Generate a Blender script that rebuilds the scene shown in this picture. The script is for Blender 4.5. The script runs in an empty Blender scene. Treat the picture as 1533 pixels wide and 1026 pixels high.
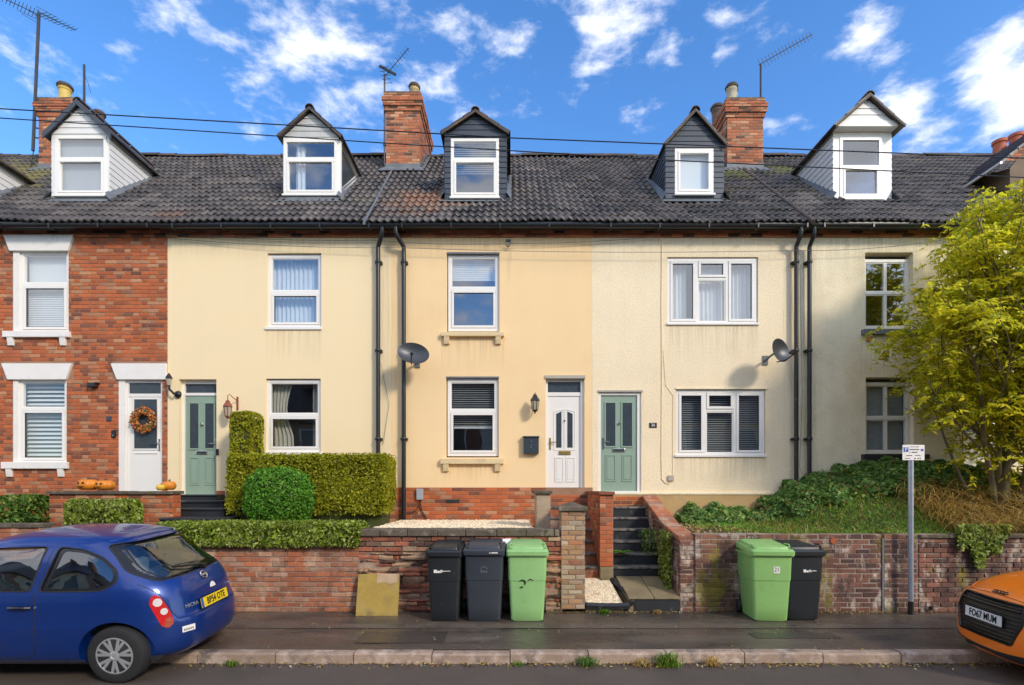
import bpy, bmesh, math, random
import numpy as np
from mathutils import Vector, Matrix
from mathutils.bvhtree import BVHTree
R = math.radians
rng = random.Random(7)
scene = bpy.context.scene
col = scene.collection

# ------------------------------------------------------------ camera, light, exposure
FPX, YH, CXP, CAMZ, CAMY = 773.0, 732.0, 766.5, 1.9, -10.3
cam_d = bpy.data.cameras.new('camera')
cam = bpy.data.objects.new('camera', cam_d)
col.objects.link(cam)
cam.location = (0, CAMY, CAMZ)
cam.rotation_euler = (R(90), 0, 0)
cam_d.sensor_width = 36
cam_d.lens = FPX / 1533 * 36
cam_d.shift_y = (YH - 513) / 1533
cam_d.clip_end = 2000
scene.camera = cam

SUN = Vector((0.92, -1.0, 0.78)).normalized()
EL = math.asin(SUN.z)
AZ = math.atan2(SUN.x, SUN.y)
ld = bpy.data.lights.new('sun', 'SUN')
ld.energy = 1.25
ld.angle = R(9)
ld.color = (1.0, 0.91, 0.77)
lo = bpy.data.objects.new('sun', ld)
lo.rotation_euler = SUN.to_track_quat('Z', 'Y').to_euler()
col.objects.link(lo)

world = bpy.data.worlds.new('World')
scene.world = world
world.use_nodes = True
wn, wl = world.node_tree.nodes, world.node_tree.links
wn.clear()
def N(nodes, t, **kw):
    n = nodes.new(t)
    for k, v in kw.items():
        setattr(n, k, v)
    return n
def math_node(nt, op, a, b=None, clamp=False):
    n = nt.nodes.new('ShaderNodeMath'); n.operation = op; n.use_clamp = clamp
    for i, v in enumerate((a, b)):
        if v is None: continue
        if isinstance(v, (int, float)): n.inputs[i].default_value = v
        else: nt.links.new(v, n.inputs[i])
    return n.outputs[0]
wt = world.node_tree
sky = N(wn, 'ShaderNodeTexSky', sky_type='NISHITA', sun_disc=False)
sky.sun_elevation = EL
sky.sun_rotation = AZ
sky.air_density = 1.0; sky.dust_density = 0.3; sky.ozone_density = 2.2
tc = N(wn, 'ShaderNodeTexCoord')
hs = N(wn, 'ShaderNodeHueSaturation')
hs.inputs['Saturation'].default_value = 1.27
hs.inputs['Hue'].default_value = 0.506
hs.inputs['Value'].default_value = 1.04
wl.new(sky.outputs[0], hs.inputs['Color'])
mp = N(wn, 'ShaderNodeMapping'); mp.inputs['Scale'].default_value = (0.85, 1.0, 1.9); mp.inputs['Rotation'].default_value = (0, R(-12), 0)
wl.new(tc.outputs['Generated'], mp.inputs['Vector'])
nz = N(wn, 'ShaderNodeTexNoise'); nz.inputs['Scale'].default_value = 14; nz.inputs['Detail'].default_value = 10; nz.inputs['Roughness'].default_value = 0.6; nz.inputs['Distortion'].default_value = 0.12
wl.new(mp.outputs[0], nz.inputs['Vector'])
acc = None
for px, py, r, a in ((425, 45, 90, .27), (520, 95, 80, .26), (620, 105, 50, .23), (480, 0, 100, .22), (890, 50, 60, .26), (940, 15, 75, .24), (1000, 85, 45, .23), (860, 125, 35, .15),
                     (1485, 95, 60, .34), (1525, 130, 65, .30), (1510, 60, 50, .30), (1360, 150, 45, .24), (1400, 205, 45, .2), (1300, 45, 50, .19), (1340, 100, 40, .18),
                     (1080, 35, 35, .17), (1075, 85, 25, .17), (690, 40, 45, .19), (790, 10, 50, .18), (270, 0, 70, .17), (590, 55, 60, .2), (530, 165, 50, .12)):
    d = Vector(((px - CXP) / FPX, 1, (YH - py) / FPX)); sc_ = d.length; d.normalize()
    dot = N(wn, 'ShaderNodeVectorMath', operation='DOT_PRODUCT')
    wl.new(tc.outputs['Generated'], dot.inputs[0]); dot.inputs[1].default_value = d
    ang = r / FPX / sc_
    k = 1.0 / (1 - math.cos(ang))
    e = math_node(wt, 'MULTIPLY', math_node(wt, 'SUBTRACT', dot.outputs['Value'], 1.0), k)
    e = math_node(wt, 'MULTIPLY', math_node(wt, 'EXPONENT', e), a)
    acc = e if acc is None else math_node(wt, 'MAXIMUM', acc, e)
big = N(wn, 'ShaderNodeTexNoise'); big.inputs['Scale'].default_value = 2.3; big.inputs['Detail'].default_value = 2
wl.new(tc.outputs['Generated'], big.inputs['Vector'])
# scattered fair-weather clouds over the whole dome, plus the ones in view
low = math_node(wt, 'MULTIPLY', math_node(wt, 'SUBTRACT', big.outputs[0], 0.40), 2.2, clamp=True)
# the north side of the sky, over the roofs, is the clearer one
dv = N(wn, 'ShaderNodeVectorMath', operation='DOT_PRODUCT'); wl.new(tc.outputs['Generated'], dv.inputs[0]); dv.inputs[1].default_value = Vector((0, .80, .60))
gate = N(wn, 'ShaderNodeMapRange', interpolation_type='SMOOTHSTEP'); gate.inputs['From Min'].default_value = .25; gate.inputs['From Max'].default_value = .8; gate.inputs['To Min'].default_value = 1; gate.inputs['To Max'].default_value = .18
wl.new(dv.outputs['Value'], gate.inputs['Value'])
low = math_node(wt, 'MULTIPLY', low, gate.outputs[0])
bias = math_node(wt, 'MAXIMUM', acc, low)
m = math_node(wt, 'ADD', nz.outputs[0], bias)
mr = N(wn, 'ShaderNodeMapRange', interpolation_type='SMOOTHSTEP'); mr.inputs['From Min'].default_value = 0.59; mr.inputs['From Max'].default_value = 0.92
mr.inputs['To Max'].default_value = 0.93
wl.new(m, mr.inputs['Value'])
mix = N(wn, 'ShaderNodeMix', data_type='RGBA')
wl.new(mr.outputs[0], mix.inputs['Factor'])
wl.new(hs.outputs[0], mix.inputs['A'])
mix.inputs['B'].default_value = (4.6, 4.65, 4.9, 1)
bg = N(wn, 'ShaderNodeBackground'); bg.inputs['Strength'].default_value = 0.15
wl.new(mix.outputs['Result'], bg.inputs['Color'])
wo = N(wn, 'ShaderNodeOutputWorld')
wl.new(bg.outputs[0], wo.inputs['Surface'])
scene.view_settings.view_transform = 'Standard'
scene.view_settings.look = 'None'
scene.view_settings.exposure = 1.0
scene.view_settings.gamma = 1.0
scene.view_settings.use_curve_mapping = False
scene.cycles.max_bounces = 8
scene.cycles.transparent_max_bounces = 16

# ------------------------------------------------------------ measuring: photo pixel at a known distance -> metres
def wx(px, D=10.3): return (px - CXP) * D / FPX
def wz(py, D=10.3): return CAMZ + (YH - py) * D / FPX
def yy(D): return CAMY + D

# ------------------------------------------------------------ object helpers
WL = {}
def tag(o, label=None, cat=None, group=None, kind=None):
    if label: o['label'] = label
    if cat: o['category'] = cat
    if group: o['group'] = group
    if kind: o['kind'] = kind
    return o
def wl_of(p): return WL[p.name] if p is not None else Vector((0, 0, 0))
def thing(name, loc, label, cat, group=None, rotz=0, rotx=0):
    o = bpy.data.objects.new(name, None)
    o.empty_display_size = 0.2
    col.objects.link(o)
    o.location = loc
    o.rotation_euler = (rotx, 0, rotz)
    WL[o.name] = Vector(loc)
    return tag(o, label, cat, group)

class MB:
    def __init__(s):
        s.v = []; s.f = []
    def add(s, vs, fs):
        b = len(s.v)
        s.v += [tuple(v) for v in vs]
        s.f += [tuple(b + i for i in f) for f in fs]
        return s
    def box(s, x0, x1, y0, y1, z0, z1):
        return s.add([(x0, y0, z0), (x1, y0, z0), (x1, y1, z0), (x0, y1, z0), (x0, y0, z1), (x1, y0, z1), (x1, y1, z1), (x0, y1, z1)],
                     [(0, 3, 2, 1), (4, 5, 6, 7), (0, 1, 5, 4), (1, 2, 6, 5), (2, 3, 7, 6), (3, 0, 4, 7)])
    def quad(s, a, b, c, d): return s.add([a, b, c, d], [(0, 1, 2, 3)])
    def prism(s, poly, axis, a0, a1):
        # poly in the other two axes, extruded along axis
        n = len(poly)
        def P(u, w, a):
            if axis == 'y': return (u, a, w)
            if axis == 'x': return (a, u, w)
            return (u, w, a)
        vs = [P(u, w, a0) for u, w in poly] + [P(u, w, a1) for u, w in poly]
        fs = [tuple(range(n)), tuple(range(2 * n - 1, n - 1, -1))] + [(i, i + n, (i + 1) % n + n, (i + 1) % n) for i in range(n)]
        return s.add(vs, fs)
    def tube(s, pts, r, seg=8, cap=True):
        pts = [Vector(p) for p in pts]
        n = len(pts)
        rs = r if isinstance(r, (list, tuple)) else [r] * n
        vs = []; fs = []
        prev = None
        for i, p in enumerate(pts):
            d = (pts[min(i + 1, n - 1)] - pts[max(i - 1, 0)])
            if d.length < 1e-9: d = Vector((0, 0, 1))
            d.normalize()
            if prev is None:
                u = d.orthogonal().normalized()
            else:
                u = (prev - d * prev.dot(d))
                u = u.normalized() if u.length > 1e-6 else d.orthogonal().normalized()
            prev = u
            w = d.cross(u)
            for k in range(seg):
                a = 2 * math.pi * k / seg
                vs.append(p + (u * math.cos(a) + w * math.sin(a)) * rs[i])
        for i in range(n - 1):
            for k in range(seg):
                k2 = (k + 1) % seg
                fs.append((i * seg + k, i * seg + k2, (i + 1) * seg + k2, (i + 1) * seg + k))
        if cap:
            fs.append(tuple(range(seg - 1, -1, -1))); fs.append(tuple((n - 1) * seg + k for k in range(seg)))
        return s.add(vs, fs)
    def lathe(s, prof, c, seg=20, axis='z'):
        # prof: (radius, height)
        vs = []; fs = []
        c = Vector(c)
        for r, h in prof:
            for k in range(seg):
                a = 2 * math.pi * k / seg
                u, w = r * math.cos(a), r * math.sin(a)
                vs.append(c + (Vector((u, w, h)) if axis == 'z' else Vector((u, h, w)) if axis == 'y' else Vector((h, u, w))))
        for i in range(len(prof) - 1):
            for k in range(seg):
                k2 = (k + 1) % seg
                fs.append((i * seg + k, i * seg + k2, (i + 1) * seg + k2, (i + 1) * seg + k))
        fs.append(tuple(range(seg - 1, -1, -1))); fs.append(tuple((len(prof) - 1) * seg + k for k in range(seg)))
        return s.add(vs, fs)
    def build(s, name, mat, parent=None, local=False, smooth=False, bevel=0, kind=None, label=None, recalc=True, origin=None):
        # vertices in world metres unless local; the origin of the object goes to the centre of its bottom
        pw = Vector((0, 0, 0)) if (local or parent is None) else wl_of(parent)
        V = np.array(s.v, dtype=np.float64)
        if origin is None:
            mn, mx = V.min(0), V.max(0)
            org = Vector(((mn[0] + mx[0]) / 2, (mn[1] + mx[1]) / 2, mn[2]))
        else: org = Vector(origin)
        me = bpy.data.meshes.new(name)
        me.from_pydata((V - np.array(org)).tolist(), [], s.f)
        if recalc and len(s.f) < 20000:
            bm = bmesh.new(); bm.from_mesh(me)
            bmesh.ops.recalc_face_normals(bm, faces=bm.faces)
            if bevel:
                es = [e for e in bm.edges if len(e.link_faces) == 2 and e.calc_face_angle(0) > R(35)]
                bmesh.ops.bevel(bm, geom=es, offset=bevel, segments=2, profile=0.6, affect='EDGES', clamp_overlap=True)
            bm.to_mesh(me); bm.free()
        if mat is not None: me.materials.append(mat)
        if smooth:
            me.polygons.foreach_set('use_smooth', [True] * len(me.polygons))
            if smooth != 'all': me.set_sharp_from_angle(angle=R(38))
        o = bpy.data.objects.new(name, me)
        col.objects.link(o)
        o.parent = parent
        o.location = org - pw
        WL[o.name] = org if not local else (org + (wl_of(parent) if parent else Vector()))
        if kind: o['kind'] = kind
        if label: o['label'] = label
        return o
def inst(name, mesh, parent, loc, rot=(0, 0, 0), scale=(1, 1, 1)):
    o = bpy.data.objects.new(name, mesh)
    col.objects.link(o)
    o.parent = parent
    o.location = Vector(loc) - wl_of(parent)
    o.rotation_euler = rot
    o.scale = scale
    return o

# ------------------------------------------------------------ materials
def mat(name, c, rough=0.6, var=0.12, vscale=3.0, fine=0.0, fscale=60, bump=0.0, bscale=80, metallic=0.0, island=0.0, spec=0.5, coat=0.0,
        c2=None, c2scale=1.5, c2lo=0.5, c2hi=0.7, c2rand=False, stain=None, drips=None, rvar=0.0, streak=0.0, sss=0.0, trans=0.0, stretch=(1, 1, 1)):
    m_ = bpy.data.materials.new(name); m_.use_nodes = True
    nt = m_.node_tree; nd = nt.nodes; lk = nt.links
    b = nd['Principled BSDF']
    b.inputs['Metallic'].default_value = metallic
    b.inputs['Specular IOR Level'].default_value = spec
    b.inputs['Coat Weight'].default_value = coat
    b.inputs['Coat Roughness'].default_value = 0.09
    if trans: b.inputs['Transmission Weight'].default_value = trans
    geo = nd.new('ShaderNodeNewGeometry')
    pm = nd.new('ShaderNodeMapping'); pm.inputs['Scale'].default_value = stretch
    lk.new(geo.outputs['Position'], pm.inputs['Vector'])
    pos = pm.outputs[0]
    def noise(sc, det=4, ro=0.55):
        n = nd.new('ShaderNodeTexNoise'); n.inputs['Scale'].default_value = sc; n.inputs['Detail'].default_value = det; n.inputs['Roughness'].default_value = ro
        lk.new(pos, n.inputs['Vector']); return n.outputs[0]
    val = nd.new('ShaderNodeValue'); val.outputs[0].default_value = 1.0
    v = val.outputs[0]
    def scale_by(v, src, amp):
        t = math_node(nt, 'ADD', math_node(nt, 'MULTIPLY', math_node(nt, 'SUBTRACT', src, 0.5), amp * 2), 1.0)
        return math_node(nt, 'MULTIPLY', v, t)
    if var: v = scale_by(v, noise(vscale), var * 1.6)
    if fine: v = scale_by(v, noise(fscale, 3, 0.7), fine * 1.6)
    if streak:
        n = nd.new('ShaderNodeTexNoise'); n.inputs['Scale'].default_value = 6; n.inputs['Detail'].default_value = 5
        mpn = nd.new('ShaderNodeMapping'); mpn.inputs['Scale'].default_value = (1, 1, 0.06)
        lk.new(pos, mpn.inputs['Vector']); lk.new(mpn.outputs[0], n.inputs['Vector'])
        v = scale_by(v, n.outputs[0], streak)
    rnd = None
    if island or c2rand:
        oi = nd.new('ShaderNodeObjectInfo')
        rnd = math_node(nt, 'FRACT', math_node(nt, 'ADD', oi.outputs['Random'], geo.outputs['Random Per Island']))
        if island: v = scale_by(v, rnd, island)
    colr = nd.new('ShaderNodeRGB'); colr.outputs[0].default_value = (*c, 1)
    cur = colr.outputs[0]
    if c2 is not None:
        cs = c2 if isinstance(c2[0], (tuple, list)) else [c2]
        for i, cc in enumerate(cs):
            mx = nd.new('ShaderNodeMix'); mx.data_type = 'RGBA'
            mr_ = nd.new('ShaderNodeMapRange'); mr_.inputs['From Min'].default_value = c2lo if not isinstance(c2lo, (list, tuple)) else c2lo[i]; mr_.inputs['From Max'].default_value = c2hi if not isinstance(c2hi, (list, tuple)) else c2hi[i]
            if c2rand:
                src = math_node(nt, 'FRACT', math_node(nt, 'MULTIPLY', rnd, 7.31 * (i + 1)))
                src = math_node(nt, 'ADD', math_node(nt, 'MULTIPLY', src, 0.8), math_node(nt, 'MULTIPLY', noise(c2scale + i), 0.2))
            else: src = noise(c2scale * (1 + .7 * i), 6, 0.65)
            lk.new(src, mr_.inputs['Value'])
            lk.new(mr_.outputs[0], mx.inputs['Factor']); lk.new(cur, mx.inputs['A']); mx.inputs['B'].default_value = (*cc, 1)
            cur = mx.outputs['Result']
    for (cc, sc_, lo, hi) in (stain or []):
        mx = nd.new('ShaderNodeMix'); mx.data_type = 'RGBA'
        n_ = nd.new('ShaderNodeTexNoise'); n_.inputs['Scale'].default_value = sc_; n_.inputs['Detail'].default_value = 7; n_.inputs['Roughness'].default_value = .68
        mpn = nd.new('ShaderNodeMapping'); mpn.inputs['Scale'].default_value = (1, 1, .55); mpn.inputs['Location'].default_value = (sc_ * 3.1, lo * 17, 0)
        lk.new(geo.outputs['Position'], mpn.inputs['Vector']); lk.new(mpn.outputs[0], n_.inputs['Vector'])
        mr_ = nd.new('ShaderNodeMapRange'); mr_.inputs['From Min'].default_value = lo; mr_.inputs['From Max'].default_value = hi; mr_.inputs['To Max'].default_value = .85
        lk.new(n_.outputs[0], mr_.inputs['Value']); lk.new(mr_.outputs[0], mx.inputs['Factor']); lk.new(cur, mx.inputs['A']); mx.inputs['B'].default_value = (*cc, 1)
        cur = mx.outputs['Result']
    if drips:
        # rain streaks washed down from each sill, pipe bracket and gutter joint
        sx = nd.new('ShaderNodeSeparateXYZ'); lk.new(geo.outputs['Position'], sx.inputs[0])
        mpn = nd.new('ShaderNodeMapping'); mpn.inputs['Scale'].default_value = (14, 1, .5)
        n_ = nd.new('ShaderNodeTexNoise'); n_.inputs['Scale'].default_value = 1.4; n_.inputs['Detail'].default_value = 6; n_.inputs['Roughness'].default_value = .7
        lk.new(geo.outputs['Position'], mpn.inputs['Vector']); lk.new(mpn.outputs[0], n_.inputs['Vector'])
        st = math_node(nt, 'MULTIPLY', math_node(nt, 'SUBTRACT', n_.outputs[0], .42), 4.5, clamp=True)
        tot = None
        for (xa, xb, zt_, ln, am) in drips:
            g = math_node(nt, 'MULTIPLY', math_node(nt, 'GREATER_THAN', sx.outputs[0], xa), math_node(nt, 'LESS_THAN', sx.outputs[0], xb))
            tz = math_node(nt, 'DIVIDE', math_node(nt, 'SUBTRACT', zt_, sx.outputs[2]), ln)
            gz = math_node(nt, 'MULTIPLY', math_node(nt, 'GREATER_THAN', tz, 0.0), math_node(nt, 'SUBTRACT', 1.0, tz, clamp=True))
            q = math_node(nt, 'MULTIPLY', math_node(nt, 'MULTIPLY', g, gz), am)
            tot = q if tot is None else math_node(nt, 'MAXIMUM', tot, q)
        mx = nd.new('ShaderNodeMix'); mx.data_type = 'RGBA'
        lk.new(math_node(nt, 'MULTIPLY', tot, st), mx.inputs['Factor']); lk.new(cur, mx.inputs['A']); mx.inputs['B'].default_value = (c[0] * .48, c[1] * .46, c[2] * .46, 1)
        cur = mx.outputs['Result']
    hsv = nd.new('ShaderNodeHueSaturation')
    lk.new(cur, hsv.inputs['Color']); lk.new(v, hsv.inputs['Value'])
    lk.new(hsv.outputs[0], b.inputs['Base Color'])
    if rvar:
        r_ = math_node(nt, 'ADD', math_node(nt, 'MULTIPLY', math_node(nt, 'SUBTRACT', noise(1.7, 5), 0.5), rvar * 3), rough, clamp=True)
        lk.new(r_, b.inputs['Roughness'])
    else: b.inputs['Roughness'].default_value = rough
    if bump:
        bp = nd.new('ShaderNodeBump'); bp.inputs['Strength'].default_value = bump; bp.inputs['Distance'].default_value = 0.01
        lk.new(noise(bscale, 5, 0.65), bp.inputs['Height'])
        lk.new(bp.outputs[0], b.inputs['Normal'])
    m_['hook'] = 1
    return m_
def glass_mat(name, ior=1.9, tint=(0.92, 0.96, 0.97), rough=0.0):
    m_ = bpy.data.materials.new(name); m_.use_nodes = True
    nt = m_.node_tree; nd = nt.nodes; lk = nt.links; nd.clear()
    out = nd.new('ShaderNodeOutputMaterial'); tr = nd.new('ShaderNodeBsdfTransparent'); tr.inputs[0].default_value = (*tint, 1)
    gl = nd.new('ShaderNodeBsdfGlossy'); gl.inputs['Roughness'].default_value = rough
    gl.inputs['Color'].default_value = (0.95, 0.97, 1, 1)
    f0 = ((ior - 1) / (ior + 1)) ** 2
    lw_ = nd.new('ShaderNodeLayerWeight'); lw_.inputs['Blend'].default_value = .5
    fr_ = math_node(nt, 'ADD', math_node(nt, 'MULTIPLY', math_node(nt, 'POWER', lw_.outputs['Facing'], 5.0), 1 - f0), f0)
    n = nd.new('ShaderNodeTexNoise'); n.inputs['Scale'].default_value = 1.3; n.inputs['Detail'].default_value = 1
    g = nd.new('ShaderNodeNewGeometry'); lk.new(g.outputs['Position'], n.inputs['Vector'])
    bp = nd.new('ShaderNodeBump'); bp.inputs['Strength'].default_value = 0.06; bp.inputs['Distance'].default_value = 0.05
    lk.new(n.outputs[0], bp.inputs['Height']); lk.new(bp.outputs[0], gl.inputs['Normal'])
    mx = nd.new('ShaderNodeMixShader')
    lk.new(fr_, mx.inputs[0]); lk.new(tr.outputs[0], mx.inputs[1]); lk.new(gl.outputs[0], mx.inputs[2]); lk.new(mx.outputs[0], out.inputs['Surface'])
    return m_

M = {}
BR_D = (0.105, 0.045, 0.032)
M['brick'] = mat('red_brick', (0.50, 0.125, 0.038), 0.85, 0.10, 1.2, 0.25, 70, 0.7, 120, island=0.16, c2=[(0.20, 0.07, 0.04), (0.50, 0.24, 0.12)], c2rand=True, c2lo=(0.55, 0.68), c2hi=(0.78, 0.82), stain=[((0.42, 0.20, 0.12), 1.6, .58, .8), ((0.13, 0.06, 0.04), 2.1, .62, .85)])
M['brick_chim'] = mat('chimney_brick', (0.42, 0.13, 0.055), 0.85, 0.2, 2, 0.25, 60, 0.5, 120, island=0.25, c2=[(0.13, 0.06, 0.04), (0.52, 0.25, 0.13)], c2rand=True, c2lo=(0.62, 0.7), c2hi=(0.75, 0.8))
STAIN1 = [((0.50, 0.35, 0.24), 3.6, .50, .64), ((0.12, 0.07, 0.05), 2.4, .56, .70), ((0.20, 0.17, 0.05), 2.0, .62, .74)]
STAIN2 = [((0.52, 0.43, 0.34), 3.4, .52, .60), ((0.045, 0.03, 0.026), 1.9, .50, .62), ((0.21, 0.165, 0.02), 1.7, .56, .63)]
M['brick_old'] = mat('weathered_garden_brick', (0.42, 0.14, 0.065), 0.9, 0.2, 2.2, 0.3, 50, 0.8, 90, island=0.2, c2=[(0.17, 0.08, 0.055), (0.42, 0.22, 0.14)], c2rand=True, c2lo=(0.62, 0.66), c2hi=(0.85, 0.85), stain=STAIN1)
M['brick_mossy'] = mat('stained_garden_brick', (0.22, 0.095, 0.06), 0.9, 0.3, 2.0, 0.35, 45, 0.8, 90, island=0.3, c2=(0.11, 0.055, 0.045), c2rand=True, c2lo=.5, c2hi=.8, stain=STAIN2)
M['brick_pillar'] = mat('buff_pillar_brick', (0.42, 0.24, 0.12), 0.9, 0.25, 4, 0.3, 50, 0.9, 90, island=0.2, c2=[(0.40, 0.13, 0.06), (0.5, 0.38, 0.25)], c2rand=True, c2lo=(0.6, 0.6), c2hi=(0.8, 0.8))
M['mortar'] = mat('mortar', (0.36, 0.20, 0.12), 0.95, 0.25, 3, 0.2, 60, 0.6, 120)
M['mortar_dark'] = mat('old_mortar', (0.30, 0.21, 0.155), 0.95, 0.35, 2.5, 0.25, 60, 0.8, 90, stain=STAIN1)
M['mortar_mossy'] = mat('stained_old_mortar', (0.33, 0.25, 0.20), 0.95, 0.35, 2.5, 0.25, 60, 0.8, 90, stain=STAIN2)
def dr(a, b, py, ln=.7, am=.45): return (wx(a), wx(b), wz(py), ln, am)
M['render_b'] = mat('cream_render', drips=[dr(398, 483, 494), dr(251, 584, 356, .5, .35), dr(560, 584, 380, 5, .35)], c=(0.93, 0.735, 0.44), rough=0.8, var=0.03, vscale=0.9, fine=0.05, fscale=50, bump=0.12, bscale=160, streak=0.015, c2=(0.91, 0.70, 0.41), c2scale=0.9, c2lo=0.5, c2hi=0.75, stain=[((0.87, 0.67, 0.39), 1.0, .60, .85)])
M['render_c'] = mat('yellow_render', drips=[dr(660, 756, 505), dr(660, 756, 695, .45), dr(584, 887, 356, .5, .35), dr(584, 612, 380, 5, .35), dr(757, 766, 372, .8, .5)], c=(0.93, 0.665, 0.355), rough=0.8, var=0.03, vscale=0.7, fine=0.05, fscale=50, bump=0.12, bscale=160, streak=0.015, c2=(0.90, 0.62, 0.31), c2scale=0.8, c2lo=0.5, c2hi=0.75, stain=[((0.83, 0.56, 0.28), 1.0, .60, .85)])
M['render_d'] = mat('pale_cream_rough_render', drips=[dr(998, 1137, 488, .8, .5), dr(1010, 1147, 685, .6, .5), dr(887, 1197, 356, .6, .25), dr(1172, 1197, 380, 5, .45), dr(894, 964, 584, 1.5, .2)], c=(0.93, 0.765, 0.51), rough=0.85, var=0.05, vscale=1.1, fine=0.14, fscale=30, bump=0.95, bscale=34, streak=0.03, c2=(0.89, 0.71, 0.45), c2scale=0.8, c2lo=0.52, c2hi=0.75, stain=[((0.78, 0.63, 0.41), 1.1, .60, .85)])
M['render_e'] = mat('stained_pale_render', drips=[dr(1289, 1388, 502, 1.0, .6), dr(1197, 1450, 356, .7, .5), dr(1197, 1222, 380, 5, .5)], c=(0.93, 0.80, 0.55), rough=0.85, var=0.08, vscale=0.9, fine=0.14, fscale=30, bump=1.0, bscale=34, streak=0.05, c2=[(0.74, 0.60, 0.38), (0.80, 0.70, 0.46)], c2scale=0.6, c2lo=0.5, c2hi=0.7, stain=[((0.52, 0.43, 0.27), 1.2, .58, .85)])
M['ochre'] = mat('ochre_plinth_render', (0.56, 0.36, 0.15), 0.85, 0.2, 2.5, 0.1, 30, 0.4, 60, c2=(0.4, 0.30, 0.15), c2scale=2.5, c2lo=0.5, c2hi=0.7)
M['upvc'] = mat('white_upvc', (0.86, 0.82, 0.755), 0.28, 0.03, 2, 0.02, 40, 0, spec=0.5)
M['white_paint'] = mat('white_masonry_paint', (0.86, 0.81, 0.74), 0.6, 0.05, 3, 0.05, 60, 0.15, 90, c2=(0.62, 0.58, 0.52), c2scale=5, c2lo=0.6, c2hi=0.8)
M['sill_yellow'] = mat('yellow_painted_sill', (0.74, 0.56, 0.31), 0.7, 0.08, 3, 0.06, 60, 0.2, 90, c2=(0.55, 0.44, 0.28), c2scale=5, c2lo=0.55, c2hi=0.75)
M['white_board'] = mat('white_weatherboard', (0.78, 0.755, 0.72), 0.45, 0.05, 2, 0.05, 40, 0.05, 60, streak=0.06)
M['grey_board'] = mat('pale_grey_weatherboard', (0.50, 0.49, 0.47), 0.5, 0.08, 2, 0.06, 40, 0.1, 60, streak=0.1)
M['slate'] = mat('dark_slate_cladding', (0.045, 0.055, 0.072), 0.45, 0.2, 3, 0.1, 60, 0.25, 60, island=0.15)
M['tile'] = None
M['ridge'] = mat('ridge_tile', (0.075, 0.058, 0.048), 0.7, 0.3, 3, 0.2, 40, 0.5, 60, island=0.2, c2=(0.16, 0.09, 0.05), c2scale=2.5, c2lo=0.5, c2hi=0.7)
M['lead'] = mat('lead_flashing', (0.15, 0.16, 0.17), 0.55, 0.3, 5, 0.2, 50, 0.4, 25)
M['black_plastic'] = mat('black_gutter_plastic', (0.016, 0.016, 0.018), 0.35, 0.2, 5, 0.1, 60, 0.05, 30)
M['black_worn'] = mat('worn_black_iron', (0.02, 0.019, 0.019), 0.5, 0.2, 4, 0.2, 60, 0.2, 30, c2=(0.28, 0.26, 0.22), c2scale=9, c2lo=0.62, c2hi=0.68)
M['sage'] = mat('sage_green_door', (0.275, 0.375, 0.285), 0.4, 0.04, 2, 0.03, 50, 0.08, 60)
M['door_glass'] = mat('dark_obscure_glass', (0.05, 0.065, 0.075), 0.12, 0.2, 10, 0.1, 60, 0.25, 30)
M['glass'] = glass_mat('window_glass', 2.05)
M['glass_up'] = glass_mat('upper_window_glass', 2.7)
M['chrome'] = mat('chrome', (0.75, 0.75, 0.75), 0.15, 0.05, 5, metallic=1.0)
M['brass'] = mat('brass', (0.62, 0.42, 0.13), 0.3, 0.1, 5, metallic=0.9)
M['rubber_seal'] = mat('black_seal', (0.02, 0.02, 0.02), 0.6)
M['room'] = mat('room_interior', (0.16, 0.15, 0.14), 0.9, 0.3, 1.2)
M['curtain'] = mat('net_curtain', (0.72, 0.72, 0.70), 0.9, 0.06, 4)
M['curtain_beige'] = mat('beige_curtain', (0.46, 0.42, 0.34), 0.9, 0.12, 4)
M['blind'] = mat('white_blind', (0.72, 0.72, 0.71), 0.6, 0.03, 2)
M['blind_grey'] = mat('grey_roller_blind', (0.36, 0.38, 0.40), 0.7, 0.05, 2)
M['stone_cap'] = mat('weathered_coping', (0.12, 0.092, 0.066), 0.9, 0.4, 4, 0.35, 50, 0.8, 60, c2=[(0.27, 0.22, 0.16), (0.07, 0.075, 0.02)], c2scale=4.5, c2lo=(0.53, 0.55), c2hi=(0.64, 0.66))
M['step_black'] = mat('black_painted_step', (0.022, 0.024, 0.028), 0.5, 0.3, 3, 0.2, 40, 0.35, 40, c2=(0.10, 0.095, 0.08), c2scale=5, c2lo=0.6, c2hi=0.72)
M['step_edge'] = mat('worn_step_nosing', (0.20, 0.18, 0.155), 0.7, 0.35, 5, 0.3, 40, 0.4, 40, c2=(0.03, 0.03, 0.032), c2scale=7, c2lo=0.5, c2hi=0.62)
M['concrete'] = mat('stained_concrete', (0.26, 0.20, 0.11), 0.7, 0.3, 2.5, 0.2, 50, 0.5, 50, c2=(0.12, 0.11, 0.04), c2scale=2.0, c2lo=0.5, c2hi=0.65)
M['quoin'] = mat('painted_brown_render', (0.36, 0.11, 0.05), 0.8, 0.15, 2.5, 0.2, 40, 0.5, 60)
M['bark'] = mat('bark', (0.13, 0.095, 0.055), 0.9, 0.3, 6, 0.3, 40, 0.8, 40, c2=(0.16, 0.16, 0.05), c2scale=4, c2lo=0.5, c2hi=0.6)
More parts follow.
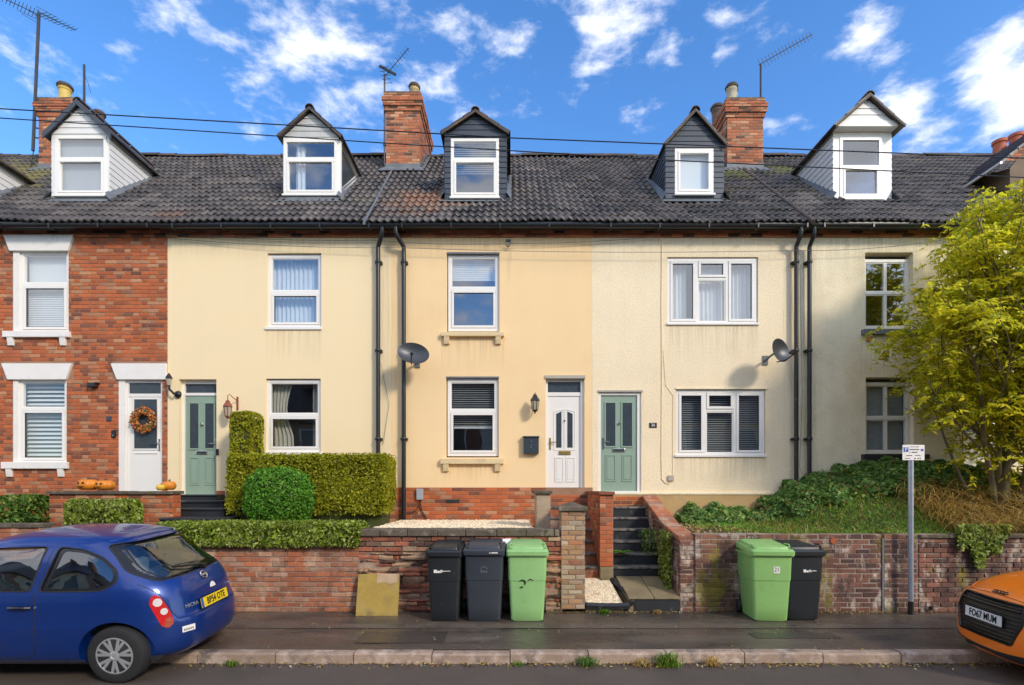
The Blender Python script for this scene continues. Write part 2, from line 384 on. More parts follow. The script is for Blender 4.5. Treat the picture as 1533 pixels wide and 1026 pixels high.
def leaf_mat(name, c, cs, lo, hi, rough=0.5, isl=0.35, tr=0.35, sp=0.35):
    m_ = mat(name, c, rough, 0.25, 1.6, 0, island=isl, c2=cs, c2rand=True, c2lo=lo, c2hi=hi, spec=sp)
    nt = m_.node_tree; b = nt.nodes['Principled BSDF']; out = nt.nodes['Material Output']
    t = nt.nodes.new('ShaderNodeBsdfTranslucent'); mx = nt.nodes.new('ShaderNodeMixShader'); mx.inputs[0].default_value = tr
    nt.links.new(b.inputs['Base Color'].links[0].from_socket, t.inputs['Color'])
    nt.links.new(b.outputs[0], mx.inputs[1]); nt.links.new(t.outputs[0], mx.inputs[2]); nt.links.new(mx.outputs[0], out.inputs['Surface'])
    return m_
M['hedge_leaf'] = leaf_mat('golden_hedge_leaf', (0.44, 0.44, 0.018), [(0.78, 0.70, 0.08), (0.14, 0.17, 0.014)], (0.66, 0.66), (0.8, 0.85), tr=.5)
M['box_leaf'] = leaf_mat('green_bush_leaf', (0.16, 0.40, 0.035), [(0.36, 0.62, 0.10), (0.06, 0.16, 0.015)], (0.68, 0.66), (0.8, 0.8), tr=.45)
M['laurel_leaf'] = leaf_mat('variegated_leaf', (0.28, 0.37, 0.035), [(0.70, 0.72, 0.24), (0.07, 0.12, 0.015)], (0.6, 0.62), (0.78, 0.78))
M['ivy_leaf'] = leaf_mat('ivy_leaf', (0.085, 0.18, 0.028), [(0.26, 0.36, 0.07), (0.22, 0.13, 0.03)], (0.6, 0.84), (0.78, 0.86), tr=0.2)
M['tree_leaf'] = leaf_mat('yellow_green_tree_leaf', (0.74, 0.70, 0.035), [(0.92, 0.74, 0.05), (0.30, 0.40, 0.025)], (0.64, 0.68), (0.82, 0.84), tr=0.55)
M['grass_leaf'] = leaf_mat('grass_blade', (0.19, 0.38, 0.03), [(0.42, 0.42, 0.07), (0.05, 0.11, 0.015)], (0.7, 0.6), (0.8, 0.75))
M['dry_grass'] = leaf_mat('dry_grass_blade', (0.62, 0.40, 0.11), [(0.76, 0.58, 0.26), (0.14, 0.14, 0.03)], (0.6, 0.66), (0.75, 0.78))
M['fallen'] = leaf_mat('fallen_leaf', (0.45, 0.30, 0.06), [(0.50, 0.46, 0.30), (0.22, 0.09, 0.03)], (0.6, 0.6), (0.75, 0.75), tr=0.1)
M['core'] = mat('shaded_inner_twigs', (0.06, 0.07, 0.015), 1.0, 0.3, 8)
M['soil'] = mat('garden_soil', (0.075, 0.055, 0.035), 0.95, 0.3, 3, 0.3, 30, 0.9, 30, c2=(0.07, 0.10, 0.02), c2scale=2, c2lo=0.5, c2hi=0.6)
M['gravel_pale'] = mat('pale_gravel_stone', (0.80, 0.65, 0.44), 0.8, 0.1, 6, island=0.3)
M['gravel_bed'] = mat('pale_gravel_bed', (0.52, 0.44, 0.32), 0.9, 0.2, 10, 0.4, 60, 0.9, 60)
# roof tile: wet dark glazed concrete, mossy near two chimneys and rust-worn below a third
def tile_material():
    m_ = mat('wet_dark_roof_tile', (0.075, 0.060, 0.052), 0.42, 0.3, 2.0, 0.35, 45, 0.4, 45, island=0.45, c2=[(0.11, 0.092, 0.08), (0.035, 0.031, 0.03)], c2scale=0.9, c2lo=(0.5, 0.5), c2hi=(0.65, 0.66), rvar=0.12, stain=[((0.26, 0.24, 0.18), 8.0, .64, .72), ((0.12, 0.12, 0.035), 2.6, .62, .78)])
    nt = m_.node_tree; nd = nt.nodes; lk = nt.links; b = nd['Principled BSDF']
    src = b.inputs['Base Color'].links[0].from_socket
    geo = nd.new('ShaderNodeNewGeometry')
    n = nd.new('ShaderNodeTexNoise'); n.inputs['Scale'].default_value = 5; n.inputs['Detail'].default_value = 6; n.inputs['Roughness'].default_value = 0.7
    lk.new(geo.outputs['Position'], n.inputs['Vector'])
    cur = src
    for (cx, cy, cz, rad, cc, lo, amp) in ((-12.6, 2.2, 9.4, 3.0, (0.19, 0.16, 0.035), 0.62, 1.0), (5.6, 2.6, 9.8, 1.1, (0.16, 0.16, 0.03), 0.70, 1.0), (6.8, 2.9, 10.1, 1.0, (0.16, 0.17, 0.03), 0.72, 1.0),
                                           (-1.95, 0.8, 8.1, 1.5, (0.26, 0.125, 0.065), 0.66, 0.9), (7.1, 1.4, 8.7, 1.3, (0.15, 0.10, 0.05), 0.76, 0.8), (-7.0, 0.2, 7.4, 1.2, (0.16, 0.085, 0.05), 0.8, 0.8),
                                           (5.0, 1.5, 8.6, 1.3, (0.13, 0.09, 0.05), 0.76, 0.7)):
        sub = nd.new('ShaderNodeVectorMath'); sub.operation = 'DISTANCE'; sub.inputs[1].default_value = (cx, cy, cz)
        lk.new(geo.outputs['Position'], sub.inputs[0])
        f = math_node(nt, 'SUBTRACT', 1.0, math_node(nt, 'DIVIDE', sub.outputs['Value'], rad), clamp=True)
        f = math_node(nt, 'ADD', math_node(nt, 'MULTIPLY', f, 0.62), math_node(nt, 'MULTIPLY', n.outputs[0], 0.85), )
        oi_ = nd.new('ShaderNodeObjectInfo'); f = math_node(nt, 'ADD', f, math_node(nt, 'MULTIPLY', math_node(nt, 'SUBTRACT', oi_.outputs['Random'], .5), .28))
        gate = math_node(nt, 'GREATER_THAN', rad * 1.0, sub.outputs['Value'])
        mr_ = nd.new('ShaderNodeMapRange'); mr_.inputs['From Min'].default_value = lo; mr_.inputs['From Max'].default_value = lo + 0.25; mr_.inputs['To Max'].default_value = amp * 0.8
        lk.new(f, mr_.inputs['Value'])
        mx = nd.new('ShaderNodeMix'); mx.data_type = 'RGBA'
        lk.new(math_node(nt, 'MULTIPLY', mr_.outputs[0], gate), mx.inputs['Factor']); lk.new(cur, mx.inputs['A']); mx.inputs['B'].default_value = (*cc, 1)
        cur = mx.outputs['Result']
    lk.new(cur, b.inputs['Base Color'])
    return m_
M['tile'] = tile_material()

# ------------------------------------------------------------ brickwork
def brick_mesh(name, L, H, m_, P=0.05, ch=0.006):
    mb = MB()
    mb.add([(0, P, 0), (L, P, 0), (L, P, H), (0, P, H), (0, ch, 0), (L, ch, 0), (L, ch, H), (0, ch, H),
            (ch, 0, ch), (L - ch, 0, ch), (L - ch, 0, H - ch), (ch, 0, H - ch)],
           [(8, 9, 10, 11), (4, 5, 9, 8), (5, 6, 10, 9), (6, 7, 11, 10), (7, 4, 8, 11), (0, 1, 5, 4), (1, 2, 6, 5), (2, 3, 7, 6), (3, 0, 4, 7)])
    me = bpy.data.meshes.new(name); me.from_pydata(mb.v, [], mb.f); me.materials.append(m_)
    return me, mb
BM = {}
def brickwork(parent, face, u0, u1, z0, z1, off, m_, holes=(), limit=300, bond='stretcher', proud=0.008, focus=None, jit=0.0015, name='brick', L=0.215, H=0.065, J=0.010, topfn=None, rough=0.0):
    """bricks on a wall face. face 'front': plane y=off looking -y, u is x; 'left': plane x=off looking -x, u is y; 'right': plane x=off looking +x."""
    key = (m_.name, L, H)
    if key not in BM: BM[key] = brick_mesh(name, L, H, m_)
    me, proto = BM[key]
    out = []
    nrow = int(round((z1 - z0) / (H + J)))
    hs_ = (z1 - z0) / max(nrow, 1)
    zs = (hs_ - J) / H
    for r in range(nrow):
        zb = z0 + r * hs_ + J / 2
        zt = zb + H * zs
        if bond == 'flemish':
            u = u0 - (0 if r % 2 == 0 else (L + J + (L - J) / 2 + J) / 2) ; seq = [L, (L - J) / 2]; k = 0
        else:
            u = u0 - (0 if r % 2 == 0 else (L + J) / 2); seq = [L]; k = 0
        while u < u1:
            w = seq[k % len(seq)]; k += 1
            a, b = max(u, u0), min(u + w, u1)
            u += w + J
            segs = [(a, b)]
            for (h0, h1, g0, g1) in holes:
                if g1 > zb + 0.015 and g0 < zt - 0.015:
                    ns = []
                    for (p, q) in segs:
                        if h1 <= p or h0 >= q: ns.append((p, q)); continue
                        if h0 > p: ns.append((p, h0))
                        if h1 < q: ns.append((h1, q))
                    segs = ns
            for (p, q) in segs:
                if q - p < 0.03: continue
                if topfn is not None and (zt > topfn((p + q) / 2) + 0.02): continue
                out.append((p + J / 2 * 0, q, zb, zt))
    if focus is None: focus = ((u0 + u1) / 2, (z0 + z1) / 2)
    out.sort(key=lambda t: (abs((t[0] + t[1]) / 2 - focus[0]) + abs(t[2] - focus[1])))
    rest = MB()
    cnt = 0
    for (p, q, zb, zt) in out:
        j = rng.uniform(-jit, jit) + (rng.random() ** 2 * rough * rng.choice((-1, 1)))
        sx, sz = (q - p) / L, (zt - zb) / H
        if rough: sz *= rng.uniform(0.75, 1.12); sx *= rng.uniform(0.9, 1.05)
        rt = rng.uniform(-rough, rough) * 1.5
        if face == 'front': loc, rz = (p, off - proud + j, zb), 0.0
        elif face == 'left': loc, rz = (off - proud + j, q, zb), -math.pi / 2
        else: loc, rz = (off + proud + j, p, zb), math.pi / 2
        if cnt < limit:
            o = inst(name, me, parent, loc, (0, rt, rz + (rt if rough else 0)), (sx, 1, sz)); cnt += 1
        else:
            c, s_ = math.cos(rz), math.sin(rz)
            rest.add([(loc[0] + c * x * sx - s_ * y, loc[1] + s_ * x * sx + c * y, loc[2] + z * sz) for x, y, z in proto.v], proto.f)
    if rest.v: rest.build('brickwork', m_, parent, kind='stuff', recalc=False)
    return cnt
def brick_pillar(parent, x0, x1, y0, y1, z0, z1, m_, limit=300, rough=0.0, mort='mortar', sides=('front', 'left', 'right')):
    b = MB().box(x0, x1, y0, y1, z0, z1).build('pillar_core', M[mort], parent)
    lim = limit
    if 'front' in sides: brickwork(b, 'front', x0, x1, z0, z1, y0, m_, limit=lim, rough=rough)
    if 'left' in sides: brickwork(b, 'left', y0 + .03, y1, z0, z1, x0, m_, limit=lim // 2, rough=rough)
    if 'right' in sides: brickwork(b, 'right', y0 + .03, y1, z0, z1, x1, m_, limit=lim // 2, rough=rough)
    return b

# ------------------------------------------------------------ text
def text_mesh(s, size, m_, parent, loc, rot, name='lettering', ext=0.001, local=True, align='CENTER', sx=1.0, bold=0.0):
    cu = bpy.data.curves.new('t', 'FONT'); cu.body = s; cu.size = size; cu.extrude = ext; cu.align_x = align; cu.align_y = 'CENTER'; cu.offset = bold; cu.resolution_u = 3
    t = bpy.data.objects.new('t', cu); col.objects.link(t)
    dg = bpy.context.evaluated_depsgraph_get(); dg.update()
    me = bpy.data.meshes.new_from_object(t.evaluated_get(dg)); me.name = name
    col.objects.unlink(t); bpy.data.objects.remove(t)
    me.materials.clear(); me.materials.append(m_)
    o = bpy.data.objects.new(name, me); col.objects.link(o); o.parent = parent
    o.location = Vector(loc) - (Vector() if local else wl_of(parent)); o.rotation_euler = rot; o.scale = (sx, 1, 1)
    WL[o.name] = Vector(loc)
    return o

# ------------------------------------------------------------ house pieces
ROOF_Y0, ROOF_Z0, SL = -0.20, 7.126, math.atan2(3.964, 4.20)
RIDGE_Y, RIDGE_Z = 4.0, 11.09
def zr(y): return ROOF_Z0 + (y - ROOF_Y0) * math.tan(SL)
def yr(z): return ROOF_Y0 + (z - ROOF_Z0) / math.tan(SL)

def wall_with_holes(x0, x1, z0, z1, holes, y=0.0, depth=0.25):
    xs = sorted({x0, x1, *[h[0] for h in holes], *[h[1] for h in holes]})
    zs = sorted({z0, z1, *[h[2] for h in holes], *[h[3] for h in holes]})
    xs = [x for x in xs if x0 <= x <= x1]; zs = [z for z in zs if z0 <= z <= z1]
    mb = MB(); idx = {}
    def V(i, k):
        if (i, k) not in idx: idx[(i, k)] = len(mb.v); mb.v.append((xs[i], y, zs[k]))
        return idx[(i, k)]
    for i in range(len(xs) - 1):
        for k in range(len(zs) - 1):
            cx_, cz_ = (xs[i] + xs[i + 1]) / 2, (zs[k] + zs[k + 1]) / 2
            if any(h[0] < cx_ < h[1] and h[2] < cz_ < h[3] for h in holes): continue
            mb.f.append((V(i, k), V(i + 1, k), V(i + 1, k + 1), V(i, k + 1)))
    for (a, b, c, d) in holes:
        Y = y + depth
        mb.quad((a, y, c), (a, Y, c), (a, Y, d), (a, y, d)); mb.quad((b, y, d), (b, Y, d), (b, Y, c), (b, y, c))
        mb.quad((a, y, d), (a, Y, d), (b, Y, d), (b, y, d)); mb.quad((a, y, c), (b, y, c), (b, Y, c), (a, Y, c))
    return mb
def frame_mb(x0, x1, z0, z1, t, y0, y1, mb=None):
    mb = mb or MB()
    mb.box(x0, x1, y0, y1, z1 - t, z1); mb.box(x0, x1, y0, y1, z0, z0 + t)
    mb.box(x0, x0 + t, y0, y1, z0 + t, z1 - t); mb.box(x1 - t, x1, y0, y1, z0 + t, z1 - t)
    return mb
def pane(par, x0, x1, z0, z1, y, m_=None):
    return MB().quad((x0, y, z0), (x1, y, z0), (x1, y, z1), (x0, y, z1)).build('pane', m_ or M['glass'], par, recalc=False)
def curtain(par, x0, x1, z0, z1, y, m_, amp=0.025, wl_=0.09, gather=0.0):
    mb = MB(); n = max(8, int((x1 - x0) / wl_ * 8)); rows = 8
    ph = rng.uniform(0, 6)
    for j in range(rows + 1):
        t = j / rows
        for i in range(n + 1):
            u = i / n
            x = x0 + (x1 - x0) * u
            if gather: x = x0 + (x1 - x0) * u * (1 - gather * math.sin(math.pi * min(1, (1 - t) * 1.3)) * 0.6)
            mb.v.append((x, y + amp * math.sin(ph + u * (x1 - x0) / wl_ * 6.28 + math.sin(t * 2) * 0.6) * (0.7 + 0.4 * math.sin(i * 1.7)), z0 + (z1 - z0) * t))
    for j in range(rows):
        for i in range(n):
            a = j * (n + 1) + i
            mb.f.append((a, a + 1, a + n + 2, a + n + 1))
    return mb.build('curtain', m_, par, smooth='all', recalc=False)
SLAT = {}
def slats(par, x0, x1, z0, z1, y, pitch=0.045, m_=None, name='blind_slat', tilt=0.5, w=0.05):
    m_ = m_ or M['blind']
    key = (round(x1 - x0, 3), m_.name, w)
    if key not in SLAT:
        me = bpy.data.meshes.new(name); L = x1 - x0; h = w / 2
        me.from_pydata([(0, -h, 0), (L, -h, 0), (L, 0, .006), (0, 0, .006), (0, h, 0), (L, h, 0), (0, -h, -.002), (L, -h, -.002)], [], [(0, 1, 2, 3), (3, 2, 5, 4), (6, 7, 1, 0)]); me.materials.append(m_)
        SLAT[key] = me
    z = z1 - pitch / 2
    while z > z0:
        inst(name, SLAT[key], par, (x0, y, z), (tilt, 0, 0)); z -= pitch
def room(par, x0, x1, z0, z1, y, dep=1.6, grow=0.35):
    a, b, c, d = x0 - grow, x1 + grow, z0 - grow, z1 + grow
    Y = y + dep
    mb = MB()
    mb.quad((a, Y, c), (b, Y, c), (b, Y, d), (a, Y, d)); mb.quad((a, y, c), (a, Y, c), (a, Y, d), (a, y, d)); mb.quad((b, y, c), (b, Y, c), (b, Y, d), (b, y, d))
    mb.quad((a, y, c), (b, y, c), (b, Y, c), (a, Y, c)); mb.quad((a, y, d), (b, y, d), (b, Y, d), (a, Y, d))
    # ring closing the room towards the wall
    mb.quad((a, y, c), (b, y, c), (b, y, z0), (a, y, z0)); mb.quad((a, y, z1), (b, y, z1), (b, y, d), (a, y, d)); mb.quad((a, y, z0), (x0, y, z0), (x0, y, z1), (a, y, z1)); mb.quad((x1, y, z0), (b, y, z0), (b, y, z1), (x1, y, z1))
    return mb.build('room_interior', M['room'], par, recalc=False)

def window(house, x0, x1, z0, z1, style='tilt', zt=None, y=0.0, rec=0.06, fill=None, gm=None, nm='window', dormer=False, tl=0.062, sub_frac=None):
    """a window set in an opening: outer frame (the part), sashes, panes and what hangs behind (sub-parts)"""
    gm = gm or M['glass']
    ya, yb = y + rec, y + rec + 0.07
    t = tl
    mb = frame_mb(x0, x1, z0, z1, t, ya, yb)
    zt = zt if zt is not None else z0 + (z1 - z0) * 0.55
    inner = []
    if style == 'tilt':
        mb.box(x0 + t, x1 - t, ya + 0.002, yb, zt - 0.03, zt + 0.03)
        inner = [('fixed', x0 + t, x1 - t, zt + 0.03, z1 - t), ('sash', x0 + t, x1 - t, z0 + t, zt - 0.03)]
    elif style == 'plain':
        inner = [('sash', x0 + t, x1 - t, z0 + t, z1 - t)]
    elif style == 'three':
        xa, xb = x0 + (x1 - x0) * 0.33, x0 + (x1 - x0) * 0.665
        zc = z1 - (z1 - z0) * 0.31
        mb.box(xa - .025, xa + .025, ya + .002, yb, z0 + t, z1 - t); mb.box(xb - .025, xb + .025, ya + .002, yb, z0 + t, z1 - t)
        mb.box(xa + .025, xb - .025, ya + .004, yb, zc - .025, zc + .025)
        inner = [('sash', x0 + t, xa - .025, z0 + t, z1 - t), ('sash', xb + .025, x1 - t, z0 + t, z1 - t), ('sash', xa + .025, xb - .025, zc + .025, z1 - t), ('fixed', xa + .025, xb - .025, z0 + t, zc - .025)]
    elif style == 'sash2x2':
        mb.box(x0 + t, x1 - t, ya - .002, yb, zt - 0.03, zt + 0.03)
        xm = (x0 + x1) / 2
        mb.box(xm - .012, xm + .012, ya + .012, yb - .01, z0 + t, zt - .03); mb.box(xm - .012, xm + .012, ya + .012, yb - .01, zt + .03, z1 - t)
        inner = [('fixed', x0 + t, xm - .012, zt + .03, z1 - t), ('fixed', xm + .012, x1 - t, zt + .03, z1 - t), ('fixed', x0 + t, xm - .012, z0 + t, zt - .03), ('fixed', xm + .012, x1 - t, z0 + t, zt - .03)]
    w = mb.build(nm, M['upvc'], house, bevel=0.006)
    for kind, a, b, c, d in inner:
        if kind == 'sash':
            s_ = frame_mb(a + .004, b - .004, c + .004, d - .004, 0.05, ya - 0.012, yb - 0.012).build('sash', M['upvc'], w, bevel=0.006)
            frame_mb(a + .053, b - .053, c + .053, d - .053, 0.008, ya + 0.006, yb - 0.02).build('seal', M['rubber_seal'], w)
            pane(w, a + .05, b - .05, c + .05, d - .05, ya + 0.018, gm)
        else:
            frame_mb(a, b, c, d, 0.018, ya + 0.012, yb - 0.005).build('bead', M['upvc'], w)
            pane(w, a + .004, b - .004, c + .004, d - .004, ya + 0.026, gm)
    yi = yb + 0.08
    for fl in (fill or []):
        k = fl[0]
        if k == 'curtain': curtain(w, x0 + (x1 - x0) * fl[1], x0 + (x1 - x0) * fl[2], z0, z1, yi + 0.04, fl[3], gather=fl[4] if len(fl) > 4 else 0)
        elif k == 'slats': slats(w, x0 + .03, x1 - .03, z0 + (z1 - z0) * fl[1], z0 + (z1 - z0) * fl[2], yi, pitch=.045 if len(fl) < 6 else .085, m_=fl[3], tilt=fl[4] if len(fl) > 4 else 0.5, w=fl[5] if len(fl) > 5 else 0.05)
        elif k == 'roller':
            MB().box(x0 + .03, x1 - .03, yi, yi + .004, z0 + (z1 - z0) * fl[1], z0 + (z1 - z0) * fl[2]).build('blind', fl[3], w)
    room(w, x0, x1, z0, z1, yb + 0.06 if not dormer else yb + .01, dep=1.6 if not dormer else 0.9, grow=0.35 if not dormer else 0.0)
    return w
def sill_with_brackets(house, x0, x1, zt, zb, brs, zbr, m_, out=0.07):
    s_ = MB().box(x0, x1, -out, 0.1, zb, zt).build('sill', m_, house, bevel=0.008)
    for bx in brs:
        MB().prism([(-out + .01, zb), (0.02, zb), (0.02, zbr), (-out * .55, zbr), (-out * .75, (zb + zbr) / 2)], 'x', bx - .055, bx + .055).build('sill_bracket', m_, s_, bevel=0.006)
    return s_
def lintel(house, x0, x1, zb, zt, inset, m_, out=0.05):
    return MB().prism([(x0, zt), (x1, zt), (x1 - inset, zb), (x0 + inset, zb)], 'y', -out, 0.06).build('lintel', m_, house, bevel=0.006)

def tile_mesh():
    W, Ln, n = 0.30, 0.41, 12
    mb = MB()
    def h(u):
        ph = (u / 0.15) % 1.0
        return 0.044 * (0.5 + 0.5 * math.cos(2 * math.pi * (ph - 0.42))) ** 1.3
    us = [W * i / n for i in range(n + 1)]
    for u in us: mb.v.append((u, 0, h(u)))
    for u in us: mb.v.append((u, Ln, h(u) - 0.012))
    for u in us: mb.v.append((u, 0.004, h(u) - 0.034))
    for i in range(n):
        mb.f.append((i, i + 1, n + 1 + i + 1, n + 1 + i)); mb.f.append((2 * (n + 1) + i, 2 * (n + 1) + i + 1, i + 1, i))
    me = bpy.data.meshes.new('roof_tile'); me.from_pydata(mb.v, [], mb.f); me.materials.append(M['tile'])
    me.polygons.foreach_set('use_smooth', [i % 2 == 0 for i in range(len(me.polygons))])
    return me
TILE = tile_mesh()
NROW = 17
GAUGE = math.hypot(4.20, 3.964) / NROW
# regions of the roof surface (x0, x1, y0, y1) where a dormer or a stack comes through
ROOF_HOLES = []
def sag(x): return .018 * math.sin(x * 1.1 + .5) + .010 * math.sin(x * 2.9)
def roof(house, x0, x1, x_hi0=None, x_hi1=None):
    base = MB().quad((x0, ROOF_Y0, ROOF_Z0 - .05), (x1, ROOF_Y0, ROOF_Z0 - .05), (x1, RIDGE_Y, RIDGE_Z - .05), (x0, RIDGE_Y, RIDGE_Z - .05))
    base.quad((x0, RIDGE_Y, RIDGE_Z - .05), (x1, RIDGE_Y, RIDGE_Z - .05), (x1, 8.3, 7.1), (x0, 8.3, 7.1))
    rf = base.build('roof', M['rubber_seal'], house, recalc=False)
    c0 = int(math.floor(x0 / 0.3 + 0.5)); c1 = int(math.floor(x1 / 0.3 + 0.5))
    for r in range(NROW):
        s_ = r * GAUGE
        for c in range(c0, c1):
            x = c * 0.3
            y = ROOF_Y0 - 0.02 + s_ * math.cos(SL); z = ROOF_Z0 + s_ * math.sin(SL)
            yc = y + 0.15
            if any(a < x + .05 and x + .25 < b and p < yc - .02 and yc + .1 < q for a, b, p, q in ROOF_HOLES): continue
            j = rng.gauss(0, 1)
            inst('roof_tile', TILE, rf, (x + rng.gauss(0, .003), y - (.02 if rng.random() < .03 else 0), z + rng.uniform(-.004, .006) + sag(x + r * .1) * .9), (SL - 0.035 + j * .006, rng.gauss(0, .006), rng.gauss(0, .004)))
    # back slope stays plain; ridge tiles
    x = x0
    if 'ridge' not in BM:
        mb = MB(); prof = [(math.cos(a) * .12, math.sin(a) * .11) for a in [math.pi * k / 8 for k in range(9)]]
        for X in (0, .43):
            for p, q in prof: mb.v.append((X, p, q))
        for X in (0, .43):
            for p, q in prof: mb.v.append((X, p * .88, q * .85 - .005))
        for k in range(8): mb.f += [(k, k + 1, 10 + k, 9 + k), (18 + k, 19 + k, k + 1, k)]
        me = bpy.data.meshes.new('ridge_tile'); me.from_pydata(mb.v, [], mb.f); me.materials.append(M['ridge']); BM['ridge'] = me
    n = max(1, int((x1 - x0) / .445))
    st = (x1 - x0) / n
    for i in range(n):
        inst('ridge_tile', BM['ridge'], rf, (x0 + i * st, RIDGE_Y, RIDGE_Z - .035 + sag(x0 + i * st) + rng.uniform(-.006, .006)), (0, rng.gauss(0, .008), 0), (st / .435, 1, 1))
    return rf
def gutter(house, x0, x1, z=7.0, drop=0.0):
    mb = MB(); yc, r = -0.26, 0.062; n = 8
    for X in (x0, x1):
        for k in range(n + 1):
            a = math.pi + math.pi * k / n
            mb.v.append((X, yc + r * math.cos(a), z + r * math.sin(a)))
        for k in range(n + 1):
            a = math.pi + math.pi * k / n
            mb.v.append((X, yc + (r - .006) * math.cos(a), z + (r - .006) * math.sin(a)))
    m_ = 2 * (n + 1)
    for k in range(n): mb.f += [(k, k + 1, m_ + k + 1, m_ + k), (n + 1 + k, m_ + n + 1 + k, m_ + n + 2 + k, n + 2 + k)]
    mb.f += [(0, m_, m_ + n + 1, n + 1), (n, n + 1 + n, m_ + n + 1 + n, m_ + n)]
    g = mb.build('gutter', M['black_plastic'], house, smooth=True)
    x = x0 + .3
    while x < x1:
        MB().box(x - .015, x + .015, -0.335, -0.19, z - .07, z + .012).build('gutter_bracket', M['black_plastic'], g); x += 0.95
    MB().box(x0, x1, -0.185, -0.155, z - .05, z + .10).build('fascia', M['black_plastic'], house)
    MB().box(x0, x1, -0.155, 0.0, z + .03, z + .05).build('soffit', M['black_plastic'], house)
def frieze(house, x0, x1, z0=6.905, rows=2):
    brickwork(house, 'front', x0, x1, z0, z0 + .15, -0.045, M['brick_frieze'], proud=0.0, limit=60)
    MB().box(x0, x1, -0.03, 0.02, z0 + .002, 7.07).build('frieze_backing', M['mortar_dark'], house)
M['brick_frieze'] = mat('sooty_frieze_brick', (0.50, 0.16, 0.07), 0.85, 0.2, 2, 0.25, 60, 0.5, 120, island=0.25, c2=[(0.07, 0.04, 0.03), (0.35, 0.16, 0.09)], c2rand=True, c2lo=(0.5, 0.7), c2hi=(0.75, 0.8))

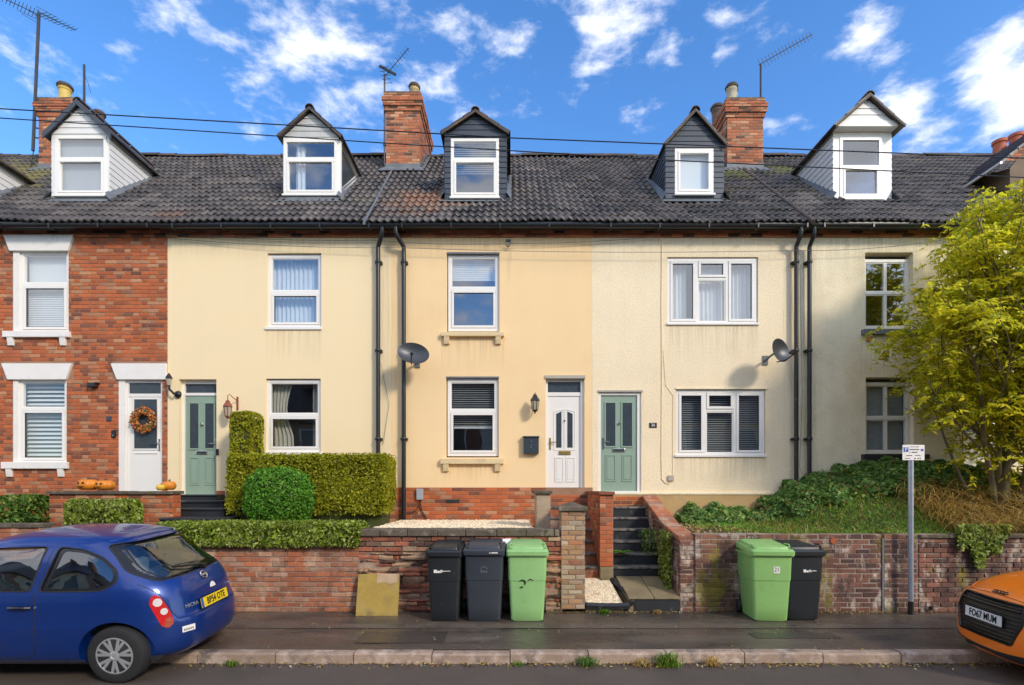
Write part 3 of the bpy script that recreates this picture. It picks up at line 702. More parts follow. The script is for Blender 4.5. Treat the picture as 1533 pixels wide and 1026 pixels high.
def dormer(house, px0, px1, py_eave, py_apex, py_base, win, wstyle, zt_py, clad, side, over=0.10, barge=True, corner=0.0, gm=None, fill=None, front_clad=None, roofm='slate', cheek_window=False, soffit=0.0, thick=0.05):
    D = 11.2; y = 0.9
    x0, x1 = wx(px0, D), wx(px1, D)
    ze, za, zb = wz(py_eave, D), wz(py_apex, D) - .11, wz(py_base, D)
    xm = (x0 + x1) / 2
    ye, ya_ = yr(ze), yr(za)
    w0, w1, v0, v1 = wx(win[0], D), wx(win[1], D), wz(win[3], D), wz(win[2], D)
    # part: carcass (cheeks, back of front wall with opening)
    mb = wall_with_holes(x0, x1, zb, ze, [(w0, w1, v0, v1)], y, 0.08)
    mb.add([(x0, y, ze), (x1, y, ze), (xm, y, za - .02)], [(0, 1, 2)])
    for X in (x0, x1): mb.add([(X, y, zb), (X, ye, ze), (X, y, ze)], [(0, 1, 2)])
    d = mb.build('dormer', clad if front_clad is None else front_clad, house, recalc=False)
    # boards on gable
    bp = 0.135 if clad is not M['slate'] else 0.115
    z = ze + .0
    yf = y - .016 - soffit
    if soffit:
        MB().prism([(x0 - .02, ze - .03), (x1 + .02, ze - .03), (x1 + .02, ze + .09), (x0 - .02, ze + .09)], 'y', yf - .01, y + .01).build('soffit_box', M['white_board'], d, bevel=.004)
        z = ze + .09
    i = 0
    gh = za - ze
    while z < za - .05:
        zt2 = min(z + bp - .006, za - .03)
        def half(zz): return (x1 - x0) / 2 * max(0.0, 1 - (zz - ze) / gh) + (0.0 if not soffit else .0)
        a, b = half(z), half(zt2)
        if a < .05: break
        pr = MB()
        pr.add([(xm - a, yf, z), (xm + a, yf, z), (xm + b, yf + .012, zt2), (xm - b, yf + .012, zt2), (xm - a, y, z), (xm + a, y, z), (xm + b, y, zt2), (xm - b, y, zt2)],
               [(0, 1, 2, 3), (4, 7, 6, 5), (0, 4, 5, 1), (3, 2, 6, 7), (0, 3, 7, 4), (1, 5, 6, 2)])
        pr.build('board', clad, d); z += bp
    # boards on the front beside the window
    if corner:
        z = zb
        while z < ze - .03:
            zt2 = min(z + bp - .006, ze)
            for (a, b) in ((x0, w0), (w1, x1)):
                if b - a > .04: MB().add([(a, y - .022, z), (b, y - .022, z), (b, y - .010, zt2), (a, y - .010, zt2), (a, y, z), (b, y, z), (b, y, zt2), (a, y, zt2)], [(0, 1, 2, 3), (4, 7, 6, 5), (0, 4, 5, 1), (3, 2, 6, 7), (0, 3, 7, 4), (1, 5, 6, 2)]).build('board', clad, d)
            z += bp
        MB().box(x0 - .01, x1 + .01, y - .03, y, ze - .03, ze + .02).build('board', clad, d)
    # boards on both cheeks
    if not cheek_window:
        for sgn, X in ((-1, x0), (1, x1)):
            z = zb
            while z < ze - .02:
                zt2 = min(z + bp - .006, ze)
                ya2, yb2 = yr(z) + 0.0, yr(zt2) + 0.0
                if yb2 - y > 0.05:
                    a = max(ya2, y + .01)
                    xo, xi = X + sgn * .020, X + sgn * .008
                    MB().add([(xo, y, z), (xo, a, z), (xi, yb2, zt2), (xi, y, zt2), (X, y, z), (X, a, z), (X, yb2, zt2), (X, y, zt2)], [(0, 1, 2, 3), (4, 7, 6, 5), (0, 4, 5, 1), (3, 2, 6, 7), (0, 3, 7, 4), (1, 5, 6, 2)]).build('board', clad, d)
                z += bp
    else:
        X = x1
        ca, cb = y + .10, y + .9
        MB().add([(X + .004, y + .08, zb + .20), (X + .004, yr(ze - .12) - .12, ze - .10), (X + .004, y + .08, ze - .10)], [(0, 1, 2)]).build('cheek_pane', M['door_glass'], d, recalc=False)
        for (p, q) in (((y, zb), (y, ze)), ((y, ze), (ye, ze)), ((y, zb), (ye, ze))):
            MB().tube([(X + .012, p[0] + .05 * (1 if p[0] == y else 0), p[1] + .06), (X + .012, q[0] + (.05 if q[0] == y else -.05), q[1] - .05)], .045, 4).build('cheek_frame', M['upvc'], d)
    # roof slopes
    hw = (x1 - x0) / 2 + over
    dz = gh / ((x1 - x0) / 2) * over
    zlo = ze - dz
    yo = y - 0.09 - soffit
    for sgn in (-1, 1):
        a = Vector((xm, yo, za + .02)); b = Vector((xm + sgn * hw, yo, zlo + .02)); c = Vector((xm + sgn * hw, yr(zlo) + .05, zlo + .02)); e = Vector((xm, ya_ + .1, za + .02))
        up = Vector((0, 0, thick))
        MB().add([a, b, c, e, a + up, b + up, c + up, e + up], [(0, 1, 2, 3), (4, 7, 6, 5), (0, 1, 5, 4), (1, 2, 6, 5), (2, 3, 7, 6), (3, 0, 4, 7)]).build('dormer_slope', M['tile'] if roofm != 'slate' else M['slate'], d)
        # tiles along the verge and the slope: courses running down from the ridge
        L = (b - a).length; nd_ = max(3, int(round(L / .30)))
        dirv = (b - a) / L
        ang = math.atan2(dirv.z, dirv.x)
        for k in range(nd_):
            p0 = a + dirv * (L * k / nd_) + up; p1 = a + dirv * (L * (k + 1.12) / nd_) + up
            yend0, yend1 = yr(p0.z) + .02, yr(p1.z) + .02
            t0 = Vector((0, 0, .012)); t1 = Vector((0, 0, .034))
            MB().add([p0 + t0, p1 + t1, Vector((p1.x, yend1, p1.z)) + t1, Vector((p0.x, yend0, p0.z)) + t0, p0 - t0, p1, Vector((p1.x, yend1, p1.z)), Vector((p0.x, yend0, p0.z)) - t0],
                     [(0, 1, 2, 3), (4, 7, 6, 5), (0, 1, 5, 4), (1, 2, 6, 5), (2, 3, 7, 6), (3, 0, 4, 7)]).build('dormer_tile', M['tile'], d)
        if barge:
            bt = Vector((0, 0, .085 if barge is True else barge))
            f = Vector((0, -.02, 0))
            MB().add([a - bt * .5, b - bt * .5, b + bt * .5, a + bt * .5, a - bt * .5 + f, b - bt * .5 + f, b + bt * .5 + f, a + bt * .5 + f], [(0, 1, 2, 3), (4, 7, 6, 5), (0, 1, 5, 4), (1, 2, 6, 5), (2, 3, 7, 6), (3, 0, 4, 7)]).build('bargeboard', M['slate'] if roofm == 'slate' else M['ridge'], d)
    # ridge tiles of the dormer
    yq = yo - .01
    while yq < ya_ - .1:
        o = inst('dormer_ridge_tile', BM['ridge'], d, (xm, yq, za + .035), (0, 0, R(90)), (0.9, .8, .85)); yq += .40
    # lead apron and stepped flashing
    MB().add([(x0 - .10, y - .18, zr(y - .18) + .045), (x1 + .10, y - .18, zr(y - .18) + .045), (x1 + .06, y - .004, zb + .0), (x0 - .06, y - .004, zb + .0)], [(0, 1, 2, 3)]).build('lead_apron', M['lead'], d, recalc=False)
    for sgn, X in ((-1, x0), (1, x1)):
        MB().add([(X + sgn * .11, y - .12, zr(y - .12) + .05), (X + sgn * .11, ye, zr(ye) + .05), (X + sgn * .005, ye, ze + .06), (X + sgn * .005, y - .12, zr(y) + .10)], [(0, 1, 2, 3)]).build('lead_soaker', M['lead'], d, recalc=False)
    wdw = window_in(d, w0, w1, v0, v1, wstyle, wz(zt_py, D) if zt_py else None, y, gm or M['glass_up'], fill)
    return d
def window_in(d, x0, x1, z0, z1, style, zt, y, gm, fill):
    # the window of a dormer: its pieces are sub-parts of the dormer itself
    return window_flat(d, x0, x1, z0, z1, style, zt, y, gm, fill)
def window_flat(par, x0, x1, z0, z1, style, zt, y, gm, fill):
    ya, yb, t = y - .015, y + .06, .065
    mb = frame_mb(x0, x1, z0, z1, t, ya, yb)
    if style == 'tilt':
        mb.box(x0 + t, x1 - t, ya + .002, yb, zt - .032, zt + .032)
        cells = [(x0 + t, x1 - t, zt + .032, z1 - t), (x0 + t, x1 - t, z0 + t, zt - .032)]
    else: cells = [(x0 + t, x1 - t, z0 + t, z1 - t)]
    mb.build('window_frame', M['upvc'], par, bevel=.006)
    a, b, c, d_ = cells[-1]
    frame_mb(a + .003, b - .003, c + .003, d_ - .003, .045, ya - .012, yb - .012).build('sash', M['upvc'], par, bevel=.006)
    for k, (a, b, c, d_) in enumerate(cells): pane(par, a, b, c, d_, ya + .03, gm)
    MB().box(x0 - .02, x1 + .02, ya - .06, ya, z0 - .035, z0 + .004).build('window_sill', M['upvc'], par, bevel=.005)
    yi = yb + .05
    for fl in (fill or []):
        if fl[0] == 'curtain': curtain(par, x0 + (x1 - x0) * fl[1], x0 + (x1 - x0) * fl[2], z0, z1, yi + .03, fl[3])
        elif fl[0] == 'slats': slats(par, x0 + .03, x1 - .03, z0 + (z1 - z0) * fl[1], z0 + (z1 - z0) * fl[2], yi, m_=fl[3])
        elif fl[0] == 'roller': MB().box(x0 + .03, x1 - .03, yi, yi + .004, z0 + (z1 - z0) * fl[1], z0 + (z1 - z0) * fl[2]).build('blind', fl[3], par)
    MB().quad((x0, y + .5, z0), (x1, y + .5, z0), (x1, y + .5, z1), (x0, y + .5, z1)).quad((x0, yb, z0), (x0, y + .5, z0), (x0, y + .5, z1), (x0, yb, z1)).quad((x1, yb, z0), (x1, y + .5, z0), (x1, y + .5, z1), (x1, yb, z1)).quad((x0, yb, z1), (x1, yb, z1), (x1, y + .5, z1), (x0, y + .5, z1)).quad((x0, yb, z0), (x1, yb, z0), (x1, y + .5, z0), (x0, y + .5, z0)).build('room_interior', M['room'], par, recalc=False)

def chimney(house, x0, x1, y0, y1, zb, zt, corbel_z, pots, m_, name='chimney'):
    c = MB().box(x0, x1, y0, y1, zb, zt).build(name, M['mortar_dark'], house)
    brickwork(c, 'front', x0, x1, zb, corbel_z, y0, m_, limit=150, proud=.006, L=.215)
    if (x0 + x1) / 2 < 0: brickwork(c, 'right', y0 + .02, y1, zb, corbel_z, x1, m_, limit=120, proud=.006)
    else: brickwork(c, 'left', y0 + .02, y1, zb, corbel_z, x0, m_, limit=120, proud=.006)
    n = 4
    hh = (zt - corbel_z) / n
    offs = (.035, .07, .09, .05)
    for k in range(n):
        o = offs[k]
        z0 = corbel_z + k * hh
        MB().box(x0 - o + .012, x1 + o - .012, y0 - o + .012, y1 + o - .012, z0, z0 + hh).build('corbel_bed', M['mortar_dark'], c)
        brickwork(c, 'front', x0 - o, x1 + o, z0, z0 + hh, y0 - o + .008, m_, limit=40, proud=.006)
        if (x0 + x1) / 2 < 0: brickwork(c, 'right', y0 - o + .02, y1 + o, z0, z0 + hh, x1 + o - .008, m_, limit=40, proud=.006)
        else: brickwork(c, 'left', y0 - o + .02, y1 + o, z0, z0 + hh, x0 - o + .008, m_, limit=40, proud=.006)
    MB().box(x0 - .03, x1 + .03, y0 - .03, y1 + .03, zt, zt + .05).build('flaunching', M['stone_cap'], c, bevel=.02)
    for (px_, py_, h, r, pm, cap) in pots:
        pr = [(r * .95, 0), (r * .95, .05), (r * .85, .07), (r * .88, h * .75), (r * 1.0, h * .8), (r * 1.02, h * .86), (r * .95, h * .9), (r * 1.05, h), (r * .8, h), (r * .78, h - .1)]
        p = MB().lathe(pr, (px_, py_, zt + .04)).build('chimney_pot', pm, c, smooth=True)
        if cap: MB().lathe([(r * 1.15, h - .02), (r * 1.22, h + .02), (r * 1.0, h + .07), (r * .2, h + .09)], (px_, py_, zt + .04)).build('pot_cowl', M['ridge'], c, smooth=True)
    MB().box(x0 - .012, x1 + .012, y0 - .012, y0 + .02, zb, zr(y0) + .16).build('lead_apron', M['lead'], c)
    MB().add([(x0 - .16, y0 - .20, zr(y0 - .2) + .06), (x1 + .16, y0 - .20, zr(y0 - .2) + .06), (x1 + .05, y0 - .012, zr(y0) + .07), (x0 - .05, y0 - .012, zr(y0) + .07)], [(0, 1, 2, 3)]).build('lead_skirt', M['lead'], c, recalc=False)
    X = x1 + .012 if (x0 + x1) / 2 < 0 else x0 - .012
    sg = 1 if (x0 + x1) / 2 < 0 else -1
    for k in range(6):
        ya2 = y0 + .2 * k
        MB().add([(X, ya2, zr(ya2) + .03), (X, ya2 + .2, zr(ya2 + .2) + .03), (X, ya2 + .2, zr(ya2) + .26), (X, ya2, zr(ya2) + .24), (X + sg * .12, ya2, zr(ya2) + .05), (X + sg * .12, ya2 + .2, zr(ya2 + .2) + .05)], [(0, 1, 2, 3), (0, 4, 5, 1)]).build('lead_soaker', M['lead'], c, recalc=False)
    return c

def panel_door(house, x0, x1, z0, z1, m_, style, y=0.07, hinge='r'):
    """door leaf with its mouldings, glazing and ironmongery"""
    d = MB().box(x0, x1, y, y + .05, z0, z1).build('door', m_, house, bevel=.004)
    W, H = x1 - x0, z1 - z0
    def mould(a, b, c, e, t=.022, pr=.012, arch=0):
        if not arch: frame_mb(a, b, c, e, t, y - pr, y + .002).build('moulding', m_, d, bevel=.004)
        else:
            pts = [(a, c), (b, c), (b, e - arch if arch > 0 else e), (a, e if arch > 0 else e + arch)]
            if arch < 0: pts = [(a, c), (b, c), (b, e), (a, e + arch)]
            for i in range(4):
                p, q = pts[i], pts[(i + 1) % 4]
                MB().tube([(p[0], y - .004, p[1]), (q[0], y - .004, q[1])], .012, 4).build('moulding', m_, d)
    if style == 'composite':   # two tall lights over two panels
        for (a, b) in ((x0 + .14 * W, x0 + .40 * W), (x0 + .60 * W, x0 + .86 * W)):
            MB().box(a, b, y - .006, y + .02, z0 + .47 * H, z0 + .92 * H).build('glazing', M['door_glass'], d)
            mould(a - .03, b + .03, z0 + .47 * H - .03, z0 + .92 * H + .03, .03, .016)
            mould(a - .01, b + .01, z0 + .10 * H, z0 + .38 * H)
            MB().box(a + .025, b - .025, y - .008, y, z0 + .10 * H + .04, z0 + .38 * H - .04).build('panel', m_, d, bevel=.006)
        MB().box(x0 + .33 * W, x0 + .67 * W, y - .02, y, z0 + .41 * H, z0 + .445 * H).build('letterbox', M['chrome'], d, bevel=.005)
        MB().box(x0 + .36 * W, x0 + .64 * W, y - .024, y - .02, z0 + .416 * H, z0 + .438 * H).build('letter_flap', M['step_black'], d)
        MB().lathe([(.035, 0), (.035, -.02), (.02, -.035)], ((x0 + x1) / 2, y, z0 + .71 * H), 14, 'y').build('knocker', M['chrome'], d, smooth=True)
    elif style == 'arched':
        for s_, (a, b) in ((-1, (x0 + .26 * W, x0 + .42 * W)), (1, (x0 + .60 * W, x0 + .76 * W))):
            za_, zb_ = z0 + .46 * H, z0 + .84 * H
            sl = .05
            pts = [(a, za_), (b, za_), (b, zb_ + (0 if s_ < 0 else -sl) + (sl * 0)), (a, zb_ + (-sl if s_ < 0 else 0))]
            MB().prism(pts, 'y', y - .006, y + .02).build('glazing', M['door_glass'], d)
            g = .045
            pp = [(a - g, za_ - g), (b + g, za_ - g), (b + g, zb_ + g + (0 if s_ < 0 else -sl)), (a - g, zb_ + g + (-sl if s_ < 0 else 0))]
            for i in range(4):
                p, q = pp[i], pp[(i + 1) % 4]
                MB().tube([(p[0], y, p[1]), (q[0], y, q[1])], .011, 6).build('moulding', m_, d)
            mould(a - .03, b + .05, z0 + .10 * H, z0 + .36 * H)
            MB().box(a, b + .02, y - .008, y, z0 + .10 * H + .04, z0 + .36 * H - .04).build('panel', m_, d, bevel=.006)
        MB().box(x0 + .34 * W, x0 + .70 * W, y - .02, y, z0 + .385 * H, z0 + .425 * H).build('letterbox', M['brass'], d, bevel=.006)
        MB().lathe([(.012, 0), (.012, -.02), (.018, -.03)], ((x0 + x1) / 2 + .01, y, z0 + .74 * H), 10, 'y').build('knocker', M['step_black'], d, smooth=True)
    elif style == 'halfglazed':
        a, b, c, e = x0 + .17 * W, x1 - .13 * W, z0 + .46 * H, z0 + .975 * H
        MB().box(a, b, y - .004, y + .02, c, e).build('glazing', M['door_glass'], d)
        mould(a - .025, b + .025, c - .025, min(e + .025, z1 - .004), .027, .014)
        MB().box(a, b, y - .014, y, c - .10, c - .075).build('letterbox', M['upvc'], d, bevel=.004)
    hx = x1 - .07 * W if hinge == 'l' else x0 + .07 * W
    sgn = -1 if hinge == 'l' else 1
    hm = M['brass'] if style == 'arched' else M['chrome']
    zh = z0 + .50 * H
    MB().box(hx - .018, hx + .018, y - .012, y, zh - .12, zh + .12).build('handle_plate', hm, d, bevel=.004)
    MB().tube([(hx, y, zh + .03), (hx, y - .05, zh + .03), (hx + sgn * .12, y - .055, zh + .03)], .011, 8).build('handle', hm, d, smooth=True)
    return d
def downpipe(house, x, zb, zt=6.86, m_=None, shoe=False, r=.043, y=-.10, sx=0.0, nm='downpipe'):
    m_ = m_ or M['black_plastic']
    pts = [(x + sx, -.26, 7.0), (x + sx, -.26, 6.88), (x + sx * .7, -.22, 6.80), (x, y, 6.68), (x, y, 6.5)]
    pts += [(x, y, zb)]
    p = MB().tube(pts, r, 10).build(nm, m_, house, smooth=True)
    z = 6.35
    while z > zb + .2:
        MB().lathe([(r + .004, 0), (r + .012, .01), (r + .012, .06), (r + .004, .07)], (x, y, z), 10).build('pipe_collar', m_, p, smooth=True)
        MB().box(x - .07, x + .07, y + .02, .0, z + .015, z + .055).build('pipe_bracket', m_, p)
        z -= 1.75
    return p
# ============================================================ THE SETTING
M['asphalt'] = mat('wet_pavement_asphalt', (0.115, 0.088, 0.066), 0.34, 0.3, 1.1, 0.35, 90, 0.35, 110, c2=[(0.062, 0.051, 0.042), (0.16, 0.125, 0.092)], c2scale=0.8, c2lo=(0.48, 0.55), c2hi=(0.6, 0.7), rvar=0.35, stretch=(.6, 1.3, 1))
M['road'] = mat('damp_road_asphalt', (0.105, 0.082, 0.064), 0.6, 0.25, 1.0, 0.5, 110, 0.7, 130, c2=(0.08, 0.075, 0.07), c2scale=60, c2lo=0.6, c2hi=0.72, rvar=0.2)
M['kerb'] = mat('worn_kerb_stone', (0.38, 0.265, 0.19), 0.65, 0.25, 3, 0.25, 70, 0.5, 70, island=0.2, c2=[(0.13, 0.11, 0.095), (0.55, 0.42, 0.34)], c2scale=3, c2lo=0.5, c2hi=0.65)
KY = yy(5.97)
MB().quad((-400, -400, -.14), (400, -400, -.14), (400, 400, -.14), (-400, 400, -.14)).build('ground', M['soil'], kind='structure', recalc=False)
MB().quad((-90, -10.1, -.12), (90, -10.1, -.12), (90, KY, -.12), (-90, KY, -.12)).build('road', M['road'], kind='structure', recalc=False)
mb = MB()
nx, ny = 160, 18
for j in range(ny + 1):
    for i in range(nx + 1):
        X = -20 + 40 * i / nx; Y = KY + .13 + (yy(8.2) - KY - .13) * j / ny
        mb.v.append((X, Y, .0015 * math.sin(X * 1.7 + Y) + .001 * math.sin(X * 4.1 - Y * 3)))
for j in range(ny):
    for i in range(nx):
        a = j * (nx + 1) + i; mb.f.append((a, a + 1, a + nx + 2, a + nx + 1))
mb.build('pavement', M['asphalt'], kind='structure', recalc=False, smooth='all')
M['asphalt_b'] = mat('relaid_asphalt_strip', (0.135, 0.104, 0.078), 0.45, 0.3, 1.3, 0.4, 90, 0.4, 110, c2=[(0.075, 0.062, 0.05), (0.19, 0.15, 0.11)], c2scale=1.4, c2lo=(0.5, 0.58), c2hi=(0.62, 0.7), rvar=0.35)
M['asphalt_c'] = mat('dark_asphalt_patch', (0.07, 0.056, 0.046), 0.35, 0.3, 1.3, 0.4, 90, 0.5, 110, rvar=0.3)
def strip(x0, x1, y0, y1, m_):
    mb = MB(); n = max(2, int((x1 - x0) / .12)); v = random.Random(int(x0 * 10))
    for i in range(n + 1):
        X = x0 + (x1 - x0) * i / n; mb.v += [(X, y0 + v.uniform(-.008, .008), .0065), (X, y1 + v.uniform(-.008, .008), .0065)]
    for i in range(n): mb.f.append((2 * i, 2 * i + 2, 2 * i + 3, 2 * i + 1))
    mb.build('pavement_patch', m_, kind='structure', recalc=False)
strip(-6, 9.5, yy(7.02), yy(7.26), M['asphalt_b']); strip(-1.95, -.85, yy(6.35), yy(6.85), M['asphalt_c']); strip(3.1, 4.2, yy(6.55), yy(6.80), M['asphalt_c'])
MB().box(-60, 60, yy(8.1), yy(8.3), -.12, 0).build('pavement_bed', M['asphalt'], kind='structure')
# far pavement, camera side
MB().box(-60, 60, -17.6, -10.1, -.13, 0).build('far_pavement', M['asphalt'], kind='structure')
kb = MB().box(-20, 20, KY + .02, KY + .125, -.12, -.035).build('kerb', M['mortar_dark'], kind='structure')
def kerb_mesh(L):
    m_ = MB(); prof = [(0.0, -.12), (0.005, -.02), (.018, -.004), (.04, 0.003), (.13, 0.004), (.13, -.12)]
    for X in (0, L):
        for p, q in prof: m_.v.append((X, p, q))
    n = len(prof)
    for k in range(n - 1): m_.f.append((k, k + n, k + n + 1, k + 1))
    m_.f.append(tuple(range(n))); m_.f.append(tuple(range(2 * n - 1, n - 1, -1)))
    me = bpy.data.meshes.new('kerb_stone'); me.from_pydata(m_.v, [], m_.f); me.materials.append(M['kerb'])
    return me
KM = kerb_mesh(1.0)
x = -16.0
ks = {8: .88, 17: .3}
i = 0
while x < 16:
    L = .3 if i in (12, 13, 25) else .905
    inst('kerb_stone', KM, kb, (x, KY - .003 + rng.gauss(0, .004), rng.gauss(0, .003)), (0, rng.gauss(0, .002), rng.gauss(0, .004)), (L - .012, 1, 1))
    x += L; i += 1

# ============================================================ HOUSES
def house_shell(name, x0, x1, label, cat, wallmat, holes, zbase, group='terraced houses in the row'):
    h = thing(name, ((x0 + x1) / 2, 0, 1.0), label, cat, group)
    w = wall_with_holes(x0, x1, zbase, 7.06, holes, 0, .20)
    w = w.build('wall', wallmat, h, recalc=False)
    # flank and back walls, garden level downwards
    b = MB().quad((x0, 8.3, -.1), (x1, 8.3, -.1), (x1, 8.3, 7.1), (x0, 8.3, 7.1))
    b.add([(x0 + .002, .2, -.1), (x0 + .002, 8.3, -.1), (x0 + .002, 8.3, 7.0), (x0 + .002, RIDGE_Y, 10.95), (x0 + .002, .2, 7.35)], [(0, 1, 2, 3, 4)])
    b.add([(x1 - .002, .2, -.1), (x1 - .002, 8.3, -.1), (x1 - .002, 8.3, 7.0), (x1 - .002, RIDGE_Y, 10.95), (x1 - .002, .2, 7.35)], [(0, 1, 2, 3, 4)])
    b.build('back_wall', M['brick'], h, recalc=False)
    return h, w
XA, XB, XC, XD, XE, XF, XG = -11.15, wx(251), wx(584), wx(887), wx(1197), 9.95, 14.2
ROOF_HOLES += [(wx(78, 11.2), wx(163, 11.2), .78, 2.30), (wx(424, 11.2), wx(507, 11.2), .78, 2.30), (wx(666, 11.2), wx(758, 11.2), .78, 2.30), (wx(996, 11.2), wx(1083, 11.2), .78, 2.30), (wx(1247, 11.2), wx(1334, 11.2), .78, 2.30), (11.0, 12.4, .78, 2.30), (-13.2, -11.75, .78, 2.30),
               (-12.15, -11.1, 2.9, 9), (-3.25, -2.35, 2.9, 9), (5.50, 6.42, 2.9, 9)]
def O(p): return (wx(p[0]), wx(p[1]), wz(p[3]), wz(p[2]))   # opening from photo edges x0, x1, ytop, ybottom

# ---- brick house
oA1, oA2, oAd = O((20, 103, 376, 497)), O((20, 100, 568, 693)), O((178, 243, 568, 742))
h, w = house_shell('terraced_house', XA, XB, 'orange-red brick terraced house with white flared lintels and white front door', 'house', M['mortar'], [oA1, oA2, oAd], 0)
lin = [O((8, 113, 353, 377)), O((5, 110, 545, 569)), O((168, 250.5, 545, 569))]
brickwork(w, 'front', XA, XB - .004, 1.0, 6.91, 0, M['brick'], holes=[oA1, oA2, oAd] + lin, bond='flemish', focus=(wx(150), wz(470)), limit=300)
for l, cut in ((lin[0], 0), (lin[1], 0)): lintel(h, l[0], l[1], l[2], l[3], .12, M['white_paint'])
l = lin[2]; MB().prism([(l[0], l[3]), (l[1], l[3]), (l[1], l[2]), (l[0] + .12, l[2])], 'y', -.05, .06).build('lintel', M['white_paint'], h, bevel=.006)
def reveal(h, o, xs, m_=None):
    # painted masonry band left and right of the window, flush with the brick face
    for a, b in xs: MB().box(a, b, -.004, .10, o[2], o[3]).build('painted_reveal', m_ or M['white_paint'], h)
reveal(h, oA1, [(oA1[0], wx(29)), (wx(102), oA1[1])]); reveal(h, oA2, [(oA2[0], wx(27)), (wx(99), oA2[1])])
window(h, wx(29), wx(102), oA1[2], oA1[3], 'tilt', wz(425), fill=[('roller', .0, 1.0, M['blind']), ('slats', 0, .55, M['blind'], .9)], rec=.03, gm=M['glass_up'], tl=.05)
window(h, wx(27), wx(99), oA2[2], oA2[3], 'tilt', wz(612), fill=[('slats', 0.0, 1.0, M['blind'], .75, .085)], rec=.03, tl=.05)
for (a, b, t, bo, br) in ((8, 107, 497, 506, 518), (6, 104, 692, 702, 714)):
    sill_with_brackets(h, wx(a), wx(b), wz(t), wz(bo), (wx(a + 10), wx(b - 11)), wz(br), M['white_paint'])
reveal(h, oAd, [(oAd[0], wx(187))])
fr = frame_mb(wx(187), wx(243), oAd[2], oAd[3], .05, .03, .11); fr.box(wx(191), wx(240), .032, .11, wz(594), wz(589)); fr.build('door_frame', M['upvc'], h, bevel=.005)
MB().box(wx(190), wx(240), .06, .07, wz(588), wz(573)).build('fanlight', M['door_glass'], h)
MB().box(wx(187), wx(243), .031, .08, wz(573), wz(567)).build('door_head', M['upvc'], h)
panel_door(h, wx(190), wx(240), wz(738), wz(594), M['upvc'], 'halfglazed', .045, 'l')
MB().box(wx(178), wx(243), -.12, .1, oAd[2] - .08, oAd[2]).build('door_step', M['stone_cap'], h)
frieze(h, XA, XB - .003); gutter(h, XA, XB, 7.03); roof(h, XA + .0, XB)
dormer(h, 78, 163, 201, 151, 297, (83, 160, 204, 294), 'tilt', 238, M['white_board'], 1, over=.12, corner=0, gm=M['glass_up'], fill=[('roller', 0, 1, M['blind_grey'])], barge=.13)
MB().box(XB - .065, XB - .01, -.006, .05, wz(740), wz(569)).build('party_strip', M['mortar'], h)
# ---- cream house
o1, o2, od = O((400, 481, 379, 492)), O((398, 480, 567, 678)), O((268, 324, 568, 745))
h, w = house_shell('terraced_house', XB, XC, 'smooth pale cream rendered house behind the long golden hedge, sage door at its left', 'house', M['render_b'], [o1, o2, od], 1.2)
window(h, *O((400, 481, 380, 490)), 'tilt', wz(436), fill=[('curtain', 0, 1, M['curtain'])], rec=.05, gm=M['glass_up'])
MB().box(wx(397), wx(482), -.03, .12, wz(494), wz(490)).build('sill', M['upvc'], h, bevel=.004)
window(h, *O((398, 480, 568, 677)), 'tilt', wz(621), fill=[('curtain', 0, .42, M['curtain_beige'], .5), ('curtain', .78, 1, M['curtain_beige'], .5)], rec=.05)
MB().box(wx(396), wx(482), -.03, .12, wz(681), wz(677)).build('sill', M['upvc'], h, bevel=.004)
fr = MB().box(wx(268), wx(272), .10, .18, od[2], od[3]).box(wx(322.5), wx(324), .10, .18, od[2], od[3]).box(wx(272), wx(322.5), .10, .18, wz(591), wz(587)).box(wx(272), wx(322.5), .10, .18, wz(573.5), od[3]).box(wx(268), wx(324), .06, .18, od[2], wz(741.5))
fr.build('door_frame', M['upvc'], h)
MB().box(wx(272), wx(322.5), .14, .15, wz(587), wz(573.5)).build('fanlight', M['door_glass'], h)
panel_door(h, wx(272), wx(322.3), wz(741.5), wz(591), M['sage'], 'composite', .12, 'l')
MB().box(wx(324), wx(337), -.012, .0, 1.2, wz(735)).build('painted_quoin', M['quoin'], h)
frieze(h, XB, XC - .003); gutter(h, XB + .004, XC, 7.025); roof(h, XB, XC)
dormer(h, 424, 507, 206, 161, 294, (425, 505, 209, 293), 'tilt', 238, M['grey_board'], 1, over=.08, gm=M['glass_up'], fill=[('curtain', .18, .36, M['curtain'])], roofm='tile', cheek_window=True, barge=.04, front_clad=M['upvc'])
dp = downpipe(h, wx(568), wz(678) - 1.0, sx=.12)
# ---- yellow house
o1, o2, od = O((669, 747.5, 379, 497)), O((668, 746.5, 566, 685)), O((817, 875, 563, 739))
h, w = house_shell('terraced_house', XC, XD, 'deep yellow rendered house with brick plinth and white front door', 'house', M['render_c'], [o1, o2, od], wz(730))
window(h, *O((670.5, 747, 380, 495)), 'tilt', wz(431), fill=[('slats', .70, .99, M['blind'], 1.3)], rec=.05, gm=M['glass_up'])
window(h, *O((669.5, 746, 567, 683)), 'tilt', wz(615), fill=[('slats', .36, 1, M['blind'], .12), ('roller', .365, .40, M['blind'])], rec=.05)
sill_with_brackets(h, wx(661), wx(755), wz(499), wz(505), (wx(669), wx(746)), wz(516), M['sill_yellow'], .09)
sill_with_brackets(h, wx(660), wx(754), wz(687), wz(695), (wx(668), wx(745)), wz(706), M['sill_yellow'], .09)
for (a, b, t) in ((669, 748, 379.5), (668, 747, 565.5)):
    MB().box(wx(a), wx(b), -.01, .04, wz(t + 1), wz(t - 1.5)).build('head_strip', M['lead'], h)  # dark strip stands in for the shadow line at the window head
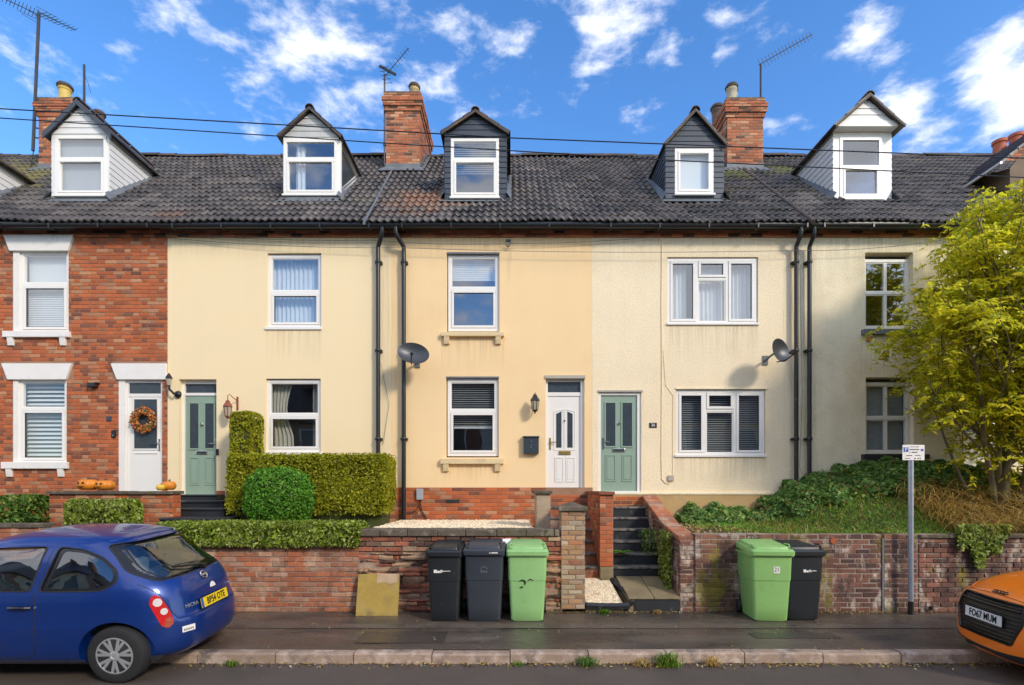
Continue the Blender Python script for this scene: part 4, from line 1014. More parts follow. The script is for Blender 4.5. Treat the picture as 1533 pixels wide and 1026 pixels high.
fr = MB().box(wx(817), wx(820.5), .08, .16, od[2], od[3]).box(wx(870), wx(875), .06, .16, od[2], od[3]).box(wx(820.5), wx(870), .08, .16, wz(592), wz(586.5)).box(wx(820.5), wx(870), .08, .16, wz(570.5), od[3] - .0).box(wx(817), wx(875), .05, .16, od[2], wz(736))
fr.build('door_frame', M['upvc'], h, bevel=.004)
MB().box(wx(820.5), wx(870), .12, .13, wz(586.5), wz(570.5)).build('fanlight', M['door_glass'], h)
panel_door(h, wx(820.5), wx(870), wz(736), wz(592), M['upvc'], 'arched', .10, 'r')
MB().box(wx(816), wx(876), -.03, .05, wz(567), wz(562.5)).build('door_head', M['curtain_beige'], h)
pl = MB().box(XC, XD, -.02, .2, 0.5, wz(730)).build('plinth', M['mortar'], h)
brickwork(pl, 'front', XC, wx(817), 1.15, wz(730), -.02, M['brick'], limit=200)
brickwork(pl, 'front', wx(817), XD - .002, 1.42, wz(741), -.02, M['brick'], limit=60)
MB().box(wx(668), wx(688), -.035, -.02, wz(753), wz(748)).build('air_vent', M['step_black'], h)
frieze(h, XC, XD - .003); gutter(h, XC + .004, XD, 7.03); roof(h, XC, XD)
dormer(h, 666, 758, 203, 165, 299, (675, 747, 208, 297), 'tilt', 239, M['slate'], 0, over=.06, corner=1, gm=M['glass_up'], fill=[('slats', .45, 1, M['blind'], 1.1)], roofm='tile', barge=.05)
downpipe(h, wx(606), wz(781), sx=-.12)
# verge strip between the cream and the yellow roof
v = MB()
for k in range(18):
    y0_ = -.33 + .205 * k; X = -2.86 + .0 * k - .012 * k
    v.add([(X - .02, y0_, zr(y0_) + .05), (X + .03, y0_, zr(y0_) + .05), (X + .02, y0_ + .2, zr(y0_ + .2) + .05), (X - .03, y0_ + .2, zr(y0_ + .2) + .05), (X - .02, y0_, zr(y0_) + .0), (X + .03, y0_, zr(y0_))], [(0, 1, 2, 3), (0, 4, 5, 1)])
v.build('verge_strip', M['lead'], h, recalc=False)
GAS = h
# stack on the party wall
chimney(h, -3.22, -2.36, 2.9, 4.6, 8.3, 12.0, 11.55, [(-2.58, 3.35, .46, .13, mat('buff_chimney_pot', (0.50, 0.36, 0.17), .7, .15, 5, .1, 40), True), (-2.9, 3.4, .02, .1, M['ridge'], False)], M['brick_chim'])
# ---- pale house
o1, o2, od = O((999, 1135, 385, 486)), O((1012, 1146, 583, 683)), O((896, 960, 586, 742))
h, w = house_shell('terraced_house', XD, XE, 'pale rough-rendered house with two wide three-light windows and sage door', 'house', M['render_d'], [o1, o2, od], wz(738))
window(h, *O((999.5, 1134.5, 386, 485)), 'three', fill=[('curtain', 0, .25, M['curtain']), ('curtain', .36, .66, M['curtain']), ('curtain', .72, 1, M['curtain'])], rec=.03, gm=M['glass_up'], tl=.055)
window(h, *O((1012.5, 1145.5, 584, 682)), 'three', fill=[('slats', 0, 1, M['blind'], .15)], rec=.03, tl=.055)
for (a, b, t) in ((998, 1136, 487), (1010, 1147, 684.5)): MB().box(wx(a), wx(b), -.035, .05, wz(t), wz(t - 3.2)).build('sill', M['upvc'], h, bevel=.004)
MB().box(wx(1011), wx(1150), -.02, .01, wz(583), wz(581)).build('head_strip', M['render_e'], h)
fr = MB().box(wx(896), wx(900), .03, .12, od[2], od[3]).box(wx(954.5), wx(960), .03, .12, od[2], od[3]).box(wx(900), wx(954.5), .03, .12, wz(591.5), od[3]).box(wx(896), wx(960), .01, .12, od[2], wz(735.5))
fr.build('door_frame', M['upvc'], h, bevel=.004)
panel_door(h, wx(900), wx(954.5), wz(735.5), wz(591.5), M['sage'], 'composite', .06, 'r')
MB().box(wx(895), wx(962), -.02, .02, wz(587), wz(584.5)).build('door_head', M['curtain_beige'], h)
pl = MB().box(XD, XE, -.03, .2, .5, wz(740)).build('plinth', M['ochre'], h)
brickwork(pl, 'front', wx(896), wx(962), 1.42, wz(743), -.03, M['brick'], limit=30)
MB().box(XD, XE, -.045, .0, wz(740.5), wz(738)).build('plinth_bead', M['render_e'], h)
frieze(h, XD, XE - .003); gutter(h, XD + .004, XE, 7.025); roof(h, XD, XE)
dormer(h, 996, 1083, 220, 164, 298, (1010, 1068, 223, 292), 'plain', None, M['slate'], -1, over=.03, corner=1, gm=M['glass'], fill=[('roller', 0, 1, M['blind'])], roofm='tile', barge=.05)
downpipe(h, wx(1188), wz(765), m_=M['black_worn'], r=.04)
chimney(h, 5.50, 6.42, 2.9, 4.6, 8.3, 11.85, 11.38, [(5.72, 3.15, .45, .135, mat('pale_chimney_pot', (0.46, 0.40, 0.28), .7, .15, 5, .1, 40), True), (5.66, 3.95, .5, .15, M['ridge'], True), (6.02, 3.75, .82, .11, mat('grey_chimney_pot', (0.40, 0.36, 0.27), .7, .15, 5, .1, 40), True)], M['brick_chim'])
# ---- right house
o1, o2 = O((1295, 1367, 378, 492)), O((1296, 1368, 565, 680))
h, w = house_shell('terraced_house', XE, XF, 'stained pale house half hidden behind the yellow-green tree', 'house', M['render_e'], [o1, o2, (9.0, 9.8, 2.1, 4.2)], 1.2)
window(h, *O((1296, 1366.5, 385, 491)), 'sash2x2', wz(436), rec=.10, gm=M['glass_up'])
window(h, *O((1297, 1367.5, 571, 679)), 'sash2x2', wz(625), rec=.10, fill=[('roller', .0, 1, M['blind_grey'])])
s_ = MB().box(wx(1289), wx(1387), -.09, .1, wz(502), wz(494.5)).build('sill', M['lead'], h, bevel=.006)
for bx in (1299, 1377): MB().prism([(-.08, wz(502)), (.02, wz(502)), (.02, wz(511)), (-.05, wz(511))], 'x', wx(bx - 3), wx(bx + 3)).build('sill_bracket', M['brick'], s_)
MB().box(wx(1289), wx(1387), -.09, .1, wz(688), wz(680.5)).build('sill', M['step_black'], h, bevel=.006)
panel_door(h, 9.05, 9.75, 2.1, 4.15, M['upvc'], 'halfglazed', .10, 'l')
MB().box(8.8, 10.0, -.75, -.02, 4.28, 4.42).build('porch_canopy', M['white_paint'], h, bevel=.01)
frieze(h, XE, XF - .003); gutter(h, XE + .004, XF, 7.03); roof(h, XE, XF)
dormer(h, 1248, 1334, 196, 150, 302, (1257, 1320, 206, 299), 'tilt', 250, M['white_board'], -1, over=.11, gm=M['glass_up'], roofm='tile', soffit=.16, barge=.05)
downpipe(h, wx(1207.5), wz(735), r=.04)
v = MB().tube([(5.80, -.36, zr(-.36) + .06), (5.82, 1.2, zr(1.2) + .06), (5.86, 2.75, zr(2.75) + .06)], .045, 8).build('verge_roll', M['ridge'], h, smooth=True)
for X in (XC, XD, XE - .10): MB().box(X - .005, X + .005, -.003, .01, 2.0, 6.90).build('joint', M['render_e'], GAS)
# ---- neighbours at both ends, only their roofs show
h, w = house_shell('terraced_house', -15.5, XA, 'mossy-roofed neighbour at the left edge of the picture, left of the brick house', 'house', M['mortar'], [], 0)
brickwork(w, 'front', -15.5, XA, 1.0, 6.91, 0, M['brick'], bond='flemish', limit=0)
gutter(h, -15.5, XA, 7.03); roof(h, -15.5, XA)
dormer(h, -97, -10, 240, 205, 297, (-80, -25, 245, 292), 'plain', None, M['white_board'], 1, over=.12, gm=M['glass_up'], roofm='tile', barge=.05)
chimney(h, -12.1, -11.2, 2.9, 4.6, 8.3, 11.85, 11.4, [(-11.6, 3.1, .42, .15, mat('yellow_chimney_pot', (0.60, 0.42, 0.10), .6, .15, 5, .1, 40), True), (-11.35, 3.9, .3, .13, M['ridge'], True)], M['brick_chim'])
h, w = house_shell('terraced_house', XF, XG, 'neighbour beyond the tree with a brown-sided dormer at the right edge', 'house', M['render_e'], [], 1.2)
gutter(h, XF + .004, XG, 7.03); roof(h, XF, XG)
# big side-facing dormer of the last house: brown render, dark tiled slope
X0, X1 = wx(1512, 11.2), 13.2
d = MB().add([(X0, .9, wz(285, 11.2)), (X1, .9, wz(285, 11.2)), (X1, .9, wz(190, 11.2)), ((X0 + X1) / 2, .9, wz(200, 11.2) + .6), (X0, .9, wz(252, 11.2)), (X0, 3.6, wz(252, 11.2) + .9), (X0, .9, wz(285, 11.2))], [(0, 1, 2, 3, 4), (4, 5, 6)]).build('dormer', mat('brown_render', (0.20, 0.14, 0.09), .8, .2, 3, .1, 40, .3, 40), h, recalc=False)
xa, xb = wx(1484, 11.2), (X0 + X1) / 2
for k in range(9):
    t0, t1 = k / 9, (k + 1.15) / 9
    def PP(t, y): return (xa + (xb - xa) * t, y, wz(253, 11.2) + (wz(160, 11.2) - wz(253, 11.2)) * t)
    a, b = PP(t0, .7), PP(t1, .7)
    MB().add([(a[0], .68, a[2] + .03), (b[0], .68, b[2]), (b[0], 4.2, b[2]), (a[0], 4.2, a[2] + .03), (a[0], .68, a[2] - .04), (b[0], .68, b[2] - .05), (b[0], 4.2, b[2] - .05), (a[0], 4.2, a[2] - .04)], [(0, 1, 2, 3), (4, 7, 6, 5), (0, 4, 5, 1), (1, 5, 6, 2), (3, 2, 6, 7), (0, 3, 7, 4)]).build('dormer_tile', M['tile'], d)
MB().tube([(xa - .03, .64, wz(255, 11.2)), (xa - .03, 2.4, wz(255, 11.2))], .03, 6).build('dormer_gutter', M['upvc'], d)
c = MB().box(13.3, 14.4, 3.6, 4.6, 9, 11.15).build('chimney', M['mortar_dark'], h)
brickwork(c, 'front', 13.3, 14.4, 10.4, 11.15, 3.6, M['brick_chim'], limit=60)
brickwork(c, 'left', 3.62, 4.6, 10.4, 11.15, 13.3, M['brick_chim'], limit=60)
tp = mat('red_clay_pot', (0.42, 0.10, 0.045), .7, .15, 5, .1, 40)
for q, hh in ((13.5, .38), (13.95, .55)): MB().lathe([(.16, 0), (.15, .05), (.14, hh - .1), (.17, hh - .08), (.17, hh), (.13, hh), (.12, hh - .1)], (q, 4.0, 11.15)).build('chimney_pot', tp, c, smooth=True)

# ============================================================ HOUSES ACROSS THE ROAD (behind the camera; they are what the lower windows and the car paint mirror)
OY = -17.5
OW = mat('opposite_brick', (0.30, 0.13, 0.08), .9, .3, 1.5, .2, 12)
names = ['leftmost brick', 'stained cream', 'left buff brick', 'middle red brick', 'white rendered', 'weathered cream', 'yellow painted', 'smooth cream painted', 'rightmost buff brick']
for i in range(9):
    X = -22.5 + 5.2 * i
    h = thing('opposite_house', (X + 2.6, OY, 0), names[i] + ' house across the road, seen only mirrored in the windows', 'house', 'houses across the road')
    m_ = [M['brick_old'], M['render_e'], M['brick_pillar'], OW, M['white_paint'], M['render_e'], M['render_c'], M['render_b'], M['brick_pillar']][i]
    MB().box(X, X + 5.19, OY - 8, OY, 0, 5.6).build('wall', m_, h)
    MB().prism([(OY + .3, 5.5), (OY - 4, 8.6), (OY - 8.3, 5.5)], 'x', X, X + 5.19).build('roof', M['step_black'], h)
    MB().box(X + 4.5, X + 5.5, OY - 4.8, OY - 3.2, 7.8, 9.8).build('chimney', OW, h)
    for (a, z) in ((.6, 1.0), (3.2, 1.0), (.6, 3.7), (3.2, 3.7)):
        f = frame_mb(X + a, X + a + 1.3, z, z + 1.5, .09, OY, OY + .07).build('window', M['upvc'], h)
        MB().box(X + a + .09, X + a + 1.21, OY + .01, OY + .03, z + .09, z + 1.41).build('pane', M['door_glass'], f)
    MB().box(X + 2.1, X + 2.95, OY + .01, OY + .07, 0.15, 2.2).build('door', M['sage'], h)
# ============================================================ THINGS ON THE HOUSE FRONTS
M['dish'] = mat('grey_dish_metal', (0.075, 0.078, 0.085), 0.4, 0.1, 4, 0.05, 50, metallic=.3)
def satellite_dish(label, px, py, wall_off, rz, rx, tilt, w=.33, hgt=.25):
    D = 10.3 - wall_off
    t = thing('satellite_dish', (wx(px, D), yy(D), wz(py, D)), label, 'satellite dish', 'satellite dishes on the fronts')
    mb = MB(); nr, ns = 8, 28
    Mx = Matrix.Rotation(rz, 4, 'Z') @ Matrix.Rotation(rx, 4, 'X') @ Matrix.Rotation(tilt, 4, 'Y')
    # dish faces -y locally
    for off in (0, .008):
        for i in range(nr + 1):
            r = i / nr
            for k in range(ns):
                a = 2 * math.pi * k / ns
                mb.v.append(Mx @ Vector((w * r * math.cos(a), -.085 * r * r + off, hgt * r * math.sin(a))))
    for L in (0, 1):
        b = L * (nr + 1) * ns
        for i in range(nr):
            for k in range(ns):
                q = (b + i * ns + k, b + i * ns + (k + 1) % ns, b + (i + 1) * ns + (k + 1) % ns, b + (i + 1) * ns + k)
                mb.f.append(q)
    b = (nr + 1) * ns
    for k in range(ns): mb.f.append((nr * ns + k, nr * ns + (k + 1) % ns, b + nr * ns + (k + 1) % ns, b + nr * ns + k))
    mb.build('reflector', M['dish'], t, local=True, smooth=True, origin=(0, 0, 0))
    tip = Mx @ Vector((0.0, -.36, -.17))
    MB().tube([Mx @ Vector((0, 0, -hgt * .9)), Mx @ Vector((0, -.18, -hgt * 1.05)), tip], .012, 8).build('feed_arm', M['black_plastic'], t, local=True)
    MB().tube([tip, tip + (Mx @ Vector((0, .10, .05)))], .028, 12).build('receiver', M['black_plastic'], t, local=True, smooth=True)
    MB().tube([(0, .02, 0), (0, wall_off * .6, -.02), (0, wall_off - .02, -.06)], .022, 8).build('mast', M['lead'], t, local=True)
    MB().box(-.05, .05, wall_off - .025, wall_off - .002, -.14, .04).build('wall_plate', M['lead'], t, local=True)
    return t
satellite_dish('dark grey satellite dish left of the yellow house\'s upper window, over a downpipe', 619, 532, .42, R(10), R(-14), R(10), .30, .215)
satellite_dish('dark grey satellite dish right of the pale house\'s wide upper window', 1163, 527, .46, R(28), R(-8), R(10), .24, .23)

M['lamp_glass'] = mat('amber_lamp_glass', (0.45, 0.40, 0.30), 0.2, .1, 5)
M['copper'] = mat('aged_copper', (0.32, 0.10, 0.05), 0.45, .2, 8, .1, 50, metallic=.4)
def lantern(label, px, py, mtl, style):
    t = thing('wall_lantern', (wx(px, 10.1), -.2 if style != 'side' else -.14, wz(py, 10.1)), label, 'lantern')
    s = 1.0
    def L(prof, name, m_, seg=6): return MB().lathe(prof, (0, 0, 0), seg).build(name, m_, t, local=True)
    if style in ('up', 'hang'):
        L([(.07, .06), (.095, .05), (.085, .08), (.05, .13), (.04, .15), (.045, .16), (.012, .18), (.008, .21)], 'cap', mtl)
        L([(.055, -.13), (.05, -.15), (.02, -.17), (.006, -.19)], 'base', mtl)
        g = L([(.045, -.13), (.072, .05)], 'lamp_glass', M['lamp_glass'])
        L([(.015, -.1), (.022, -.03), (.01, 0)], 'bulb', M['white_paint'], 10)
        mbx = MB()
        for k in range(6):
            a = math.pi * 2 * k / 6
            mbx.tube([(.055 * math.cos(a), .055 * math.sin(a), -.13), (.082 * math.cos(a), .082 * math.sin(a), .055)], .007, 4)
        mbx.build('cage', mtl, t, local=True)
        if style == 'up':
            MB().tube([(0, 0, -.16), (0, .05, -.19), (0, .12, -.17), (0, .19, -.05)], .012, 6).build('bracket', mtl, t, local=True)
            MB().lathe([(.045, .0), (.04, -.02)], (0, .19, -.04), 14, 'y').build('wall_plate', mtl, t, local=True)
        else:
            MB().tube([(0, 0, .2), (0, 0, .27), (.02, .02, .3), (.07, .06, .24), (.09, .16, .20), (.09, .2, .1)], .009, 6).build('bracket', mtl, t, local=True)
            MB().box(.075, .105, .18, .2, .02, .28).build('wall_plate', mtl, t, local=True)
    elif style == 'side':
        L([(.05, .10), (.07, .09), (.06, .12), (.03, .17), (.008, .20)], 'cap', mtl)
        L([(.035, -.04), (.055, .09)], 'lamp_glass', M['lamp_glass'])
        MB().tube([(0, 0, -.04), (.01, 0, -.12), (.08, .02, -.20), (.10, .12, -.20)], .022, 8).build('bracket', mtl, t, local=True, smooth=True)
        MB().lathe([(.06, .02), (.075, 0), (.06, -.03), (.03, -.05)], (.10, .12, -.20), 14, 'y').build('wall_plate', mtl, t, local=True, smooth=True)
    return t
lantern('black six-sided lantern on the yellow wall between window and white door', 801, 604, M['black_plastic'], 'up')
lantern('rusty copper lantern hanging above the tall narrow bush', 341, 613, M['copper'], 'hang')
lantern('black lantern on the joint of the brick and the cream house, between their doors', 250, 573, M['black_plastic'], 'side')
t = thing('floodlight', (wx(143), -.01, wz(577)), 'small black floodlight on brick wall left of white door lintel', 'light')
MB().box(-.09, .07, -.10, .0, -.05, .035).build('housing', M['black_plastic'], t, local=True, bevel=.01)
MB().box(.03, .10, -.07, .0, .02, .05).build('sensor', M['black_plastic'], t, local=True, bevel=.008)
t = thing('key_safe', (wx(164), 0, wz(627)), 'small dark box on the brick wall, upper of two beside the door', 'box')
MB().box(-.045, .045, -.03, 0, -.045, .045).build('housing', M['slate'], t, local=True, bevel=.006)
t = thing('doorbell', (wx(171), 0, wz(650)), 'black doorbell with pale button, nearest the white half-glazed door', 'doorbell')
MB().box(-.04, .04, -.03, 0, -.075, .075).build('housing', M['black_plastic'], t, local=True, bevel=.006)
MB().lathe([(.014, -.032), (.012, -.036)], (0, 0, -.03), 12, 'y').build('button', M['chrome'], t, local=True)
t = thing('doorbell', (wx(326), 0, wz(677)), 'black doorbell on cream wall right of the left sage door', 'doorbell')
MB().box(-.025, .025, -.03, 0, -.06, .06).build('housing', M['black_plastic'], t, local=True, bevel=.006)
t = thing('letter_box', (wx(795), 0, wz(667)), 'anthracite wall letter box beside the white panelled door', 'post box')
PBX = mat('anthracite_box_paint', (0.035, 0.045, 0.058), .4, .08, 4)
MB().box(-.15, .15, -.11, -.0, -.17, .15).build('housing', PBX, t, local=True, bevel=.008)
MB().prism([(-.13, .15), (0, .15), (0, .19), (-.13, .165)], 'x', -.16, .16).build('lid', PBX, t, local=True)
MB().lathe([(.016, -.003), (.014, -.008)], (0, -.11, .07), 10, 'y').build('lock', M['chrome'], t, local=True)
MB().box(-.01, .01, -.115, -.11, -.06, -.02).build('emblem', M['chrome'], t, local=True)
MB().box(-.012, .004, -.115, -.11, -.008, .012).build('emblem', M['chrome'], t, local=True)
# number plaque
t = thing('number_plaque', (wx(977.5), 0, wz(637)), 'little black house number plaque reading 36 right of a sage door', 'sign')
MB().box(-.075, .075, -.012, 0, -.05, .05).build('plate', M['black_plastic'], t, local=True, bevel=.003)
text_mesh('36', .085, M['white_paint'], t, (0, -.0135, .002), (R(90), 0, 0))
# meter box, cable box, hook
t = thing('meter_box', (wx(629.5), -.03, wz(740)), 'grey plastic cable box on the brick plinth by the downpipe', 'box')
MB().box(-.065, .065, -.07, 0, -.11, .11).build('housing', M['blind_grey'], t, local=True, bevel=.01)
MB().tube([(0, -.04, -.11), (.01, -.04, -.2), (.04, -.03, -.34), (.12, -.03, -.46), (.16, -.04, -.58)], .012, 6).build('cable', M['black_plastic'], t, local=True, smooth=True)
MB().tube([(0, -.04, -.2), (-.08, -.03, -.32), (-.2, -.03, -.38), (-.28, -.03, -.36)], .006, 6).build('cable', M['black_plastic'], t, local=True, smooth=True)
t = thing('cable_box', (wx(1004), 0, wz(716)), 'beige telephone cable box low on pale house wall', 'box')
MB().box(-.055, .055, -.045, 0, -.055, .055).build('housing', M['curtain_beige'], t, local=True, bevel=.008)
x0_ = wx(990) - wx(1004); zt_ = wz(356) - wz(716)
MB().tube([(.0, -.02, -.05), (-.03, -.02, -.11), (-.10, -.015, -.10), (x0_ + .01, -.012, -.02), (x0_, -.012, .4), (x0_ + .01, -.012, 2.4), (x0_, -.012, 3.4), (x0_ + .01, -.012, zt_)], .0075, 6).build('cable', M['render_e'], t, local=True, smooth=True)
MB().tube([(.04, -.01, .05), (.04, -.01, .9), (.05, -.01, 1.65), (-.10, -.01, 1.85), (-.15, -.01, 2.55)], .005, 5).build('cable', M['render_e'], t, local=True)
t = thing('cable_hook', (wx(761), 0, wz(367)), 'small metal cable hook high on yellow wall', 'hook')
MB().box(-.05, .05, -.03, 0, .06, .10).build('plate', M['lead'], t, local=True)
MB().tube([(.04, -.03, .07), (.05, -.07, .0), (.02, -.08, -.06), (-.03, -.06, -.05), (-.05, -.05, -.01)], .012, 8).build('hook', M['step_edge'], t, local=True, smooth=True)
# loose cables on the fronts
def cable(label, pts, r=.006, m_=None, name='cable', cat='cable'):
    # hangs in an arc from point to point
    out = []
    for i in range(len(pts) - 1):
        a, b, sag = Vector(pts[i][:3]), Vector(pts[i + 1][:3]), pts[i][3] if len(pts[i]) > 3 else 0
        n = 14
        for k in range(n + (1 if i == len(pts) - 2 else 0)):
            u = k / n; p = a.lerp(b, u); p.z -= 4 * sag * u * (1 - u); out.append(p)
    o = MB().tube(out, r, 5).build(name, m_ or M['black_plastic'], None, smooth=True)
    return tag(o, label, cat)
cable('thin black cable bowing out beside the right-hand of two middle downpipes', [(wx(571), -.05, wz(545), .0), (wx(583), -.03, wz(606), 0), (wx(574), -.03, wz(665))], .0035)
cable('upper of two faint grey wires strung along the fronts under the eaves', [(wx(250), -.06, wz(352), .05), (wx(560), -.06, wz(362), .04), (wx(761), -.08, wz(368), .03), (wx(985), -.06, wz(357), .0)], .005, M['lead'], cat='wire')
cable('lower of two faint grey wires strung along the fronts under the eaves', [(wx(251), -.05, wz(358), .06), (wx(600), -.14, wz(376), .06), (wx(1190), -.14, wz(380), .06), (wx(1400), -.14, wz(365))], .005, M['lead'], cat='wire')
cable('thin wire dangling between the two right-hand downpipes', [(wx(1192), -.13, wz(400), .0), (wx(1199), -.05, wz(590), 0), (wx(1192), -.12, wz(700), 0), (wx(1203), -.08, wz(725))], .003)

# wreath
t = thing('wreath', (wx(215.5, 10.28), -.005, wz(629, 10.28)), 'orange autumn leaf wreath hanging on white half-glazed door', 'wreath')
M['wr'] = leaf_mat('autumn_wreath_leaf', (0.50, 0.14, 0.02), [(0.70, 0.42, 0.12), (0.20, 0.05, 0.012)], (0.6, 0.66), (0.75, 0.78), tr=.1)
wr = MB()
for i in range(520):
    a = rng.uniform(0, 6.283); b = rng.uniform(0, 6.283); rr = .185 + .065 * math.cos(b); c = Vector((rr * math.cos(a), -.03 + .045 * math.sin(b) - .01, rr * math.sin(a)))
    u = Vector((rng.gauss(0, 1), rng.gauss(0, 1), rng.gauss(0, 1))).normalized() * rng.uniform(.02, .038); v2 = u.orthogonal().normalized() * rng.uniform(.01, .02)
    wr.add([c - u, c - v2, c + u, c + v2], [(0, 1, 2, 3)])
wr.build('leaves', M['wr'], t, local=True, recalc=False, origin=(0, 0, 0))
mb = MB()
pts = [(.185 * math.cos(a), -.03, .185 * math.sin(a)) for a in [6.283 * k / 24 for k in range(25)]]
mb.tube(pts, .035, 8).build('ring', M['bark'], t, local=True)

# ============================================================ AERIALS AND WIRES
AL = mat('weathered_aerial_metal', (0.06, 0.06, 0.065), .5, .2, 5, metallic=.5)
def yagi(t, base, direc, n, el, upv=(0, 0, 1), taper=.6, r=.006):
    d = Vector(direc); b = Vector(base)
    MB().tube([b, b + d], r * 1.6, 6).build('boom', AL, t, local=True)
    s_ = d.cross(Vector(upv)).normalized()
    for k in range(n):
        c = b + d * ((k + .5) / n); l = el * (1 - (1 - taper) * k / n)
        MB().tube([c - s_ * l, c + s_ * l], r, 4).build('element', AL, t, local=True)
D = 13.2
t = thing('tv_aerial', (wx(52, D), yy(D) - .05, wz(228, D)), 'tallest aerial on a leaning mast beside left-hand chimney', 'aerial')
top = Vector((wx(61, D) - wx(52, D), 0, wz(22, D) - wz(228, D)))
MB().tube([(0, 0, 0), top], .035, 8).build('mast', AL, t, local=True)
yagi(t, top + Vector((0, 0, -.05)), (-1.05, -.2, .38), 13, .12, upv=(0, 1, .0), taper=.7)
yagi(t, top, (.18, .9, .35), 9, .2, upv=(0, 0, 1))
for k in (-1, 0, 1): MB().tube([top + Vector((.02, -.1, -.02 + .09 * k)), top + Vector((.42, .05, -.16 + .09 * k))], .006, 4).build('reflector_bar', AL, t, local=True)
for k in (-1, 0, 1): MB().tube([top + Vector((-.45 + .1 * abs(k), -.1, -.02 + .09 * k)), top + Vector((-.02, .05, -.16 + .09 * k))], .006, 4).build('reflector_bar', AL, t, local=True)
for z in (.35, .6): MB().tube([(0.02, 0, z), (.2, .12, z + .02), (.28, .1, z + .0)], .02, 6).build('bracket', AL, t, local=True)
MB().tube([(-.05, 0, -.4), (.03, 0, .1)], .01, 4).build('stay', AL, t, local=True)
t = thing('aerial_pole', (wx(126, 13.6), yy(13.6), wz(170, 13.6)), 'short bare aerial pole behind the left white dormer', 'aerial')
MB().tube([(0, 0, -.3), (0, 0, wz(97, 13.6) - wz(170, 13.6))], .028, 8).build('mast', AL, t, local=True)
MB().tube([(.04, 0, .95), (.10, 0, .8), (.17, 0, .55)], .006, 4).build('wire', AL, t, local=True)
t = thing('tv_aerial', (-3.27, 2.95, 8.5), 'aerial fixed to the left side of the middle chimney', 'aerial')
zt_ = wz(112, 13.25) - 8.5
MB().tube([(0, 0, 0), (0, 0, zt_)], .022, 8).build('mast', M['chrome'] if False else AL, t, local=True)
yagi(t, (0, 0, zt_ - .05), (.68, -.3, .48), 10, .12, upv=(0, 1, .2), taper=.6)
MB().tube([(-.12, 0, zt_ + .22), (.30, -.1, zt_ - .08)], .035, 6).build('reflector_bar', AL, t, local=True)
for k in range(5): MB().tube([(-.15 + .03 * k, .0, zt_ + .18 - .1 * k), (.1 + .03 * k, -.12, zt_ + .1 - .1 * k)], .006, 4).build('reflector_bar', AL, t, local=True)
for z in (1.1, 2.2): MB().box(-.03, .09, -.03, .03, z, z + .05).build('bracket', AL, t, local=True)
t = thing('tv_aerial', (wx(1139, 13.3), yy(13.3), 11.85), 'long slanting aerial on top of the right-hand chimney', 'aerial')
zt_ = wz(96, 13.3) - 11.85
MB().tube([(0, 0, -.2), (0, 0, zt_)], .028, 8).build('mast', AL, t, local=True)
yagi(t, (-.06, 0, zt_ - .03), (1.30, -.15, .66), 16, .13, upv=(0, 1, .1), taper=.75)
cable('upper of the two black power lines crossing the sky in front of the dormers', [(-30, -1.5, wz(118, 8.8), .0), (wx(0, 8.8), -1.5, wz(163, 8.8), 0), (wx(770, 8.8), -1.5, wz(207, 8.8), 0), (wx(1533, 8.8), -1.5, wz(237, 8.8), 0), (30, -1.5, wz(262, 8.8))], .010, name='power_line', cat='power line')
cable('lower of the two black power lines crossing the sky in front of the dormers', [(-30, -1.5, wz(130, 8.8), .0), (wx(0, 8.8), -1.5, wz(177, 8.8), 0), (wx(600, 8.8), -1.5, wz(216, 8.8), 0), (wx(1000, 8.8), -1.5, wz(240, 8.8), 0), (wx(1533, 8.8), -1.5, wz(266, 8.8), 0), (30, -1.5, wz(300, 8.8))], .009, name='power_line', cat='power line')

# ============================================================ GARDEN WALLS, STEPS, GROUND
D0 = 7.97; Y0 = yy(D0)
def GX(px, D=D0): return wx(px, D)
def GZ(py, D=D0): return wz(py, D)
# left wall, hidden at its top by the trimmed ground hedge
t = thing('garden_wall', (-4, Y0, 0), 'red brick garden wall topped by the low leafy hedge, behind the blue car', 'wall', 'front garden walls')
w = MB().box(-5.6, GX(537), Y0, Y0 + .22, -.1, 1.08).build('wall', M['mortar_dark'], t)
brickwork(w, 'front', -5.6, GX(537), 0.0, 1.08, Y0, M['brick_gw'] if 'brick_gw' in M else M['brick_old'], limit=300, rough=.004, proud=.009)
t = thing('garden_wall', (-9, Y0, 0), 'low brick garden wall at the far left edge behind the blue car roof', 'wall', 'front garden walls')
w = MB().box(-13, -7.3, Y0, Y0 + .22, -.1, 1.30).build('wall', M['mortar_dark'], t)
brickwork(w, 'front', -13, -7.3, 0, 1.30, Y0, M['brick_old'], limit=250, rough=.003, focus=(-9, 1.3))
for k in range(14): MB().box(-13 + k * .41, -13 + k * .41 + .39, Y0 - .04, Y0 + .26, 1.30, 1.36).build('coping_stone', M['stone_cap'], w, bevel=.01)
t = thing('planter', (-9.3, Y0, 1.36), 'short brick planter block on the low wall at left edge', 'planter')
for k in range(5): MB().box(-9.72 + k * .115, -9.72 + k * .115 + .105, Y0 - .01, Y0 + .22, 1.362, 1.50).build('brick', M['brick_old'], t, bevel=.006)
# middle wall: spalled brick and stone with a coping
t = thing('garden_wall', (-1, Y0, 0), 'crumbling spalled brick garden wall behind the three middle bins', 'wall', 'front garden walls')
xl, xr = GX(537), GX(842)
w = MB().box(xl, xr, Y0 + .02, Y0 + .26, -.1, 1.17).build('wall', M['mortar_dark'], t)
M['rubble'] = mat('spalled_brick', (0.36, 0.12, 0.065), 0.9, 0.35, 3, 0.35, 40, 0.9, 50, island=0.3, c2=[(0.46, 0.30, 0.18), (0.12, 0.065, 0.045)], c2rand=True, c2lo=(0.5, 0.62), c2hi=(0.7, 0.78))
brickwork(w, 'front', xl, xr, 0.93, 1.17, Y0, M['rubble'], limit=60, rough=.006, proud=.012)
